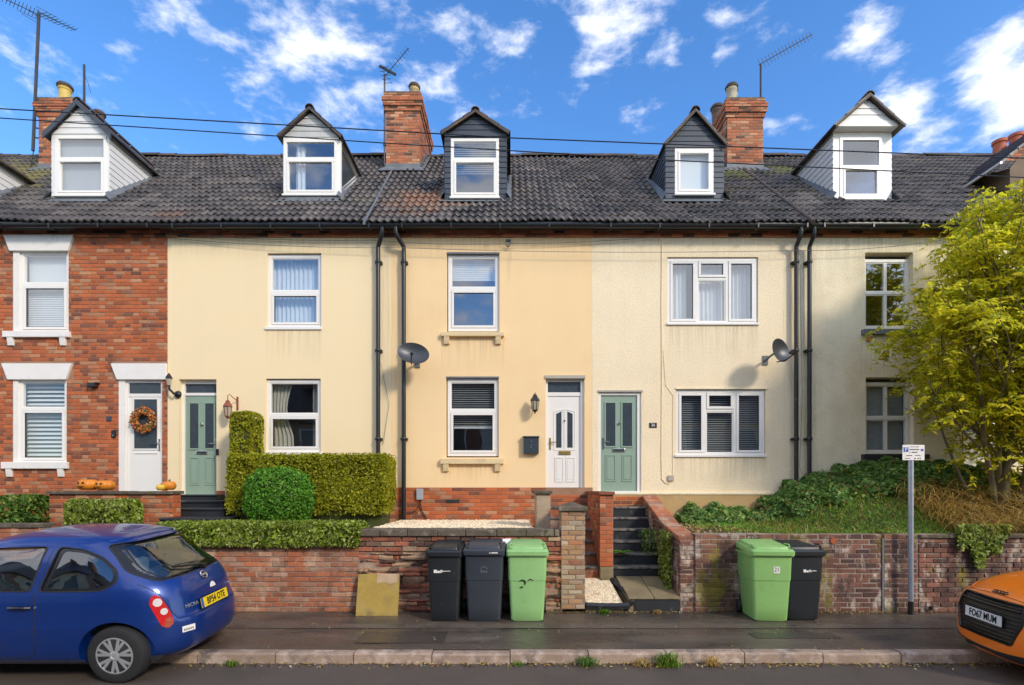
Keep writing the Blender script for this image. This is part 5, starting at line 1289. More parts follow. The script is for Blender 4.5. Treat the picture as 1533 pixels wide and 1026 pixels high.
# irregular eroded courses: each piece its own uneven chunk
z = 0.02; pieces = []
while z < .91:
    hgt = rng.choice((.05, .06, .07, .075, .10))
    u = xl - rng.uniform(0, .2)
    while u < xr:
        L = rng.uniform(.12, .38)
        pieces.append((max(u, xl), min(u + L - .008, xr), z, min(z + hgt, .925) - rng.uniform(.004, .02)))
        u += L
    z += hgt
mb_n = 0
for (a, b, c, d) in pieces:
    if b - a < .03: continue
    pr = rng.uniform(.0, .055) * (1 if rng.random() < .75 else 1.5)
    y0_ = Y0 + .02 - pr
    n = 4; mb = MB()
    for i in range(n + 1):
        u = a + (b - a) * i / n
        f = y0_ + rng.uniform(-.012, .012)
        ct, cb = rng.uniform(-.014, .006), rng.uniform(-.006, .014)
        mb.v += [(u, Y0 + .03, c + cb), (u, f + .012, c + cb), (u, f, (c + d) / 2 + rng.uniform(-.01, .01)), (u, f + .010, d + ct), (u, Y0 + .03, d + ct)]
    for i in range(n):
        for k in range(4): q = i * 5 + k; mb.f.append((q, q + 5, q + 6, q + 1))
    mb.f.append((4, 3, 2, 1, 0)); e = n * 5; mb.f.append((e, e + 1, e + 2, e + 3, e + 4))
    mb.build('brick', M['rubble'], w, recalc=False)
x = xl - .12
while x < GX(836):
    L = min(rng.uniform(.42, .48), GX(838) - x)
    MB().box(x, x + L - .008, Y0 - .045, Y0 + .30, 1.172, 1.275 + rng.uniform(-.006, .006)).build('coping_stone', M['stone_cap'], w, bevel=.012); x += L
# gate pillar of the middle wall
t = thing('gate_pillar', (GX(857), Y0, 0), 'buff brick gate pillar with pointed cap, at the right end of the crumbling wall', 'pillar', 'brick pillars of the front gardens')
c = brick_pillar(t, GX(840), GX(875), Y0 - .03, Y0 + .30, 0.05, 1.56, M['brick_pillar'], rough=.005, mort='mortar_dark')
cx_, cy_ = GX(857.5), Y0 + .135
MB().add([(cx_ - .22, cy_ - .21, 1.56), (cx_ + .22, cy_ - .21, 1.56), (cx_ + .22, cy_ + .21, 1.56), (cx_ - .22, cy_ + .21, 1.56), (cx_ - .22, cy_ - .21, 1.62), (cx_ + .22, cy_ - .21, 1.62), (cx_ + .22, cy_ + .21, 1.62), (cx_ - .22, cy_ + .21, 1.62), (cx_, cy_, 1.70)],
         [(0, 3, 2, 1), (0, 1, 5, 4), (1, 2, 6, 5), (2, 3, 7, 6), (3, 0, 4, 7), (4, 5, 8), (5, 6, 8), (6, 7, 8), (7, 4, 8)]).build('cap', M['stone_cap'], t, bevel=.008)
# second pillar, at the head of the gravel bed
t = thing('gate_pillar', (wx(810, 8.3), yy(8.3), 1.2), 'squat cement-faced pillar with flat cap at the end of the gravel bed', 'pillar', 'brick pillars of the front gardens')
MB().box(wx(803, 8.35), wx(824, 8.35), yy(8.35), yy(9.0), 1.2, 1.82).build('shaft', mat('cement_faced_pillar', (0.45, 0.33, 0.22), .9, .25, 4, .2, 40, .7, 30, c2=(0.34, 0.14, 0.08), c2scale=5, c2lo=.52, c2hi=.64), t, bevel=.015)
MB().box(wx(798, 8.35), wx(827, 8.35), yy(8.3), yy(9.05), 1.82, 1.87).build('cap', M['stone_cap'], t, bevel=.012)
# dividing wall between the two flights
t = thing('dividing_wall', (1.6, yy(8.75), 0.3), 'narrow red brick wall between the two flights of steps', 'wall', 'front garden walls')
x0_, x1_ = 1.485, wx(918, 8.75)
c = brick_pillar(t, x0_, x1_, yy(8.75), -.03, 0.58, 1.80, M['brick_pw'] if 'brick_pw' in M else M['brick'], sides=('front', 'left'))
MB().box(x0_ - .02, x1_ + .02, yy(8.70), -.035, 1.80, 1.855).build('coping', M['brick'], t, bevel=.008)
MB().box(x0_ - .0, x1_ + .0, yy(8.72), -.03, .1, .575).build('footing', M['concrete'], t, bevel=.02)
# right wall
t = thing('garden_wall', (5, Y0, 0), 'long stained and mossy brick garden wall behind the right-hand bins', 'wall', 'front garden walls')
xl, xr = GX(1041), GX(1319)
w = MB().box(xl, xr, Y0, Y0 + .22, -.1, 1.20).build('wall', M['mortar_mossy'], t)
brickwork(w, 'front', xl, xr, 0.0, 1.20, Y0, M['brick_mossy'], limit=300, rough=.003, proud=.007)
brickwork(w, 'left', Y0 + .02, Y0 + .22, 0.0, 1.20, xl, M['brick_mossy'], limit=40, rough=.003)
MB().tube([(GX(1247), Y0 - .02, 1.10), (GX(1247), Y0 + .1, 1.10)], .05, 12).build('drain_end', M['brick'], w)
t = thing('garden_wall', (8, Y0, 0), 'green-streaked brick garden wall behind the sign post and orange car', 'wall', 'front garden walls')
xl2 = GX(1323)
w = MB().box(xl2, 15, Y0 - .01, Y0 + .22, -.1, 1.20).build('wall', M['mortar_mossy'], t)
brickwork(w, 'front', xl2, GX(1372), 0.0, 1.20, Y0 - .01, M['brick_mossy'], limit=80, rough=.003, proud=.007)
brickwork(w, 'front', GX(1374), 10.5, 0.0, 1.14, Y0 - .02, M['brick_mossy'], limit=220, rough=.003, proud=.007, focus=(7.2, .7))
x = GX(1374)
while x < 12:
    MB().box(x, x + .43, Y0 - .06, Y0 + .24, 1.145, 1.195).build('coping_stone', M['stone_cap'], w, bevel=.01); x += .44
MB().box(GX(1319.5), GX(1322.5), Y0 - .02, Y0 + .1, 0, 1.14).build('joint_strip', M['lead'], w)
# bank wall: the side of the right-hand flight, with its sloping brick coping
t = thing('string_wall', (2.7, yy(9), .2), 'brick side wall with sloping coping right of black steps', 'wall', 'front garden walls')
xs0, xs1 = 2.60, 2.83
mb = MB()
prof = [(yy(10.27), 0), (yy(10.27), 1.72), (yy(8.85), 1.24), (yy(8.0), 1.10), (yy(8.0), 0)]
w = mb.prism([(p[0], p[1]) for p in prof], 'x', xs0, xs1).build('wall', M['mortar_dark'], t)
brickwork(w, 'front', xs0, xs1, 0.0, 1.09, yy(8.0), M['brick_mossy'], limit=40, rough=.003)
brickwork(w, 'left', yy(8.0), yy(10.25), 0.0, 1.80, xs0, M['brick_mossy'], limit=200, rough=.003, topfn=lambda u: 1.10 + max(0, (u - yy(8.0))) * .165 if u < yy(8.85) else 1.24 + (u - yy(8.85)) * .338)
def slope_z(D): return 1.10 + (D - 8.0) * .165 if D < 8.85 else 1.24 + (D - 8.85) * .338
Dd = 8.0
while Dd < 10.2:
    L = .112; a, b = slope_z(Dd), slope_z(Dd + L - .01)
    mb = MB(); y0_, y1_ = yy(Dd), yy(Dd + L - .01)
    mb.add([(xs0 - .02, y0_, a), (xs1 + .03, y0_, a), (xs1 + .03, y1_, b), (xs0 - .02, y1_, b), (xs0 - .02, y0_, a + .065), (xs1 + .03, y0_, a + .065), (xs1 + .03, y1_, b + .065), (xs0 - .02, y1_, b + .065)],
           [(0, 3, 2, 1), (4, 5, 6, 7), (0, 1, 5, 4), (1, 2, 6, 5), (2, 3, 7, 6), (3, 0, 4, 7)])
    mb.build('coping_brick', M['brick_old'], w, bevel=.006); Dd += L
# steps
def flight(label, spec, riser_m, tread_m, group='flights of steps'):
    # spec: list of (x0, x1, D_front, D_back, z_top, z_bottom)
    s0 = spec[0]
    t = thing('steps', ((s0[0] + s0[1]) / 2, yy(s0[2]), s0[5]), label, 'steps', group)
    for (a, b, d0, d1, zt_, zb_) in spec:
        st = MB().box(a, b, yy(d0) + .025, yy(d1), zb_ - .05, zt_ - .035).build('step', riser_m, t)
        MB().box(a, b, yy(d0), yy(d1) - .02, zt_ - .035, zt_).build('tread', tread_m, st, bevel=.008)
    return t
sp = []
for k in range(6):
    d0 = 8.82 + .238 * k
    sp.append((1.722, 2.598, d0, 10.26, .37 + .197 * (k + 1), .37 + .197 * k))
flight('flight of worn black painted steps up to the right-hand sage door', sp, M['step_black'], M['step_edge'])
sp = []
for k in range(6):
    d0 = 8.82 + .238 * k
    sp.append((.66, 1.483, d0, 10.26, .37 + .197 * (k + 1), .37 + .197 * k))
flight('flight of dark steps with worn brick risers behind the pointed gate pillar', sp, M['brick_old'], M['step_edge'])
sp = [(-5.78, -4.7, 8.45, 10, 1.42, 1.2), (-6.0, -5.0, 8.95, 10, 1.56, 1.42), (-6.35, -5.3, 9.45, 10.1, 1.68, 1.56), (-6.75, -5.7, 9.95, 10.28, 1.79, 1.68)]
flight('short flight of black steps to the left-hand sage door, left of the hedge', sp, M['step_black'], M['step_black'])
# path slabs at the foot of the black steps
t = tag(MB().add([(1.80, Y0 + .02, .19), (2.60, Y0 + .02, .19), (2.60, yy(8.84), .37), (1.72, yy(8.84), .37), (1.80, Y0 + .02, -.1), (2.60, Y0 + .02, -.1), (2.6, yy(8.84), -.1), (1.72, yy(8.84), -.1)], [(0, 1, 2, 3), (0, 4, 5, 1), (0, 3, 7, 4), (1, 5, 6, 2)]).build('path', M['concrete'], kind='structure'))
WLp = WL['path']
for (a, b, c, d) in ((1.80, 2.19, 0, .5), (2.20, 2.59, 0, .5), (1.78, 2.19, .51, 1), (2.20, 2.59, .51, 1)):
    def PZ(f): return .19 + .18 * f + .006
    ya_, yb_ = Y0 + .02 + (yy(8.84) - Y0 - .02) * c, Y0 + .02 + (yy(8.84) - Y0 - .02) * d
    o = MB().add([(a, ya_ - (.03 if c == 0 else 0), PZ(c)), (b, ya_ - (.03 if c == 0 else 0), PZ(c)), (b, yb_, PZ(d)), (a, yb_, PZ(d)), (a, ya_ - (.03 if c == 0 else 0), PZ(c) + .03), (b, ya_ - (.03 if c == 0 else 0), PZ(c) + .03), (b, yb_, PZ(d) + .03), (a, yb_, PZ(d) + .03)],
             [(0, 3, 2, 1), (4, 5, 6, 7), (0, 1, 5, 4), (1, 2, 6, 5), (2, 3, 7, 6), (3, 0, 4, 7)]).build('paving_slab', M['concrete'], bpy.data.objects['path'], bevel=.006)
MB().box(1.9, 2.60, Y0 - .005, Y0 + .02, -.05, .18).build('path_riser', M['step_black'], bpy.data.objects['path'])
# gravel patch with black edging in front of the left flight
MB().add([(1.14, Y0 + .02, .12), (1.72, Y0 + .02, .12), (1.66, yy(8.82), .36), (1.14, yy(8.82), .36), (1.14, Y0 + .02, -.1), (1.72, Y0 + .02, -.1)], [(0, 1, 2, 3), (0, 4, 5, 1)]).build('gravel_patch', M['gravel_bed'], kind='structure', recalc=False)
e = MB(); e.tube([(1.14, Y0 - .01, .10), (1.50, Y0 - .03, .09), (1.80, Y0 - .03, .10)], .055, 6); e.tube([(1.84, Y0 - .02, .13), (1.80, yy(8.35), .25), (1.68, yy(8.78), .38)], .045, 6)
tag(e.build('edging', M['step_black'], None), 'black edging round the small pale gravel patch by the steps', 'edging')
def stones(name, fn, n, m_, label, cat, size=(.012, .026)):
    mb = MB()
    ico = [Vector(v).normalized() for v in ((1, 0, 0), (-1, 0, 0), (0, 1, 0), (0, -1, 0), (0, 0, 1), (0, 0, -1))]
    F_ = [(0, 2, 4), (2, 1, 4), (1, 3, 4), (3, 0, 4), (2, 0, 5), (1, 2, 5), (3, 1, 5), (0, 3, 5)]
    for _ in range(n):
        p = fn(); s_ = rng.uniform(*size); Rm = Matrix.Rotation(rng.uniform(0, 6.28), 3, 'Z')
        mb.add([Vector(p) + Rm @ Vector((v.x * s_ * rng.uniform(.7, 1.2), v.y * s_, v.z * s_ * .6)) for v in ico], F_)
    return tag(mb.build(name, m_, None, recalc=False), label, cat, kind='stuff')
def gp():
    u, v = rng.random(), rng.random(); return (1.15 + u * (.52 - .02 * v), Y0 + .04 + v * .8, .12 + .24 * v + .012)
stones('gravel', gp, 2600, M['gravel_pale'], 'pale gravel in the small patch beside the steps', 'gravel')
MB().quad((GX(545), Y0 + .2, 1.235), (.30, Y0 + .2, 1.235), (.30, -.02, 1.25), (GX(545), -.02, 1.25)).build('gravel_bed', M['gravel_bed'], kind='structure', recalc=False)
stones('gravel', lambda: (rng.uniform(-2.2, .32), Y0 + .28 + rng.random() ** 1.3 * 2.0, 1.262 + .02 * rng.random()), 9000, M['gravel_pale'], 'pale gravel bed behind the crumbling wall', 'gravel', (.014, .03))
# garden ground left
def field(name, x0, x1, ya, yb, fn, m_, nx=60, ny=24):
    mb = MB()
    for j in range(ny + 1):
        for i in range(nx + 1):
            X = x0 + (x1 - x0) * i / nx; Y = ya + (yb - ya) * j / ny; mb.v.append((X, Y, fn(X, Y)))
    for j in range(ny):
        for i in range(nx): a = j * (nx + 1) + i; mb.f.append((a, a + 1, a + nx + 2, a + nx + 1))
    return mb.build(name, m_, kind='structure', recalc=False, smooth='all')
from mathutils import noise as mnoise
field('garden_ground', -5.0, -2.25, Y0 + .2, 0, lambda X, Y: 1.20 + .05 * mnoise.noise(Vector((X * 2, Y * 2, 0))), M['soil'])
field('garden_ground', -15, -5.02, Y0 + .2, 0, lambda X, Y: 1.22 + .05 * mnoise.noise(Vector((X * 2, Y * 2, 0))), M['soil'])
def bank(X, Y):
    t_ = max(0, min(1, (Y - Y0 - .2) / 2.1)); g = max(0, min(1, (X - 4.6) / 1.6)); g = g * g * (3 - 2 * g)
    return 1.17 + .12 * t_ + g * .95 * t_ ** 1.1 + .05 * mnoise.noise(Vector((X * 1.5, Y * 1.5, 3))) * (.3 + t_)
field('grass_bank', 2.84, 16, Y0 + .2, 0, bank, M['soil'], 120, 24)
# pumpkin wall in front of the brick house
t = thing('terrace_wall', (-7, yy(8.75), 1), 'raised brick terrace wall carrying the pumpkins, before the brick house', 'wall', 'front garden walls')
Dp = 8.75; xl, xr = wx(74, Dp), wx(258, Dp)
w = MB().box(xl, xr, yy(Dp), yy(Dp) + .22, 1.0, wz(740, Dp)).build('wall', M['mortar'], t)
brickwork(w, 'front', xl, xr, 1.10, wz(740, Dp), yy(Dp), M['brick'], limit=250, rough=.002)
brickwork(w, 'right', yy(Dp), yy(Dp) + .22, 1.10, wz(740, Dp), xr, M['brick'], limit=30)
x = xl - .02
while x < xr:
    L = min(.34, xr + .04 - x); MB().box(x, x + L - .006, yy(Dp) - .05, yy(Dp) + .27, wz(740, Dp), wz(735.5, Dp) + rng.uniform(-.004, .004)).build('coping_stone', M['stone_cap'], w, bevel=.008); x += .34
# terracotta planter and number board by the steps
t = thing('planter', (wx(331, 9.0), yy(9.0), 1.25), 'low dark planter holding a white number card, foot of the left steps', 'planter')
MB().box(-.14, .10, 0, .2, 0, .10).build('trough', M['step_black'], t, local=True, bevel=.01)
MB().box(-.08, .07, -.02, -.008, .10, .27).build('card', M['white_paint'], t, local=True)
text_mesh('121', .11, M['black_plastic'], t, (-.005, -.022, .185), (R(90), 0, 0), sx=.75)
# pumpkins
PK = mat('pumpkin_skin', (0.72, 0.24, 0.02), .45, .15, 6, .06, 50, .1, 40)
PKY = mat('yellow_squash_skin', (0.80, 0.50, 0.05), .45, .15, 6)
def pumpkin(label, px, r, m_, hgt=.8, D=8.72, group=None, dz=0, dy=0):
    t = thing('pumpkin', (wx(px, D), yy(D) + .08 + dy, wz(735.5, D) + .008 + dz), label, 'pumpkin', group)
    mb = MB(); ns, nr = 40, 12
    for i in range(nr + 1):
        th = math.pi * i / nr
        for k in range(ns):
            a = 2 * math.pi * k / ns; rr = r * (math.sin(th) ** .8) * (1 - .07 * abs(math.cos(a * 5)) ** 3 * 1)
            mb.v.append((rr * math.cos(a), rr * math.sin(a), r * hgt - r * hgt * math.cos(th) * (1 - .15 * math.exp(-th * th * 6) - .18 * math.exp(-(math.pi - th) ** 2 * 6))))
    for i in range(nr):
        for k in range(ns): mb.f.append((i * ns + k, i * ns + (k + 1) % ns, (i + 1) * ns + (k + 1) % ns, (i + 1) * ns + k))
    mb.build('flesh', m_, t, local=True, smooth='all')
    MB().tube([(0, 0, r * hgt * 1.6), (.004, 0, r * hgt * 2.0), (.02, 0, r * hgt * 2.15)], [r * .18, r * .12, r * .13], 7).build('stalk', M['bark'], t, local=True)
    return t
def carved(t, r, hgt, face):
    dk = M['seal_dark']
    for poly in face:
        y = -r * .985
        MB().prism([(p[0] * r, r * hgt + p[1] * r) for p in poly], 'y', y - .004, y + .05).build('carving', dk, t, local=True)
M['seal_dark'] = mat('carved_hollow', (0.10, 0.035, 0.008), .8)
t1 = pumpkin('carved orange pumpkin on the terrace wall, left of the touching pair', 126, .165, PK, .62)
carved(t1, .165, .62, [[(-.35, .1), (-.12, .08), (-.24, .3)], [(.1, .08), (.34, .12), (.22, .3)], [(-.3, -.15), (.3, -.15), (.1, -.27), (-.1, -.27)]])
t2 = pumpkin('carved orange pumpkin on the terrace wall, right of the touching pair', 152, .150, PK, .62)
carved(t2, .150, .62, [[(-.35, .1), (-.12, .08), (-.24, .28)], [(.1, .08), (.34, .12), (.22, .28)], [(-.25, -.15), (.25, -.15), (.0, -.25)]])
pumpkin('orange pumpkin at the right end of the terrace wall, behind a small squash', 243, .115, PK, .75, dy=.09)
pumpkin('small yellow squash in front of the right-end orange pumpkin', 240, .070, PKY, .8, dy=-.07)
# ============================================================ WHEELIE BINS
def plastic(name, c, r=.45): return mat(name, c, r, .08, 2.5, .08, 30, .15, 40, c2=tuple(x * .8 for x in c), c2scale=3, c2lo=.55, c2hi=.75, stain=[(tuple(x * .5 + .05 for x in c), 4.0, .60, .80), (tuple(min(1, x * .7 + .12) for x in c), 22.0, .66, .74)])
P_BLACK, P_GREY, P_GREEN, P_GREEN2 = plastic('black_bin_plastic', (0.016, 0.019, 0.022)), plastic('dark_grey_bin_plastic', (0.040, 0.047, 0.058)), plastic('light_green_bin_plastic', (0.30, 0.54, 0.20)), plastic('green_bin_plastic', (0.27, 0.50, 0.15))
def bin_(label, X, Yf, m_, W=.58, H=1.07, dep=.72, rz=0.0, lidm=None, tiltx=0):
    t = thing('wheelie_bin', (X, Yf, 0.004), label, 'wheelie bin', 'wheelie bins on the pavement', rotz=rz, rotx=tiltx)
    lidm = lidm or m_
    hb = H * .895
    w1, w0 = W * .47, W * .385
    # body: rounded tapered tub, front leaning out towards the top
    def ring(z, w, yf, yb, r=.045):
        pts = []
        for (cx_, cy_, a0) in ((w - r, yb - r, 0), (-w + r, yb - r, 90), (-w + r, yf + r, 180), (w - r, yf + r, 270)):
            for k in range(4): a = R(a0 + 30 * k); pts.append((cx_ + r * math.cos(a), cy_ + r * math.sin(a), z))
        return pts
    lv = [(0.0, w0 - .02, .035, dep * .72), (.02, w0, .02, dep * .74), (hb * .22, w0 + (w1 - w0) * .26, .01, dep * .78), (hb * .60, w0 + (w1 - w0) * .62, -.006, dep * .84), (hb * .604, w0 + (w1 - w0) * .62 + .006, -.014, dep * .845), (hb * .95, w1 - .004, -.026, dep * .92), (hb * .955, w1 + .018, -.045, dep * .94), (hb, w1 + .02, -.047, dep * .94)]
    mb = MB()
    for (z, w, yf, yb) in lv: mb.v += ring(z, w, yf, yb)
    n = 16
    for i in range(len(lv) - 1):
        for k in range(n): mb.f.append((i * n + k, i * n + (k + 1) % n, (i + 1) * n + (k + 1) % n, (i + 1) * n + k))
    mb.f.append(tuple(range(n))); mb.f.append(tuple((len(lv) - 1) * n + k for k in range(n - 1, -1, -1)))
    mb.build('body', m_, t, local=True, smooth=True, origin=(0, 0, 0))
    # lid: sloping forward, with a raised field and a lip
    lw = W / 2
    zf, zb = hb + .012, H * .965
    def S(y): return zf + (zb - zf) * (y + .06) / (dep + .06)
    mb = MB()
    prof = [(lw - .0, -.07, dep - .05, -.035), (lw, -.075, dep - .05, .02), (lw - .015, -.06, dep - .055, .04), (lw - .05, -.02, dep - .09, .045), (lw - .06, -.01, dep - .10, .075), (lw - .09, .02, dep - .13, .085)]
    rings = []
    for (w, yf, yb, dz) in prof:
        base = len(mb.v); pts = ring(0, w, yf, yb, .04)
        mb.v += [(p[0], p[1], S(p[1]) + dz) for p in pts]
    for i in range(len(prof) - 1):
        for k in range(n): mb.f.append((i * n + k, i * n + (k + 1) % n, (i + 1) * n + (k + 1) % n, (i + 1) * n + k))
    mb.f.append(tuple(range(n))); mb.f.append(tuple((len(prof) - 1) * n + k for k in range(n - 1, -1, -1)))
    L = mb.build('lid', lidm, t, local=True, smooth=True, origin=(0, 0, 0))
    WL[L.name] = Vector((0, 0, 0))
    for sx in (-1, 1):
        MB().tube([(sx * lw * .80, -.02, S(0) + .06), (sx * lw * .86, .06, S(.06) + .10), (sx * lw * .74, .12, S(.12) + .10)], .012, 6).build('lid_grip', lidm, t, local=True, smooth=True)
        MB().box(sx * lw * .72 - .02, sx * lw * .72 + .02, dep * .80, dep * .99, hb - .02, hb + .10).build('hinge', m_, t, local=True, bevel=.006)
    MB().tube([(-lw * .85, dep * .98, hb + .07), (lw * .85, dep * .98, hb + .07)], .016, 8).build('handle', m_, t, local=True, smooth=True)
    for sx in (-1, 1):
        wv = MB().lathe([(.085, -.025), (.1, -.022), (.1, .022), (.085, .025), (.05, .02)], (sx * (w0 + .045), dep * .80, .10), 20, 'x').build('wheel', M['rubber_seal'], t, local=True, smooth=True)
    MB().tube([(-w0 - .04, dep * .8, .1), (w0 + .04, dep * .8, .1)], .012, 6).build('axle', M['lead'], t, local=True)
    return t
def bx_(px, D=7.36): return wx(px, D)
DB = 7.36
def blocks(t, items, m_, name='print', y=-.016, lean=.016):
    mb = MB()
    for (a, b, c, d) in items: mb.box(a, b, y - .0022, y, c, d)
    return mb.build(name, m_, t, local=True)
FY = yy(DB)
b1 = bin_('black slim wheelie bin with white council print, leftmost of the three bins', bx_(665), FY, P_BLACK, W=.515, H=1.08)
blocks(b1, [(-.145, -.10, .70, .745), (-.097, -.06, .70, .73), (-.055, -.02, .73, .742), (-.055, .01, .716, .726), (-.055, -.03, .702, .712), (.0, .09, .722, .730)], M['white_paint'], y=-.024)
b2 = bin_('dark grey wheelie bin with embossed roof emblem, middle of the three bins', bx_(724.5), FY, P_GREY, W=.60, H=1.10, rz=R(-1.5))
e = MB(); e.tube([(-.045, -.024, .755), (-.0, -.024, .795), (.055, -.024, .755)], .006, 4)
for k in range(4): e.box(-.045 + k * .026, -.033 + k * .026, -.028, -.018, .70, .74 - .003 * k)
e.build('emblem', plastic('pale_embossing', (0.15, 0.17, 0.19)), b2, local=True)
blocks(b2, [(.08, .10, .985, .997), (.11, .20, .985, 1.0)], M['white_paint'], y=-.078)
b3 = bin_('light green wheelie bin with worn black 39 painted on front, rightmost of three', bx_(789.5), FY, P_GREEN, W=.60, H=1.09, rz=R(.5))
ink = mat('black_painted_digits', (0.02, 0.03, 0.02), .7)
def arc(cx_, cz_, r, a0, a1, th, y=-.012):
    mb = MB(); n = 12
    for i in range(n + 1):
        a = R(a0 + (a1 - a0) * i / n); k = th * (.35 + .65 * math.sin(math.pi * i / n))
        for rr in (r - k, r + k): mb.v += [(cx_ + rr * math.cos(a), y, cz_ + rr * math.sin(a) * .9), (cx_ + rr * math.cos(a), y + .006, cz_ + rr * math.sin(a) * .9)]
    for i in range(n):
        q = i * 4; mb.f += [(q, q + 4, q + 6, q + 2), (q + 1, q + 3, q + 7, q + 5), (q, q + 1, q + 5, q + 4), (q + 2, q + 6, q + 7, q + 3)]
    return mb
arc(-.075, .555, .045, 150, -40, .013, -.0165).build('painted_digit', ink, b3, local=True)
arc(-.085, .545, .055, 300, 250, .012, -.0165).build('painted_digit', ink, b3, local=True)
arc(.045, .575, .036, 170, 15, .009, -.0165).build('painted_digit', ink, b3, local=True)
b4 = bin_('green wheelie bin with white 21 sticker, beside a black bin by the long wall', bx_(1149) + .06, FY, P_GREEN2, W=.60, H=1.09, rz=R(-5))
MB().box(.02, .105, -.022, -.017, .695, .79).build('sticker', M['white_paint'], b4, local=True)
text_mesh('21', .09, ink, b4, (.0625, -.0235, .745), (R(90), 0, 0), sx=.8)
b5 = bin_('black wheelie bin with white print, close behind the right-hand green bin', bx_(1208), yy(7.42), P_BLACK, W=.58, H=1.08, rz=R(2))
blocks(b5, [(-.03, .01, .70, .74), (.014, .045, .70, .725), (.05, .08, .72, .735), (.05, .09, .703, .712), (.09, .16, .716, .724)], M['white_paint'], y=-.024)
# paint bag on the wall, board, sign
t = tag(MB().add([(wx(741, 7.93), yy(7.80), 1.0), (wx(766, 7.93), yy(7.80), 1.0), (wx(765, 7.93), yy(7.93), 1.14), (wx(742, 7.93), yy(7.93), 1.13), (wx(741, 7.93), yy(7.86), .985), (wx(766, 7.93), yy(7.86), .985), (wx(764, 7.93), yy(7.97), 1.12), (wx(743, 7.93), yy(7.97), 1.12)],
                  [(0, 1, 2, 3), (7, 6, 5, 4), (0, 4, 5, 1), (1, 5, 6, 2), (2, 6, 7, 3), (3, 7, 4, 0)]).build('polystyrene_tray', M['white_paint'], None, bevel=.012), 'crumpled white packaging wedged behind the middle bins against the wall', 'packaging')
BO = mat('weathered_olive_board', (0.42, 0.28, 0.055), .7, .2, 2.5, .15, 40, .25, 30, c2=[(0.20, 0.15, 0.05), (0.40, 0.29, 0.09)], c2scale=2.5, c2lo=.52, c2hi=.7)
t = thing('board', (wx(564, 7.75), yy(7.72), 0.0), 'weathered olive-brown board leaning against the garden wall, left of the bins', 'board', rotx=R(-14))
MB().box(-.31, .32, 0, .02, .0, .62).build('sheet', BO, t, local=True, bevel=.003)
MB().add([(-.02, -.002, .622), (.31, -.002, .622), (.29, -.002, .50), (.18, -.002, .47), (.09, -.002, .50), (-.02, -.002, .48)], [(0, 1, 2, 3, 4, 5)]).build('bare_patch', mat('torn_pale_ply', (0.52, 0.36, 0.22), .85, .2, 6), t, local=True, recalc=False)
for (a, b) in ((-.29, .03), (.30, .03), (-.29, .59), (-.2, .52)): MB().lathe([(.008, 0), (.006, -.004)], (a, -.001, b), 8, 'y').build('nail', M['chrome'], t, local=True)
DS = 7.81
t = thing('parking_sign', (wx(1363.5, DS), yy(DS), 0), 'grey parking sign post with small white permit sign, black band at its foot', 'sign')
MB().lathe([(.038, 0), (.038, .20)], (0, 0, 0), 18).build('post_base', M['black_plastic'], t, local=True, smooth=True)
MB().lathe([(.035, .20), (.035, 2.56), (.03, 2.565)], (0, 0, 0), 18).build('post', mat('galvanised_steel', (0.42, 0.47, 0.54), .35, .15, 6, .1, 40, metallic=.6), t, local=True, smooth=True)
zc = wz(678, DS) - 0
pl = MB().box(-.158, .172, -.045, -.041, zc - .115, zc + .115).build('sign_plate', M['white_paint'], t, local=True, bevel=.001)
WLs = wl_of(pl)
BLUE = mat('sign_blue', (0.03, 0.10, 0.42), .5); INKS = mat('sign_ink', (0.05, 0.05, 0.08), .6)
MB().box(-.145, -.07, -.047, -.0455, zc + .01, zc + .08).build('blue_panel', BLUE, t, local=True)
text_mesh('P', .075, M['white_paint'], t, (-.1075, -.0485, zc + .045), (R(90), 0, 0))
MB().box(.115, .155, -.047, -.0455, zc + .02, zc + .055).build('blue_arrow', BLUE, t, local=True)
mb = MB()
for (a, b, c, hh) in ((-.05, .09, .085, .010), (-.055, .095, .045, .016), (-.055, -.035, .003, .012), (-.02, .07, .003, .016), (-.10, -.01, -.045, .014), (.03, .11, -.043, .012), (-.12, -.04, -.088, .010), (.02, .05, -.088, .016), (.065, .09, -.088, .016), (.10, .12, -.088, .016)):
    n = max(1, int((b - a) / .016))
    for k in range(n): mb.box(a + k * (b - a) / n, a + (k + .72) * (b - a) / n, -.047, -.0455, zc + c - hh / 2, zc + c + hh / 2)
mb.build('small_print', INKS, t, local=True)
MB().lathe([(.03, .0), (.03, .05)], (wx(1394, 7.9), yy(7.9), .05), 10).build('wall_tap', M['black_plastic'], None)
tag(bpy.data.objects['wall_tap'], 'small black pipe stub at the foot of the wall right of the sign post', 'pipe')

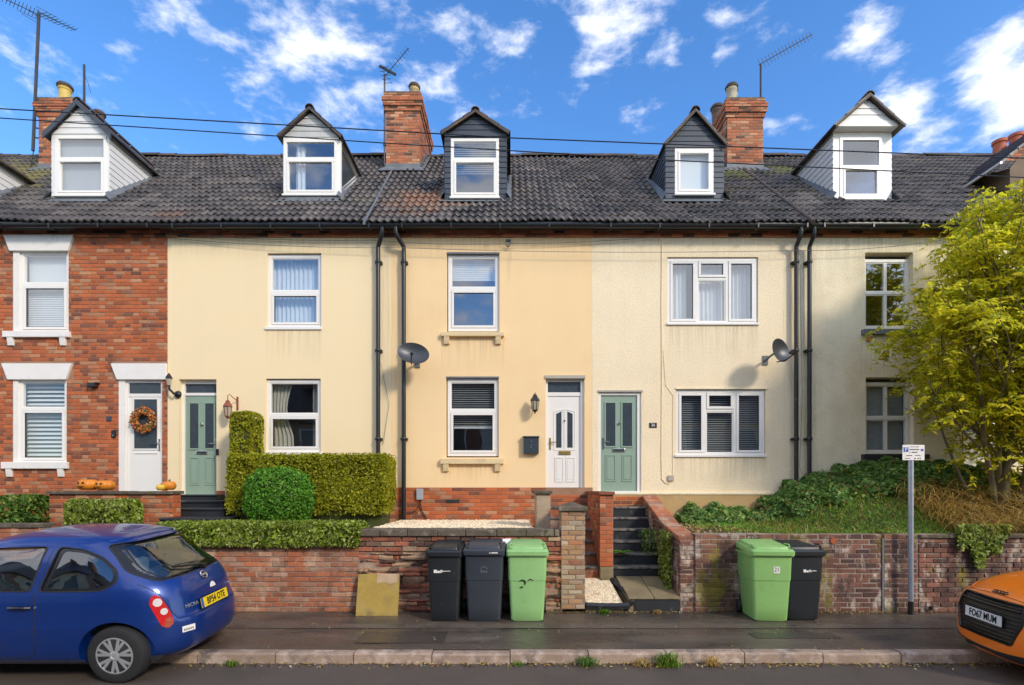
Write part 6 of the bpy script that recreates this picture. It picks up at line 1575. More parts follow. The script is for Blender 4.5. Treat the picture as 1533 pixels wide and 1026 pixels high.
# ============================================================ CARS
def smooth_levels(L, n):
    L = np.array(L, float); z = L[:, 0]
    t = np.linspace(0, len(L) - 1, n)
    out = []
    for tt in t:
        i = min(int(tt), len(L) - 2); f = tt - i
        p0, p1, p2, p3 = L[max(i - 1, 0)], L[i], L[i + 1], L[min(i + 2, len(L) - 1)]
        v = .5 * ((2 * p1) + (p2 - p0) * f + (2 * p0 - 5 * p1 + 4 * p2 - p3) * f * f + (3 * p1 - p0 - 3 * p2 + p3) * f ** 3)
        out.append(v)
    return out
def ring_body(L, n=112, nl=60, inset=0.0):
    V = []; F_ = []
    lv = smooth_levels(L, nl)
    for (z, xf, xr, w, ef, er) in lv:
        xm = (xf + xr) / 2
        w = max(w - inset, .02); a = max((xr - xf) / 2 - inset, .02)
        for k in range(n):
            t = 2 * math.pi * k / n
            c, s_ = math.cos(t), math.sin(t)
            e = er if c > 0 else ef
            # angle warp keeps vertices even round the corners
            V.append((xm + a * math.copysign(abs(c) ** (2 / e), c), w * math.copysign(abs(s_) ** (2 / e), s_), z))
    m_ = len(lv)
    for i in range(m_ - 1):
        for k in range(n): F_.append((i * n + k, i * n + (k + 1) % n, (i + 1) * n + (k + 1) % n, (i + 1) * n + k))
    F_.append(tuple(range(n - 1, -1, -1))); F_.append(tuple((m_ - 1) * n + k for k in range(n)))
    return V, F_
def mesh_obj(V, F_, name='tmp'):
    me = bpy.data.meshes.new(name); me.from_pydata(V, [], F_)
    bm = bmesh.new(); bm.from_mesh(me); bmesh.ops.recalc_face_normals(bm, faces=bm.faces); bm.to_mesh(me); bm.free()
    o = bpy.data.objects.new(name, me); col.objects.link(o); return o
def boolean(o, cutters, op='DIFFERENCE'):
    for c in cutters:
        m_ = o.modifiers.new('b', 'BOOLEAN'); m_.operation = op; m_.object = c; m_.solver = 'EXACT'
    dg = bpy.context.evaluated_depsgraph_get(); dg.update()
    me = bpy.data.meshes.new_from_object(o.evaluated_get(dg))
    o.modifiers.clear(); old = o.data; o.data = me; bpy.data.meshes.remove(old)
    for c in cutters: bpy.data.objects.remove(c)
def roundpoly(pts, r=.04, n=4):
    out = []
    for i in range(len(pts)):
        p = Vector(pts[i]); a = Vector(pts[i - 1]); b = Vector(pts[(i + 1) % len(pts)])
        da, db = (a - p), (b - p); ra = min(r, da.length * .45); rb = min(r, db.length * .45)
        s_, e = p + da.normalized() * ra, p + db.normalized() * rb
        for k in range(n + 1):
            t = k / n; out.append(tuple(s_ * (1 - t) ** 2 + p * 2 * t * (1 - t) + e * t * t))
    return out
class Surf:
    def __init__(s, V, F_): s.bvh = BVHTree.FromPolygons([Vector(v) for v in V], F_)
    def hit(s, u, v, view):
        # view: 'near' looks +y from -y side (u=x, v=z); 'rear' looks -x from +x (u=y); 'front' looks +x from -x (u=y); 'cornerR' looks from (+x,-y)
        if view == 'near': o, d = Vector((u, -3, v)), Vector((0, 1, 0))
        elif view == 'far': o, d = Vector((u, 3, v)), Vector((0, -1, 0))
        elif view == 'rear': o, d = Vector((3, u, v)), Vector((-1, 0, 0))
        elif view == 'front': o, d = Vector((-3 - 3, u, v)), Vector((1, 0, 0))
        elif view == 'top': o, d = Vector((u, v, 4)), Vector((0, 0, -1))
        elif view in ('cR', 'cL'):
            sg = -1 if view == 'cR' else 1
            d = Vector((-1, -sg, 0)).normalized(); base = Vector((.5, sg * .5, 0)) * 1.0
            tang = Vector((1, -sg, 0)).normalized()      # along increasing x
            o = Vector((-.1, sg * .72, 0)) - d * 2 + tang * u; o.z = v
        h = s.bvh.ray_cast(o, d)
        return (h[0], h[1]) if h[0] is not None else (None, None)
    def patch(s, poly, view, off, rings=5, scale=1.0):
        n = len(poly); c = Vector((sum(p[0] for p in poly) / n, sum(p[1] for p in poly) / n))
        mb = MB(); 
        h, nn = s.hit(c.x, c.y, view); mb.v.append(h + nn * off)
        last = [h] * n
        for r in range(1, rings + 1):
            f = scale * r / rings
            for i, p in enumerate(poly):
                q = c + (Vector(p) - c) * f
                h, nn = s.hit(q.x, q.y, view)
                if h is None: h = last[i]; nn = Vector((0, 0, 0))
                last[i] = h
                mb.v.append(h + nn * off)
        for i in range(n): mb.f.append((0, 1 + i, 1 + (i + 1) % n))
        for r in range(rings - 1):
            for i in range(n): a = 1 + r * n; mb.f.append((a + i, a + n + i, a + n + (i + 1) % n, a + (i + 1) % n))
        return mb
    def solid_patch(s, poly, view, o0, o1, rings=5):
        a = s.patch(poly, view, o0, rings); b = s.patch(poly, view, o1, rings); n = len(poly)
        m_ = len(a.v); mb = MB(); mb.add(a.v, a.f); mb.add(b.v, b.f)
        st = 1 + (rings - 1) * n
        for i in range(n): mb.f.append((st + i, st + (i + 1) % n, m_ + st + (i + 1) % n, m_ + st + i))
        return mb
    def line(s, pts, view, r=.004, off=.0, close=False, sub=8):
        P = []
        pts = pts + ([pts[0]] if close else [])
        for i in range(len(pts) - 1):
            for k in range(sub + (1 if i == len(pts) - 2 else 0)):
                t = k / sub; u = pts[i][0] * (1 - t) + pts[i + 1][0] * t; v = pts[i][1] * (1 - t) + pts[i + 1][1] * t
                h, nn = s.hit(u, v, view)
                if h is not None: P.append(h + nn * off)
        return MB().tube(P, r, 5)
def wheel(t, x, y, r, rimr, side, spokes=7, dz=0.0):
    """wheel with tyre, rim, spokes; side -1 faces the camera"""
    w = MB()
    prof = [(rimr * .97, .0), (rimr, .004), (r * .86, -.004), (r * .97, .012), (r, .035), (r, .15), (r * .97, .17), (r * .8, .18), (rimr, .17)]
    o = MB().lathe([(a, b * -side) for a, b in prof], (x, y, r + dz), 44, 'y').build('wheel', M['tyre'], t, local=True, smooth=True)
    WL[o.name] = Vector((0, 0, 0)) + o.location
    def B(mb, nm, m_, **k):
        q = mb.build(nm, m_, t, local=True, **k)
        q.parent = o; q.location = q.location - o.location
        return q
    B(MB().lathe([(rimr * .99, .012 * -side), (rimr * 1.0, -.002 * -side), (rimr * .93, -.004 * -side), (rimr * .90, .012 * -side), (rimr * .88, .06 * -side)], (x, y, r + dz), 44, 'y'), 'rim', M['rim'], smooth=True)
    B(MB().lathe([(rimr * .9, .055 * -side), (.05, .055 * -side)], (x, y, r + dz), 30, 'y'), 'brake_disc', M['rubber_seal'])
    B(MB().lathe([(rimr * .30, .02 * -side), (rimr * .28, -.002 * -side), (rimr * .16, -.010 * -side), (rimr * .14, -.004 * -side), (.005, -.006 * -side)], (x, y, r + dz), 24, 'y'), 'hub_cap', M['rim'], smooth=True)
    for k in range(spokes):
        a0 = 2 * math.pi * (k + .25) / spokes
        for da in (-.17, .17):
            a = a0 + da; mb = MB()
            u = Vector((math.cos(a), 0, math.sin(a))); v = Vector((-math.sin(a), 0, math.cos(a)))
            u0 = Vector((math.cos(a0), 0, math.sin(a0)))
            c = Vector((x, y, r + dz)); f = Vector((0, -(-side), 0)) * -1
            p0, p1 = c + u0 * rimr * .26, c + u * rimr * .94
            wv0, wv1 = v * rimr * .075, v * rimr * .085
            out_ = Vector((0, side, 0)) * .004
            inn = Vector((0, -side, 0)) * .03
            mb.add([p0 - wv0 + out_, p0 + wv0 + out_, p1 + wv1, p1 - wv1, p0 - wv0 * 1.3 + inn, p0 + wv0 * 1.3 + inn, p1 + wv1 * 1.2 + inn, p1 - wv1 * 1.2 + inn], [(0, 1, 2, 3), (4, 7, 6, 5), (0, 4, 5, 1), (1, 5, 6, 2), (2, 6, 7, 3), (3, 7, 4, 0)])
            B(mb, 'spoke', M['rim'], bevel=.003)
    return o
M['tyre'] = mat('tyre_rubber', (0.022, 0.021, 0.021), .75, .15, 6, .15, 60, .3, 60)
M['rim'] = mat('silver_wheel_trim', (0.55, 0.55, 0.56), .3, .08, 8, .06, 40, metallic=.55)
def paint(name, c, flake=.15, coat=.7, met=.45, rough=.32):
    m_ = mat(name, c, rough, .06, 1.5, .0, 400, 0, metallic=met, coat=coat, c2=tuple(min(1, x * .72 + .012) for x in c), c2scale=2.2, c2lo=.56, c2hi=.75)
    return m_
M['blue'] = paint('deep_blue_metallic_paint', (0.003, 0.034, 0.21), met=.35, rough=.35)
M['orange'] = paint('orange_paint', (1.0, 0.22, 0.012), met=.0, rough=.35)
M['car_glass'] = glass_mat('car_window_glass', 2.3, (0.42, 0.5, 0.48))
M['red_lens'] = mat('red_tail_lens', (0.60, 0.012, 0.012), .12, .08, 9, coat=1.0)
M['amber_lens'] = mat('smoked_amber_lens', (0.42, 0.07, 0.03), .15, .1, 9, coat=1.0)
M['clear_lens'] = mat('clear_lens', (0.72, 0.66, 0.62), .12, .12, 12, coat=1.0)
M['seat'] = mat('car_seat_fabric', (0.07, 0.075, 0.08), .9, .2, 6)
M['seat_pale'] = mat('pale_cushion', (0.36, 0.40, 0.43), .8, .15, 6)
M['plate_y'] = mat('yellow_plate', (0.85, 0.60, 0.02), .35); M['plate_w'] = mat('white_plate', (0.78, 0.78, 0.76), .35)
M['trim_black'] = mat('gloss_black_trim', (0.012, 0.012, 0.013), .22)
# ---------------- blue hatchback, rear end towards +x, standing half on the kerb
car = thing('parked_car', (-3.465, yy(6.11), -.05), 'small dark blue three-door hatchback parked at the left edge', 'car', rotx=R(4.0))
#      z     xf     xr     w    ef   er
LB = [(.17, -3.58, -.16, .70, 3.2, 4.2), (.24, -3.68, -.05, .78, 3.2, 4.2), (.36, -3.71, .0, .812, 3.2, 4.0), (.50, -3.70, .012, .826, 3.2, 3.8), (.585, -3.67, .0, .828, 3.2, 3.8), (.62, -3.65, -.035, .824, 3.2, 4.0), (.72, -3.55, -.06, .818, 3.2, 4.0), (.84, -3.35, -.085, .808, 3.2, 3.9), (.93, -3.10, -.125, .79, 3.4, 3.8),
      (1.0, -2.95, -.18, .768, 3.6, 3.8), (1.10, -2.78, -.29, .738, 3.8, 3.8), (1.20, -2.60, -.41, .706, 4, 3.8), (1.30, -2.42, -.53, .668, 4, 3.9), (1.38, -2.27, -.635, .625, 4, 4), (1.43, -2.16, -.71, .58, 4, 4), (1.47, -2.02, -.81, .50, 4, 4), (1.50, -1.88, -.96, .38, 3.6, 3.6), (1.52, -1.75, -1.15, .24, 3, 3), (1.525, -1.6, -1.25, .10, 2.5, 2.5)]
V_, F_ = ring_body(LB, 128, 72)
SB = Surf(V_, F_)
body = mesh_obj(V_, F_, 'body')
LC = [(z, xf + .10, xr - .05, w - .045, a, b) for (z, xf, xr, w, a, b) in LB if .83 < z < 1.46]
LC = [(.45, -2.9, -.20, .72, 4, 4), (.7, -2.9, -.20, .74, 4, 4)] + LC
Vc, Fc = ring_body(LC, 64, 26)
qwin = roundpoly([(-1.36, .955), (-.74, .955), (-.615, 1.03), (-.64, 1.14), (-.80, 1.28), (-1.00, 1.362), (-1.25, 1.392)], .05)
dwin = roundpoly([(-1.45, .955), (-1.37, 1.392), (-2.10, 1.372), (-2.35, 1.24), (-2.72, .97)], .05)
rwin = roundpoly([(-.56, 1.005), (-.635, 1.12), (-.555, 1.385), (-.50, 1.40), (.50, 1.40), (.555, 1.385), (.635, 1.12), (.56, 1.005)], .05)
fwin = roundpoly([(-.66, 1.02), (-.50, 1.36), (.50, 1.36), (.66, 1.02)], .07)
def prism_obj(poly, axis, a, b):
    mb = MB().prism(poly, axis, a, b); return mesh_obj(mb.v, mb.f)
cut = [mesh_obj(Vc, Fc), prism_obj(qwin, 'y', -1.2, 1.2), prism_obj(dwin, 'y', -1.2, 1.2), prism_obj(rwin, 'x', -1.0, .4), prism_obj(fwin, 'x', -3.3, -2.0)]
for wxx in (-.63, -3.0):
    for sy in (-1, 1):
        mb = MB().lathe([(.35, -.14), (.35, .14)], (wxx, sy * .80, .285), 40, 'y'); cut.append(mesh_obj(mb.v, mb.f))
boolean(body, cut)
def finish(o, name, m_, parent):
    o.name = name; o.data.materials.clear(); o.data.materials.append(m_)
    o.data.polygons.foreach_set('material_index', [0] * len(o.data.polygons))
    o.data.polygons.foreach_set('use_smooth', [True] * len(o.data.polygons)); o.data.set_sharp_from_angle(angle=R(30)); o.parent = parent; WL[o.name] = wl_of(parent)
finish(body, 'body', M['blue'], car)
def part(mb, nm, m_, par=car, **k): return mb.build(nm, m_, par, local=True, **k)
def grow(poly, f):
    n = len(poly); cx_ = sum(p[0] for p in poly) / n; cz_ = sum(p[1] for p in poly) / n
    return [(cx_ + (p[0] - cx_) * f, cz_ + (p[1] - cz_) * f) for p in poly]
part(SB.patch(grow(qwin, 1.03), 'near', -.012), 'quarter_window', M['car_glass'], recalc=False, smooth='all')
part(SB.patch(grow(dwin, 1.02), 'near', -.012), 'door_window', M['car_glass'], recalc=False, smooth='all')
part(SB.patch(grow(qwin, 1.03), 'far', -.012), 'quarter_window', M['car_glass'], recalc=False, smooth='all')
part(SB.patch(grow(dwin, 1.02), 'far', -.012), 'door_window', M['car_glass'], recalc=False, smooth='all')
part(SB.patch(grow(rwin, 1.02), 'rear', -.010, 8), 'rear_window', M['car_glass'], recalc=False, smooth='all')
def band(poly, view, f0, f1, off, name, m_, par=car, S=None):
    S = S or SB
    mb = MB(); n = len(poly)
    A, B_ = grow(poly, f0), grow(poly, f1)
    for q in (A, B_):
        for p in q: h, nn = S.hit(p[0], p[1], view); mb.v.append(h + nn * off)
    for i in range(n): mb.f.append((i, (i + 1) % n, n + (i + 1) % n, n + i))
    return part(mb, name, m_, par, recalc=False)
band(qwin, 'near', .84, 1.0, -.010, 'window_border', M['trim_black']); band(dwin, 'near', .95, 1.0, -.010, 'window_border', M['trim_black'])
band(rwin, 'rear', .86, 1.0, -.008, 'window_border', M['trim_black'])
for (poly, view) in ((qwin, 'near'), (dwin, 'near'), (rwin, 'rear')): part(SB.line(poly, view, .007, .0, close=True, sub=2), 'window_seal', M['rubber_seal'])
# shut lines
SEAM = M['rubber_seal']
part(SB.line([(-1.39, .94), (-1.38, .70), (-1.39, .40), (-1.44, .30), (-1.60, .27), (-2.4, .26)], 'near', .0045), 'door_seam', SEAM)
part(SB.line([(-1.39, .94), (-1.30, 1.42)], 'near', .004), 'door_seam', SEAM)
part(SB.line([(-.655, 1.0), (-.60, .87), (-.57, .70), (-.53, .60), (0, .595), (.53, .60), (.57, .70), (.60, .87), (.655, 1.0)], 'rear', .0045), 'tailgate_seam', SEAM)
part(SB.line([(-.285, .50), (-.22, .585), (-.12, .60)], 'near', .004), 'bumper_seam', SEAM)
part(SB.line([(-2.3, .235), (-.95, .225)], 'near', .006), 'sill_seam', SEAM)
# spoiler lip, wiper, handle
part(SB.line([(-.50, 1.425), (-.3, 1.435), (0, 1.437), (.3, 1.435), (.50, 1.425)], 'rear', .016, -.002), 'spoiler_lip', M['blue'], smooth=True)
h0, n0 = SB.hit(.10, 1.035, 'rear'); h1, n1 = SB.hit(-.32, 1.10, 'rear')
part(MB().tube([h0 + n0 * .03, h1 + n1 * .02], .012, 6), 'wiper', M['trim_black']); part(MB().lathe([(.035, 0), (.03, .05)], h0 - Vector((.01, 0, 0)), 12, 'x'), 'wiper_motor', M['trim_black'])
for x0_ in (-1.62,):
    h, nn = SB.hit(x0_ + .10, .80, 'near')
    part(MB().tube([h + Vector((-.12, -.01, .0)), h + Vector((-.09, -.035, .006)), h + Vector((.07, -.035, .006)), h + Vector((.10, -.008, 0))], .016, 8), 'door_handle', M['trim_black'], smooth=True)
    part(MB().lathe([(.013, 0), (.011, -.008)], h + Vector((.14, 0, 0)), 12, 'y'), 'door_lock', M['chrome'])
# tail lamps wrapped round the corners
for view in ('cR', 'cL'):
    tl_ = roundpoly([(-.125, .80), (-.09, .885), (-.025, .86), (.055, .69), (.08, .565), (.025, .52), (-.03, .55), (-.088, .70)], .03, 3)
    L = part(SB.solid_patch(tl_, view, -.012, .010, 6), 'tail_lamp', M['red_lens'], smooth=True)
    part(SB.patch(roundpoly([(.012, .625), (.052, .64), (.078, .565), (.03, .525), (-.015, .545)], .015, 3), view, .0122, 3), 'indicator_lens', M['amber_lens'], recalc=False, smooth='all')
    for (cu, cv, rr, mm) in ((-.05, .80, .040, 'clear_lens'), (-.0, .70, .033, 'clear_lens')):
        cir = [(cu + rr * math.cos(2 * math.pi * k / 20), cv + rr * 1.05 * math.sin(2 * math.pi * k / 20)) for k in range(20)]
        q = part(SB.patch(cir, view, .0125, 3), 'lamp_lens', M[mm], recalc=False, smooth='all')
# plate, badge, lettering, stickers
def on_rear(u, v, out=.0):
    h, nn = SB.hit(u, v, 'rear'); return h + nn * out, nn
def frame_rot(nn):
    zax = Vector(nn); yax = Vector((0, 0, 1)); yax = (yax - zax * yax.dot(zax)).normalized(); xax = yax.cross(zax)
    return Matrix((xax, yax, zax)).transposed().to_euler()
pc, pn = on_rear(0.0, .675, .012); pn = Vector((.985, 0, .17)).normalized()
e = frame_rot(pn)
def oriented_box(c, e, w, hh, d, nm, m_, par=car):
    Rm = e.to_matrix(); mb = MB().box(-w / 2, w / 2, -hh / 2, hh / 2, -d / 2, d / 2)
    mb.v = [tuple(Rm @ Vector(v) + Vector(c)) for v in mb.v]; return part(mb, nm, m_, par)
pc = pc + pn * .012
oriented_box(pc - pn * .004, e, .54, .128, .008, 'plate_holder', M['trim_black'])
oriented_box(pc + pn * .002, e, .52, .111, .006, 'number_plate', M['plate_y'])
Rm = e.to_matrix()
oriented_box(pc + pn * .0055 - Rm @ Vector((.24, 0, 0)), e, .04, .111, .001, 'plate_band', BLUE)
text_mesh('BP54 OTE', .105, M['trim_black'], car, pc + pn * .0065 + Rm @ Vector((.022, -.002, 0)), e, sx=.80, bold=.0022)
hc, hn = on_rear(-.02, .955, .012); e2 = frame_rot(hn)
Rm2 = e2.to_matrix()
mb = MB(); pts = [hc + Rm2 @ Vector((.045 * math.cos(a), .045 * math.sin(a), 0)) for a in [2 * math.pi * k / 24 for k in range(25)]]
mb.tube(pts, .008, 6, cap=False); part(mb, 'badge_ring', M['chrome'], smooth=True)
oriented_box(hc, e2, .12, .022, .008, 'badge_bar', M['chrome'])
hc, hn = on_rear(-.36, .70, .006); text_mesh('MICRA', .055, M['rim'], car, hc, frame_rot(hn), sx=1.15)
hc, hn = on_rear(-.47, .475, .006); e3 = frame_rot(hn)
oriented_box(hc, e3, .135, .065, .003, 'dealer_sticker', M['white_paint'])
R3 = e3.to_matrix()
for k in range(5): oriented_box(hc + R3 @ Vector((-.045 + k * .022, -.008, .002)), e3, .015, .022, .001, 'sticker_print', M['lead'])
hc, hn = on_rear(.05, .80, .006); e4 = frame_rot(hn); R4 = e4.to_matrix()
mb = MB(); mb.v = [tuple(hc + R4 @ Vector((.055 * math.cos(a), .06 * math.sin(a), 0))) for a in [math.pi * k / 14 for k in range(15)]]; mb.f = [tuple(range(15))]
part(mb, 'round_sticker', M['white_paint'], recalc=False)
for (yv) in (.45,): part(MB().lathe([(.008, 0), (.008, .03)], on_rear(.40, .76)[0], 8, 'x'), 'tailgate_button', M['chrome'])
# bumper corner moulding and scratches are left to the paint; floor, seats, wheels
part(MB().box(-3.3, -.25, -.68, .68, .20, .24), 'underbody', M['rubber_seal'])
for sy in (-.36, .36):
    part(MB().box(-2.15, -1.65, sy - .24, sy + .24, .35, .58), 'seat', M['seat'], bevel=.05)
    mb = MB().box(-.07, .07, -.23, .23, 0, .55); Q = Matrix.Rotation(R(18), 3, 'Y'); mb.v = [tuple(Q @ Vector(v) + Vector((-1.68, sy, .52))) for v in mb.v]
    part(mb, 'seat_back', M['seat'], bevel=.05)
    part(MB().box(-1.56, -1.45, sy - .12, sy + .12, 1.10, 1.29), 'headrest', M['seat_pale'], bevel=.04)
part(MB().box(-1.25, -.80, -.60, .60, .35, .60), 'rear_bench', M['seat'], bevel=.05)
mb = MB().box(-.06, .06, -.58, .58, 0, .50); Q = Matrix.Rotation(R(20), 3, 'Y'); mb.v = [tuple(Q @ Vector(v) + Vector((-.86, 0, .56))) for v in mb.v]
part(mb, 'rear_bench', M['seat'], bevel=.05)
part(MB().box(-.70, -.40, -.52, .52, .965, .985), 'parcel_shelf', M['seat'], bevel=.005)
part(MB().box(-.76, -.66, -.46, -.14, 1.0, 1.20), 'headrest', M['seat_pale'], bevel=.045)
part(MB().box(-.76, -.66, .16, .44, 1.0, 1.17), 'headrest', M['seat'], bevel=.045)
part(MB().box(-2.95, -2.5, -.66, .66, .55, .98), 'dashboard', M['seat'], bevel=.04)
pts = [(-2.35 + .05 * math.sin(a), .36 + .18 * math.cos(a), .98 + .17 * math.sin(a)) for a in [2 * math.pi * k / 24 for k in range(25)]]
part(MB().tube(pts, .016, 6, cap=False), 'steering_wheel', M['seat'], smooth=True); part(MB().tube([(-2.36, .2, .98), (-2.36, .52, .98)], .02, 6), 'steering_wheel_spoke', M['seat'])
wheel(car, -.63, -.775, .298, .192, -1, dz=-.016); wheel(car, -3.0, -.775, .298, .192, -1, dz=-.016); wheel(car, -.63, .775, .298, .192, 1, dz=-.0); wheel(car, -3.0, .775, .298, .192, 1, dz=-.0)

# ---------------- orange coupe, nose towards -x
car2 = thing('parked_car', (5.18, yy(5.70), -.06), 'bright orange sports coupe nosing in at the right edge', 'car', rotx=R(1.5), rotz=R(-8))
LA = [(.13, .12, 4.05, .80, 3.0, 4), (.17, .04, 4.12, .86, 3.0, 4), (.24, .012, 4.16, .895, 3.5, 4), (.40, .0, 4.18, .91, 3.5, 4), (.56, .012, 4.18, .912, 3.5, 4), (.68, .035, 4.17, .905, 3.5, 4), (.75, .07, 4.15, .892, 3.5, 4), (.795, .13, 4.14, .872, 3.5, 4), (.865, .26, 4.12, .852, 3.5, 4), (.935, .46, 4.10, .832, 3.5, 4), (1.0, .72, 4.08, .81, 3, 4),
      (1.045, 1.0, 4.05, .785, 3.2, 4), (1.08, 1.28, 4.0, .76, 3.5, 4), (1.12, 1.50, 3.85, .71, 4, 4), (1.15, 1.72, 3.6, .65, 4, 4), (1.25, 1.95, 3.3, .58, 4, 4), (1.31, 2.15, 3.0, .50, 4, 4), (1.34, 2.35, 2.8, .36, 3, 3), (1.35, 2.5, 2.7, .15, 3, 3)]
V2, F2 = ring_body(LA, 140, 80)
SA = Surf(V2, F2)
b2_ = mesh_obj(V2, F2, 'body')
gr = roundpoly([(-.36, .345), (-.445, .58), (-.41, .765), (.41, .765), (.445, .58), (.36, .345)], .03, 3)
cut = [prism_obj(grow(gr, 1.0), 'x', -.4, .16)]
for wxx in (.87, 3.38):
    for sy in (-1, 1):
        mb = MB().lathe([(.345, -.16), (.345, .16)], (wxx, sy * .86, .325), 40, 'y'); cut.append(mesh_obj(mb.v, mb.f))
boolean(b2_, cut); finish(b2_, 'body', M['orange'], car2)
def part2(mb, nm, m_, **k): return mb.build(nm, m_, car2, local=True, **k)
part2(SA.patch(grow(gr, .998), 'front', -.014), 'grille_mesh', M['rubber_seal'], recalc=False)
part2(SA.line(gr, 'front', .012, .002, close=True, sub=2), 'grille_frame', M['trim_black'], smooth=True)
for k in range(10):
    zg = .375 + k * .040
    hw = .385 + .07 * (1 - abs(zg - .58) / .24)
    part2(SA.line([(-hw, zg), (0, zg), (hw, zg)], 'front', .0075, -.010, sub=10), 'grille_bar', M['trim_black'])
part2(SA.line([(-.45, .705), (0, .705), (.45, .705)], 'front', .013, .0, sub=10), 'grille_crossbar', M['trim_black'], smooth=True)
part2(SA.solid_patch(roundpoly([(-.74, .20), (-.52, .265), (.52, .265), (.74, .20), (.66, .155), (-.66, .155)], .03, 3), 'front', -.01, .006, 5), 'lower_intake', M['rubber_seal'])
for sg in (-1, 1):
    part2(SA.solid_patch(roundpoly([(sg * .56, .33), (sg * .60, .52), (sg * .80, .55), (sg * .84, .36)], .03, 3), 'front', -.01, .005, 5), 'side_intake', M['rubber_seal'])
    part2(SA.solid_patch(roundpoly([(sg * .52, .74), (sg * .56, .80), (sg * .74, .86), (sg * .85, .86), (sg * .86, .74)], .03, 3), 'front', -.01, .004, 6), 'headlight', M['door_glass'], smooth=True)
    part2(SA.line([(sg * .42, .80), (sg * .60, .83), (sg * .74, .845)], 'front', .010, -.004, sub=8), 'bonnet_crease', M['orange'], smooth=True)
part2(SA.line([(-.44, .788), (-.2, .802), (.0, .805), (.2, .802), (.44, .788)], 'front', .0035, 0), 'bonnet_seam', SEAM)
hx = SA.hit(0, .60, 'front')[0]
pc = Vector((hx.x - .012, 0, .565)); e = Matrix(((0, 0, -1), (-1, 0, 0), (0, 1, 0))).to_euler()
def box2(c, w, hh, d, nm, m_): return part2(MB().box(c[0] - d / 2, c[0] + d / 2, c[1] - w / 2, c[1] + w / 2, c[2] - hh / 2, c[2] + hh / 2), nm, m_)
box2(pc + Vector((.006, 0, 0)), .54, .125, .01, 'plate_holder', M['trim_black']); box2(pc, .52, .111, .006, 'number_plate', M['plate_w'])
text_mesh('FO67 MUM', .108, M['trim_black'], car2, pc + Vector((-.0045, 0, -.002)), e, sx=.76, bold=.0024)
for k in range(4):
    yc = .046 * (1.5 - k); mb = MB(); pts = []
    for j in range(21):
        a = 2 * math.pi * j / 20; h, nn = SA.hit(yc + .030 * math.cos(a), .822 + .011 * math.sin(a), 'front'); pts.append(h + nn * .008)
    mb.tube(pts, .005, 6, cap=False); part2(mb, 'badge_ring', M['trim_black'], smooth=True)
gl_ = [(-.60, 1.03), (-.48, 1.29), (.48, 1.29), (.60, 1.03)]
part2(SA.solid_patch(roundpoly(gl_, .05), 'front', -.005, .004, 6), 'windscreen', M['door_glass'], smooth=True)
for sg, vv in ((-1, 'near'), (1, 'far')):
    part2(SA.solid_patch(roundpoly([(1.75, .99), (2.15, 1.24), (2.8, 1.27), (3.4, 1.0)], .05), vv, -.005, .004, 6), 'side_window', M['door_glass'], smooth=True)
for x_ in (.87, 3.38): wheel(car2, x_, -.84, .325, .235, -1, 5); wheel(car2, x_, .84, .325, .235, 1, 5)
# ============================================================ VEGETATION
nr_ = np.random.default_rng(5)
def leaves(name, P, Nn, size, m_, parent=None, aspect=.55, jitter=.8, fold=.25, origin=None, kind=None, aim=None):
    """one mesh of many small four-cornered leaves: points P, outward normals Nn"""
    n = len(P)
    s_ = size * (0.6 + 0.8 * nr_.random(n))[:, None]
    nv = Nn + nr_.normal(0, jitter, (n, 3)); nv /= np.linalg.norm(nv, axis=1)[:, None] + 1e-9
    u = nr_.normal(0, 1, (n, 3)) if aim is None else aim + nr_.normal(0, .35, (n, 3))
    u -= nv * (u * nv).sum(1)[:, None]; u /= np.linalg.norm(u, axis=1)[:, None] + 1e-9
    w = np.cross(nv, u)
    a = P - u * s_; b = P + w * s_ * aspect + nv * s_ * fold; c = P + u * s_; d = P - w * s_ * aspect + nv * s_ * fold
    Vx = np.stack([a, b, c, d], 1).reshape(-1, 3)
    org = np.array(origin if origin is not None else Vx.mean(0)); 
    me = bpy.data.meshes.new(name)
    me.vertices.add(4 * n); me.vertices.foreach_set('co', (Vx - org).astype(np.float32).ravel())
    me.loops.add(4 * n); me.loops.foreach_set('vertex_index', np.arange(4 * n, dtype=np.int32))
    me.polygons.add(n); me.polygons.foreach_set('loop_start', np.arange(0, 4 * n, 4, dtype=np.int32)); me.polygons.foreach_set('loop_total', np.full(n, 4, dtype=np.int32))
    me.update(calc_edges=True); me.materials.append(m_)
    o = bpy.data.objects.new(name, me); col.objects.link(o); o.parent = parent
    o.location = Vector(org.tolist()) - wl_of(parent); WL[o.name] = Vector(org.tolist())
    if kind: o['kind'] = kind
    return o
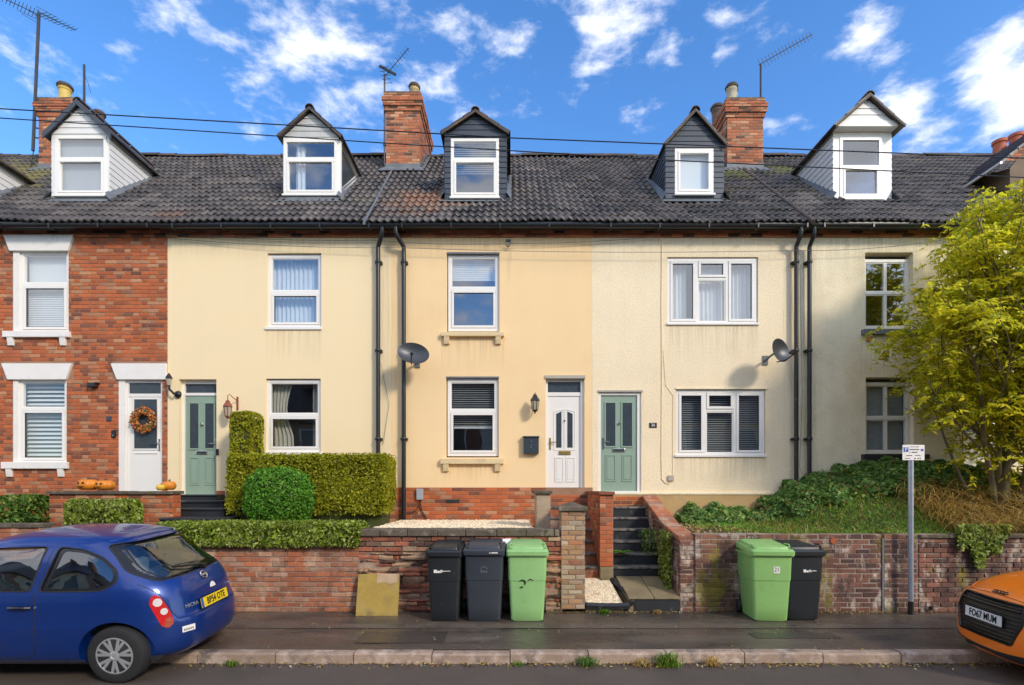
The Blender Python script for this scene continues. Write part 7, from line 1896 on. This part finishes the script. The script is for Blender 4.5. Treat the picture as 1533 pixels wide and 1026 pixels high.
def box_pts(n, x0, x1, y0, y1, z0, z1, faces=('front', 'top', 'left', 'right'), wob=.04, inner=.06, freq=3.0, rnd=.06):
    areas = {'front': (x1 - x0) * (z1 - z0), 'top': (x1 - x0) * (y1 - y0), 'left': (y1 - y0) * (z1 - z0), 'right': (y1 - y0) * (z1 - z0)}
    tot = sum(areas[f] for f in faces); P = []; Nn = []
    for f in faces:
        k = int(n * areas[f] / tot); a, b = nr_.random(k), nr_.random(k)
        if f == 'front': p = np.stack([x0 + a * (x1 - x0), np.full(k, y0), z0 + b * (z1 - z0)], 1); nn = (0, -1, 0)
        elif f == 'top': p = np.stack([x0 + a * (x1 - x0), y0 + b * (y1 - y0), np.full(k, z1)], 1); nn = (0, 0, 1)
        elif f == 'left': p = np.stack([np.full(k, x0), y0 + a * (y1 - y0), z0 + b * (z1 - z0)], 1); nn = (-1, 0, 0)
        else: p = np.stack([np.full(k, x1), y0 + a * (y1 - y0), z0 + b * (z1 - z0)], 1); nn = (1, 0, 0)
        nn = np.tile(np.array(nn, float), (k, 1))
        wv = np.sin(p[:, 0] * freq * 2.1 + p[:, 2] * freq * 1.3) + np.sin(p[:, 1] * freq * 3 + p[:, 2] * freq * 2.7 + 1) + np.sin(p[:, 0] * freq * 5.3 + 2) * .5
        p = p + nn * (wv * wob * .5)[:, None] - nn * (nr_.random(k) ** 2 * inner)[:, None] * np.sign(nr_.random(k) - .15)[:, None]
        c = np.array([(x0 + x1) / 2, (y0 + y1) / 2, (z0 + z1) / 2]); hfs = np.array([(x1 - x0) / 2, (y1 - y0) / 2, (z1 - z0) / 2])
        # round the edges of the box
        q = (p - c); ex = np.maximum(np.abs(q) - (hfs - rnd), 0); L = np.linalg.norm(ex, axis=1)
        sc_ = np.where(L > rnd, rnd / np.maximum(L, 1e-6), 1)[:, None]
        p = c + np.sign(q) * (np.minimum(np.abs(q), hfs - rnd) + ex * sc_)
        P.append(p); Nn.append(nn)
    return np.concatenate(P), np.concatenate(Nn)
# --- long clipped golden hedge
t = thing('hedge', (-3.5, yy(9.1), 1.2), 'long square-clipped golden green hedge in front of the cream house', 'hedge')
hx0, hx1, hy0, hy1 = wx(337, 8.75), wx(578, 8.72), yy(8.75), yy(9.5)
zt_ = wz(681, 8.72); zb_ = 1.45
MB().box(hx0 + .10, hx1 - .12, hy0 + .16, hy1 - .05, 1.22, zt_ - .10).build('shaded_twig_core', M['core'], t)  # core runs down to the soil; its dark colour paints the shade underneath
P, Nn = box_pts(42000, hx0, hx1, hy0, hy1, zb_, zt_, wob=.065, inner=.10, rnd=.10)
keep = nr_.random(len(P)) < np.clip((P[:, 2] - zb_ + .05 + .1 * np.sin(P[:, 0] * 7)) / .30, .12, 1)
leaves('foliage', P[keep], Nn[keep], .023, M['hedge_leaf'], t, jitter=.9)
P, Nn = box_pts(2500, hx0, hx1, hy0 - .02, hy1, zb_, zt_ + .03, wob=.05, inner=.0, rnd=.03)
leaves('young_shoots', P, Nn, .024, M['hedge_leaf'], t, jitter=.5)
for k in range(9):
    x = hx0 + .2 + (hx1 - hx0 - .4) * k / 8 + rng.uniform(-.08, .08)
    MB().tube([(x, hy0 + .32, 1.18), (x + .04, hy0 + .3, 1.45), (x - .05, hy0 + .28, 1.8)], [.045, .035, .03], 7).build('stem', M['bark'], t)
t = thing('column_shrub', (wx(358, 9.7), yy(9.7), 1.3), 'tall narrow clipped bush under the copper lantern', 'shrub')
cx0, cx1 = wx(340, 9.6), wx(377, 9.6)
MB().box(cx0 + .06, cx1 - .06, yy(9.6) + .05, yy(10.1), 1.5, wz(618, 9.6) - .08).build('shaded_twig_core', M['core'], t)
P, Nn = box_pts(6500, cx0, cx1, yy(9.6), yy(10.15), 1.5, wz(614, 9.6), wob=.05, inner=.07, rnd=.14, freq=4)
leaves('foliage', P, Nn, .027, M['hedge_leaf'], t, jitter=.9)
# --- rounded green bush
def ball(label, cx_, cy_, cz_, rx, ry, rz, n, size, m_, cat='bush', name='round_bush', power=2.6, low=-1.0):
    t = thing(name, (cx_, cy_, cz_ - rz), label, cat)
    v = nr_.normal(0, 1, (n, 3)); v /= np.linalg.norm(v, axis=1)[:, None]; v = v[v[:, 2] > low]
    k = (np.abs(v) ** power).sum(1) ** (-1 / power); q = v * k[:, None]
    r = 1 - .10 * nr_.random(len(q)) ** 2 + .03 * np.sin(q[:, 0] * 9) * np.sin(q[:, 2] * 8 + 1) + .02 * nr_.normal(size=len(q))
    P = np.array([cx_, cy_, cz_]) + q * r[:, None] * np.array([rx, ry, rz])
    leaves('foliage', P, v, size, m_, t, jitter=.8)
    mb = MB(); ns, nl = 20, 10
    for i in range(nl + 1):
        th = math.pi * i / nl
        for k_ in range(ns):
            a = 2 * math.pi * k_ / ns; d = Vector((math.sin(th) * math.cos(a), math.sin(th) * math.sin(a), math.cos(th))); f = (abs(d.x) ** power + abs(d.y) ** power + abs(d.z) ** power) ** (-1 / power) * .88
            mb.v.append((cx_ + d.x * f * rx, cy_ + d.y * f * ry, cz_ + d.z * f * rz))
    for i in range(nl):
        for k_ in range(ns): mb.f.append((i * ns + k_, i * ns + (k_ + 1) % ns, (i + 1) * ns + (k_ + 1) % ns, (i + 1) * ns + k_))
    mb.build('shaded_twig_core', M['core'], t, recalc=False)
    return t
ball('bright green clipped round bush standing before the golden hedge', wx(411.5, 8.45), yy(8.65), wz(746, 8.4), .535, .45, .50, 15000, .023, M['box_leaf'])
# --- low hedge draped on the left wall
t = thing('low_hedge', (-3.8, yy(8.1), 1.0), 'low leafy trailing hedge lying along the top of left garden wall', 'hedge')
lx0, lx1 = -5.5, GX(541)
MB().box(lx0, lx1 - .08, yy(7.95), yy(8.35), 1.06, 1.26).build('shaded_twig_core', M['core'], t)
P, Nn = box_pts(15000, lx0, lx1, yy(7.84), yy(8.45), 1.0, 1.37, wob=.07, inner=.08, rnd=.12, freq=2.3)
leaves('foliage', P, Nn, .040, M['laurel_leaf'], t, jitter=.8, aspect=.42, aim=np.array([.2, -.1, .5]))
t = thing('low_shrub', (wx(152, 8.5), yy(8.5), 1.2), 'small broad-leaved green shrub in front of pumpkin wall', 'shrub')
P, Nn = box_pts(4200, wx(102, 8.45), wx(203, 8.45), yy(8.3), yy(8.7), 1.15, wz(748, 8.45), wob=.09, inner=.09, rnd=.14, freq=3.3)
leaves('foliage', P, Nn, .036, M['laurel_leaf'], t, jitter=.8, aspect=.42, aim=np.array([.0, -.1, .6]))
MB().box(wx(108, 8.45), wx(196, 8.45), yy(8.4), yy(8.65), 1.2, wz(756, 8.45)).build('shaded_twig_core', M['core'], t)
# --- ferns and garden plants in front of the brick house
def fronds(label, cx_, cy_, cz_, n, L, m_, cat='fern', name='fern', w=.03, spread=1.0, up=.9):
    t = thing(name, (cx_, cy_, cz_), label, cat)
    P = []; Nn = []; A = []
    for _ in range(n):
        a = rng.uniform(0, 6.283); l = L * rng.uniform(.6, 1.1)
        for k in range(14):
            s_ = k / 13; r = l * s_ * spread; z = l * up * (s_ - .65 * s_ * s_)
            for sg in (-1, 1):
                wv = .09 * (1 - s_) * L / .5
                P.append((cx_ + r * math.cos(a) - sg * math.sin(a) * wv * .5, cy_ + r * math.sin(a) + sg * math.cos(a) * wv * .5, cz_ + z)); Nn.append((0, 0, 1)); A.append((-math.sin(a) * sg, math.cos(a) * sg, .1))
    leaves('fronds', np.array(P), np.array(Nn, float), w, m_, t, aspect=.35, jitter=.25, aim=np.array(A))
    return t
fronds('mid green fern left of the terrace wall, in front of brick house', wx(58, 8.9), yy(8.7), 1.24, 34, .55, M['ivy_leaf'], w=.036)
fronds('yellowing fern against the brick house below its left window', wx(30, 9.4), yy(9.3), 1.3, 26, .50, M['grass_leaf'], w=.034)
fronds('feathery fern rising behind left end of the terrace wall', wx(88, 9.2), yy(9.2), 1.45, 26, .55, M['box_leaf'], w=.03)
fronds('fern at the far left edge above the low wall', wx(6, 8.8), yy(8.7), 1.25, 22, .45, M['grass_leaf'], w=.034)
P, Nn = box_pts(3500, wx(28, 8.8), wx(74, 8.8), yy(8.3), yy(9.2), 1.15, wz(742, 8.8), wob=.12, inner=.15, rnd=.16, freq=4)
o = leaves('bush', P, Nn, .038, M['ivy_leaf'], None, jitter=.9); tag(o, 'dark leafy bush filling the gap between low wall and terrace wall', 'bush')
# --- weeds
def tuft(label, cx_, cy_, cz_, n, L, m_, cat='weed', name='grass_tuft', lean=.5, w=.006, flat=0.0):
    t_ = MB()
    for _ in range(n):
        a = rng.uniform(0, 6.283); l = L * rng.uniform(.5, 1.1); ln = lean * rng.uniform(.2, 1.3); bx0, by0 = cx_ + rng.gauss(0, L * .25), cy_ + rng.gauss(0, L * .12)
        d = Vector((math.cos(a), math.sin(a), 0)); s_ = Vector((-math.sin(a), math.cos(a), 0)) * w
        p0 = Vector((bx0, by0, cz_)); p1 = p0 + d * l * ln * .4 + Vector((0, 0, l * .6)); p2 = p0 + d * l * ln + Vector((0, 0, l * (.85 - .35 * ln)))
        t_.add([p0 - s_, p0 + s_, p1 + s_ * .8, p1 - s_ * .8, p2], [(0, 1, 2, 3), (3, 2, 4)])
    o = t_.build(name, m_, None, recalc=False); return tag(o, label, cat)
tuft('lush green grass tuft growing from the kerb foot, right of the middle bins', wx(1000, 5.85), yy(5.86), -.118, 220, .22, M['grass_leaf'], w=.004)
tuft('flat green weed at the kerb below the green 39 bin', wx(878, 5.85), yy(5.88), -.118, 170, .14, M['ivy_leaf'], lean=1.2, w=.006)
tuft('sparse straw-coloured weed at the kerb, left neighbour of the lush tuft', wx(962, 5.85), yy(5.88), -.118, 80, .13, M['dry_grass'], lean=1.2, w=.004)
tuft('dry yellow weed at the kerb right of the lush tuft', wx(1068, 5.85), yy(5.88), -.118, 100, .14, M['dry_grass'], lean=1.1, w=.004)
tuft('tiny weed in the kerb joint below the dark grey bin', wx(775, 5.85), yy(5.88), -.118, 40, .08, M['grass_leaf'], lean=1.1, w=.005)
tuft('small weed at the kerb just behind the blue car', wx(345, 5.85), yy(5.88), -.118, 70, .09, M['grass_leaf'], lean=1.2, w=.005)
tuft('grassy weeds along the foot of the gate pillar and gravel patch', wx(905, 7.85), yy(7.82), .0, 130, .11, M['grass_leaf'], lean=.9, w=.005)
tuft('weeds along the dark riser below the path slabs', wx(985, 7.85), yy(7.86), .0, 90, .09, M['dry_grass'], lean=.9, w=.005)
fronds('small round-leaved plant growing on the third black step', wx(930, 9.0), yy(8.98), .78, 14, .17, M['box_leaf'], cat='plant', name='step_plant', w=.035, up=.6)
# creeper on the side wall of the steps
k = 1300
P = np.stack([np.full(k, 2.56) - nr_.random(k) * .08, yy(8.25) + nr_.random(k) ** .9 * .55, .25 + nr_.random(k) * .95], 1)
o = leaves('creeper', P, np.tile([-1., -.4, 0.], (k, 1)), .024, M['laurel_leaf'], None); tag(o, 'yellow-green creeper hanging on the side wall by black steps', 'creeper')
k = 420
P = np.stack([2.55 - nr_.random(k) * .25, yy(8.9) + nr_.random(k) * .6, .75 + nr_.random(k) * .45], 1)
o = leaves('bramble', P, np.tile([-1., -.4, .5], (k, 1)), .022, M['ivy_leaf'], None); tag(o, 'thin dark bramble leaning over right side of black steps', 'bramble')
def blades(label, n, x0, x1, ya, yb, L, m_, nm, w=.006, cat='grass', zoff=0):
    mb = MB()
    for _ in range(n):
        X = rng.uniform(x0, x1); Y = rng.uniform(ya, yb); z = bank(X, Y) + zoff; a = rng.uniform(0, 6.283); l = L * rng.uniform(.5, 1.2)
        d = Vector((math.cos(a), math.sin(a) - .35, 0)); s_ = Vector((-d.y, d.x, 0)).normalized() * w
        p = Vector((X, Y, z)); prev = None; c = rng.uniform(.9, 1.6)
        pts = [p + d * l * (t_ ** 1.2) * .75 + Vector((0, 0, l * (t_ - .62 * c * t_ * t_))) for t_ in (0, .3, .6, .85, 1)]
        b = len(mb.v)
        for i, q in enumerate(pts): k_ = 1 - i / 5; mb.v += [tuple(q - s_ * k_), tuple(q + s_ * k_)]
        for i in range(4): mb.f.append((b + 2 * i, b + 2 * i + 1, b + 2 * i + 3, b + 2 * i + 2))
    o = mb.build(nm, m_, None, recalc=False); return tag(o, label, cat, kind='stuff')
# --- bank on the right: grass, ivy, dry grass
def bank_pts(n, fx, x0, x1, dz=.0):
    X = x0 + (x1 - x0) * nr_.random(n); Y = Y0 + .12 + (2.2) * nr_.random(n) ** 1.0
    Z = np.array([bank(a, b) for a, b in zip(X, Y)]) + dz * nr_.random(n)
    return np.stack([X, Y, Z], 1)
P = bank_pts(26000, None, 3.2, 9.2, .05); k = nr_.random(len(P)) < np.clip((P[:, 0] - 3.6 + (P[:, 1] - Y0) * .9) / 2.0, .06, 1); P = P[k]
o = leaves('grass', P, np.tile([0, -.6, .6], (len(P), 1)), .032, M['grass_leaf'], None, aspect=.16, jitter=.5, aim=np.array([0., -.15, 1.])); tag(o, 'rough green grass and weeds on the bank above the right wall', 'grass', kind='stuff')
P = bank_pts(2200, None, 2.9, 5.0, .03); o = leaves('leaf_litter', P, np.tile([0, -.3, 1.], (len(P), 1)), .022, M['fallen'], None); tag(o, 'pale leaf litter and gravel on the ground behind the right wall', 'litter', kind='stuff')
def ivy(label, n, x0, x1, ztop, seed, y0=9.3, y1=10.25, size=.042, m_=None, nm='ivy'):
    X = x0 + (x1 - x0) * nr_.random(n); Y = yy(y0) + (yy(y1) - yy(y0)) * nr_.random(n)
    zt = np.array([ztop(x) for x in X]); zb = np.array([bank(a, b) for a, b in zip(X, Y)])
    f = (Y - yy(y0)) / (yy(y1) - yy(y0)); Z = zb + (np.maximum(zt - zb, .03)) * (f ** .5) * (.80 + .22 * nr_.random(n)) 
    wv = .05 * np.sin(X * 9 + Z * 5) + .05 * np.sin(X * 4 + Z * 11)
    P = np.stack([X, Y - .1 * nr_.random(n) + wv, Z + wv * .5], 1)
    o = leaves(nm, P, np.tile([0, -.8, .6], (n, 1)), size, m_ or M['ivy_leaf'], None, aspect=.7, jitter=.6); return tag(o, label, 'ivy')
def zt1(x):
    px = CXP + x * 78
    return float(np.interp(px, [1020, 1060, 1110, 1150, 1180, 1210, 1250, 1300, 1360, 1420, 1460, 1540], [1.5, 1.58, 1.52, 1.62, 1.95, 2.05, 2.2, 2.42, 2.48, 2.42, 2.3, 2.3])) + .07 * math.sin(x * 13)
ivy('dense dark ivy mound climbing the base of the right house front', 26000, 5.1, 9.4, zt1, 1)
blades('yellowing long grass scattered through the green bank behind the right wall', 600, 4.2, 7.4, Y0 + .08, yy(9.4), .34, M['dry_grass'], 'yellow_grass', .005)
ivy('sparse ivy creeping along the ochre plinth of the pale house', 2600, 3.2, 5.2, zt1, 2, y0=9.6)
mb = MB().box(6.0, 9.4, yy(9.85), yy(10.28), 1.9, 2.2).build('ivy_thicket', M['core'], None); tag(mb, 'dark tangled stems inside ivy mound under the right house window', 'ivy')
# ivy over the wall by the car
n = 2600; X = GX(1428) + .75 * nr_.random(n); fz = nr_.random(n); Z = 1.34 - fz * (.40 + .16 * np.sin(X * 9) + .12 * np.sin(X * 23 + 1)).clip(.1)
P = np.stack([X, Y0 - .05 - .07 * nr_.random(n), Z], 1)
o = leaves('hanging_ivy', P, np.tile([0, -1., .3], (n, 1)), .038, M['laurel_leaf'], None, aspect=.6, jitter=.5); tag(o, 'ivy hanging down over the garden wall between sign post and orange car', 'ivy')
# dry grass: long curved blades
blades('tangled straw-coloured dry grass on the bank around the tree foot', 3600, 7.0, 9.6, Y0 + .08, yy(9.6), .72, M['dry_grass'], 'dry_grass', .0065)
blades('green grass blades on the bank behind the right wall', 2600, 4.0, 7.6, Y0 + .08, yy(9.6), .22, M['grass_leaf'], 'green_grass', .005)
# --- the tree: several stems from one foot, limbs, twigs, compound leaves
t = thing('tree', (8.05, yy(8.95), 1.6), 'yellow-green tree with several thin trunks at the right edge', 'tree')
tr = random.Random(21); TR = MB(); tips = []
foot = Vector((8.40, yy(8.9), bank(8.40, yy(8.9)) - .1))
def left_edge(z): return float(np.interp(z, [1.8, 2.4, 3.1, 3.9, 4.8, 5.6, 6.3, 7.3], [8.0, 7.25, 6.35, 6.75, 6.25, 6.75, 7.2, 7.45]))
def limb(p, d, L, r, depth):
    n = 5; pts = [p]; q = p.copy(); dd = d.copy()
    for i in range(n):
        dd = (dd + Vector((tr.gauss(0, .10), tr.gauss(0, .10), tr.gauss(0, .05) + .03))).normalized()
        q = q + dd * L / n; pts.append(q.copy())
    cutn = next((i for i, a in enumerate(pts) if i > 1 and depth and a.x < left_edge(a.z)), n + 1)
    TR.tube(pts[:cutn], [r * (1 - .55 * i / n) for i in range(len(pts[:cutn]))], 6 if depth < 2 else 4)
    if depth >= 1 and q.x < left_edge(q.z) + .1: tips.append((pts[2], dd)); return
    if depth >= 3: tips.append((pts[-1], dd)); tips.append((pts[3], dd)); return
    kids = (3, 4, 3)[depth] if depth < 3 else 0
    for k in range(kids):
        i = tr.randint(2, n); b = pts[i]
        if b.x < left_edge(b.z) + .5: continue
        out = Vector((tr.gauss(0, 1), tr.gauss(0, .7) - .1, tr.gauss(.15, .35))).normalized()
        nd = (dd * .75 + out * (.75 if depth else .55)).normalized()
        limb(b, nd, L * tr.uniform(.50, .72), r * .5, depth + 1)
    limb(pts[-1], dd, L * .62, r * .45, depth + 1)
for (dx, dy, dz, L, r, off) in ((-.30, -.15, 1, 2.0, .055, -.16), (-.12, .0, 1, 2.2, .07, -.05), (.04, -.05, 1, 2.4, .075, .14), (.20, .05, 1, 2.2, .06, .30), (.45, -.1, 1, 2.0, .05, .42), (-.50, -.10, .9, 1.8, .035, -.2), (-.05, -.2, 1, 2.5, .045, .05)):
    limb(foot + Vector((off * .7, tr.uniform(-.08, .08), 0)), Vector((dx, dy, dz)).normalized(), L, r, 0)
TR.build('trunk', M['bark'], t, recalc=False, smooth='all')
P = []; Nn = []; A = []
clip = 0
def inside(p):
    # crown outline: full dome, thinner towards its lower left
    if p.x < left_edge(p.z) + .05 or p.z > 7.0: return False
    ex = ((p.x - 8.55) / 2.35); ez = ((p.z - 4.65) / 2.65); ey = (p.y - yy(8.9)) / 1.7
    return ex * ex + ez * ez + ey * ey < 1 + .25 * math.sin(p.x * 5 + p.z * 4)
for (tp, dd) in tips:
    if not inside(tp): continue
    for _ in range(tr.choice((4, 5, 6))):
        a = tr.uniform(0, 6.283); out = Vector((math.cos(a), math.sin(a), tr.uniform(-.5, .5))).normalized(); base = tp + out * tr.uniform(0, .08)
        L = tr.uniform(.16, .28)
        for k in range(7):
            s_ = (k // 2 + 1) / 4; sg = 0 if k == 6 else (-1 if k % 2 else 1)
            c = base + out * L * s_ + Vector((0, 0, -.09 * s_ * s_))
            side = out.cross(Vector((0, 0, 1))).normalized() * sg
            ax = (out * .6 + side * .9 + Vector((0, 0, -.35))).normalized()
            P.append(tuple(c + ax * .035)); A.append(tuple(ax)); Nn.append((tr.gauss(.25, .5), tr.gauss(-.55, .5), .8))
# leaf clumps filling the body of the crown unevenly
clumps = []
while len(clumps) < 205:
    a, b, c = tr.gauss(0, 1), tr.gauss(0, 1), tr.gauss(0, 1); v = Vector((a, b, c)).normalized() * tr.uniform(.35, 1.0) ** .5
    p = Vector((8.85 + v.x * 2.45, yy(8.85) + v.y * 1.35, 4.75 + v.z * 2.6))
    if p.z < 3.6 and p.x < 6.9 and tr.random() < .4: continue
    if p.y > -.35: continue
    if p.x < left_edge(p.z) + .12 or p.z > 7.0 or p.x > 10.4: continue
    if tr.random() > min(1, max(.22, (p.x - left_edge(p.z)) / 1.2)): continue
    if mnoise.noise(p * 1.3) < -.12: continue
    clumps.append(p)
for p in clumps:
    R0 = tr.uniform(.13, .30) if p.x < 7.9 else tr.uniform(.18, .34)
    for _ in range(int(10 + 40 * R0)):
        o_ = Vector((tr.gauss(0, 1), tr.gauss(0, 1), tr.gauss(0, .7))); base = p + o_ * R0 * .62; a = tr.uniform(0, 6.283)
        out = (o_.normalized() * .6 + Vector((math.cos(a), math.sin(a), tr.uniform(-.4, .3)))).normalized(); L = tr.uniform(.14, .24)
        for k in range(7):
            s_ = (k // 2 + 1) / 4; sg = 0 if k == 6 else (-1 if k % 2 else 1)
            c = base + out * L * s_ + Vector((0, 0, -.09 * s_ * s_))
            side = out.cross(Vector((0, 0, 1))).normalized() * sg; ax = (out * .6 + side * .9 + Vector((0, 0, -.35))).normalized()
            P.append(tuple(c + ax * .035)); A.append(tuple(ax)); Nn.append((tr.gauss(.25, .5), tr.gauss(-.55, .5), .8))
P = np.array(P); A = np.array(A); Nn = np.array(Nn)
k = P[:, 1] < -.06
leaves('crown', P[k], Nn[k], .056, M['tree_leaf'], t, aspect=.36, jitter=.35, aim=A[k])
# twigs to the clumps
TW = MB()
for p in clumps:
    b = min(tips, key=lambda q: (q[0] - p).length)[0]
    TW.tube([b, (b + p) / 2 + Vector((0, 0, .05)), p], [.010, .008, .005], 4)
TW.build('twigs', M['bark'], t, recalc=False, kind='stuff')
# --- fallen leaves and grit
def litter(nm, label, n, fn, size, m_):
    P = np.array([fn() for _ in range(n)]); o = leaves(nm, P, np.tile([0, 0, 1.], (n, 1)), size, m_, None, aspect=.6, jitter=.35, fold=.35); tag(o, label, 'fallen leaves', kind='stuff')
litter('fallen_leaves', 'yellow and brown leaves in the gutter below the kerb', 1100, lambda: (min(rng.gauss(2.2, 3.4), 7) if rng.random() < .7 else rng.uniform(-3.6, 6.5), KY - abs(rng.gauss(0, .07)) - .012, -.110), .017, M['fallen'])
litter('wall_foot_leaves', 'dead leaves gathered along the foot of the garden walls', 700, lambda: (rng.choice((rng.uniform(-5, 8), rng.gauss(1.6, .6), rng.gauss(5.2, .5))), Y0 - abs(rng.gauss(0, .055)) - .015, .010), .014, M['fallen'])
litter('scattered_leaves', 'scattered leaf scraps on the wet pavement and road', 800, lambda: (rng.uniform(-4, 7), rng.uniform(-4.9, -2.5), 0.014 if 0 else .012), .010, M['fallen'])
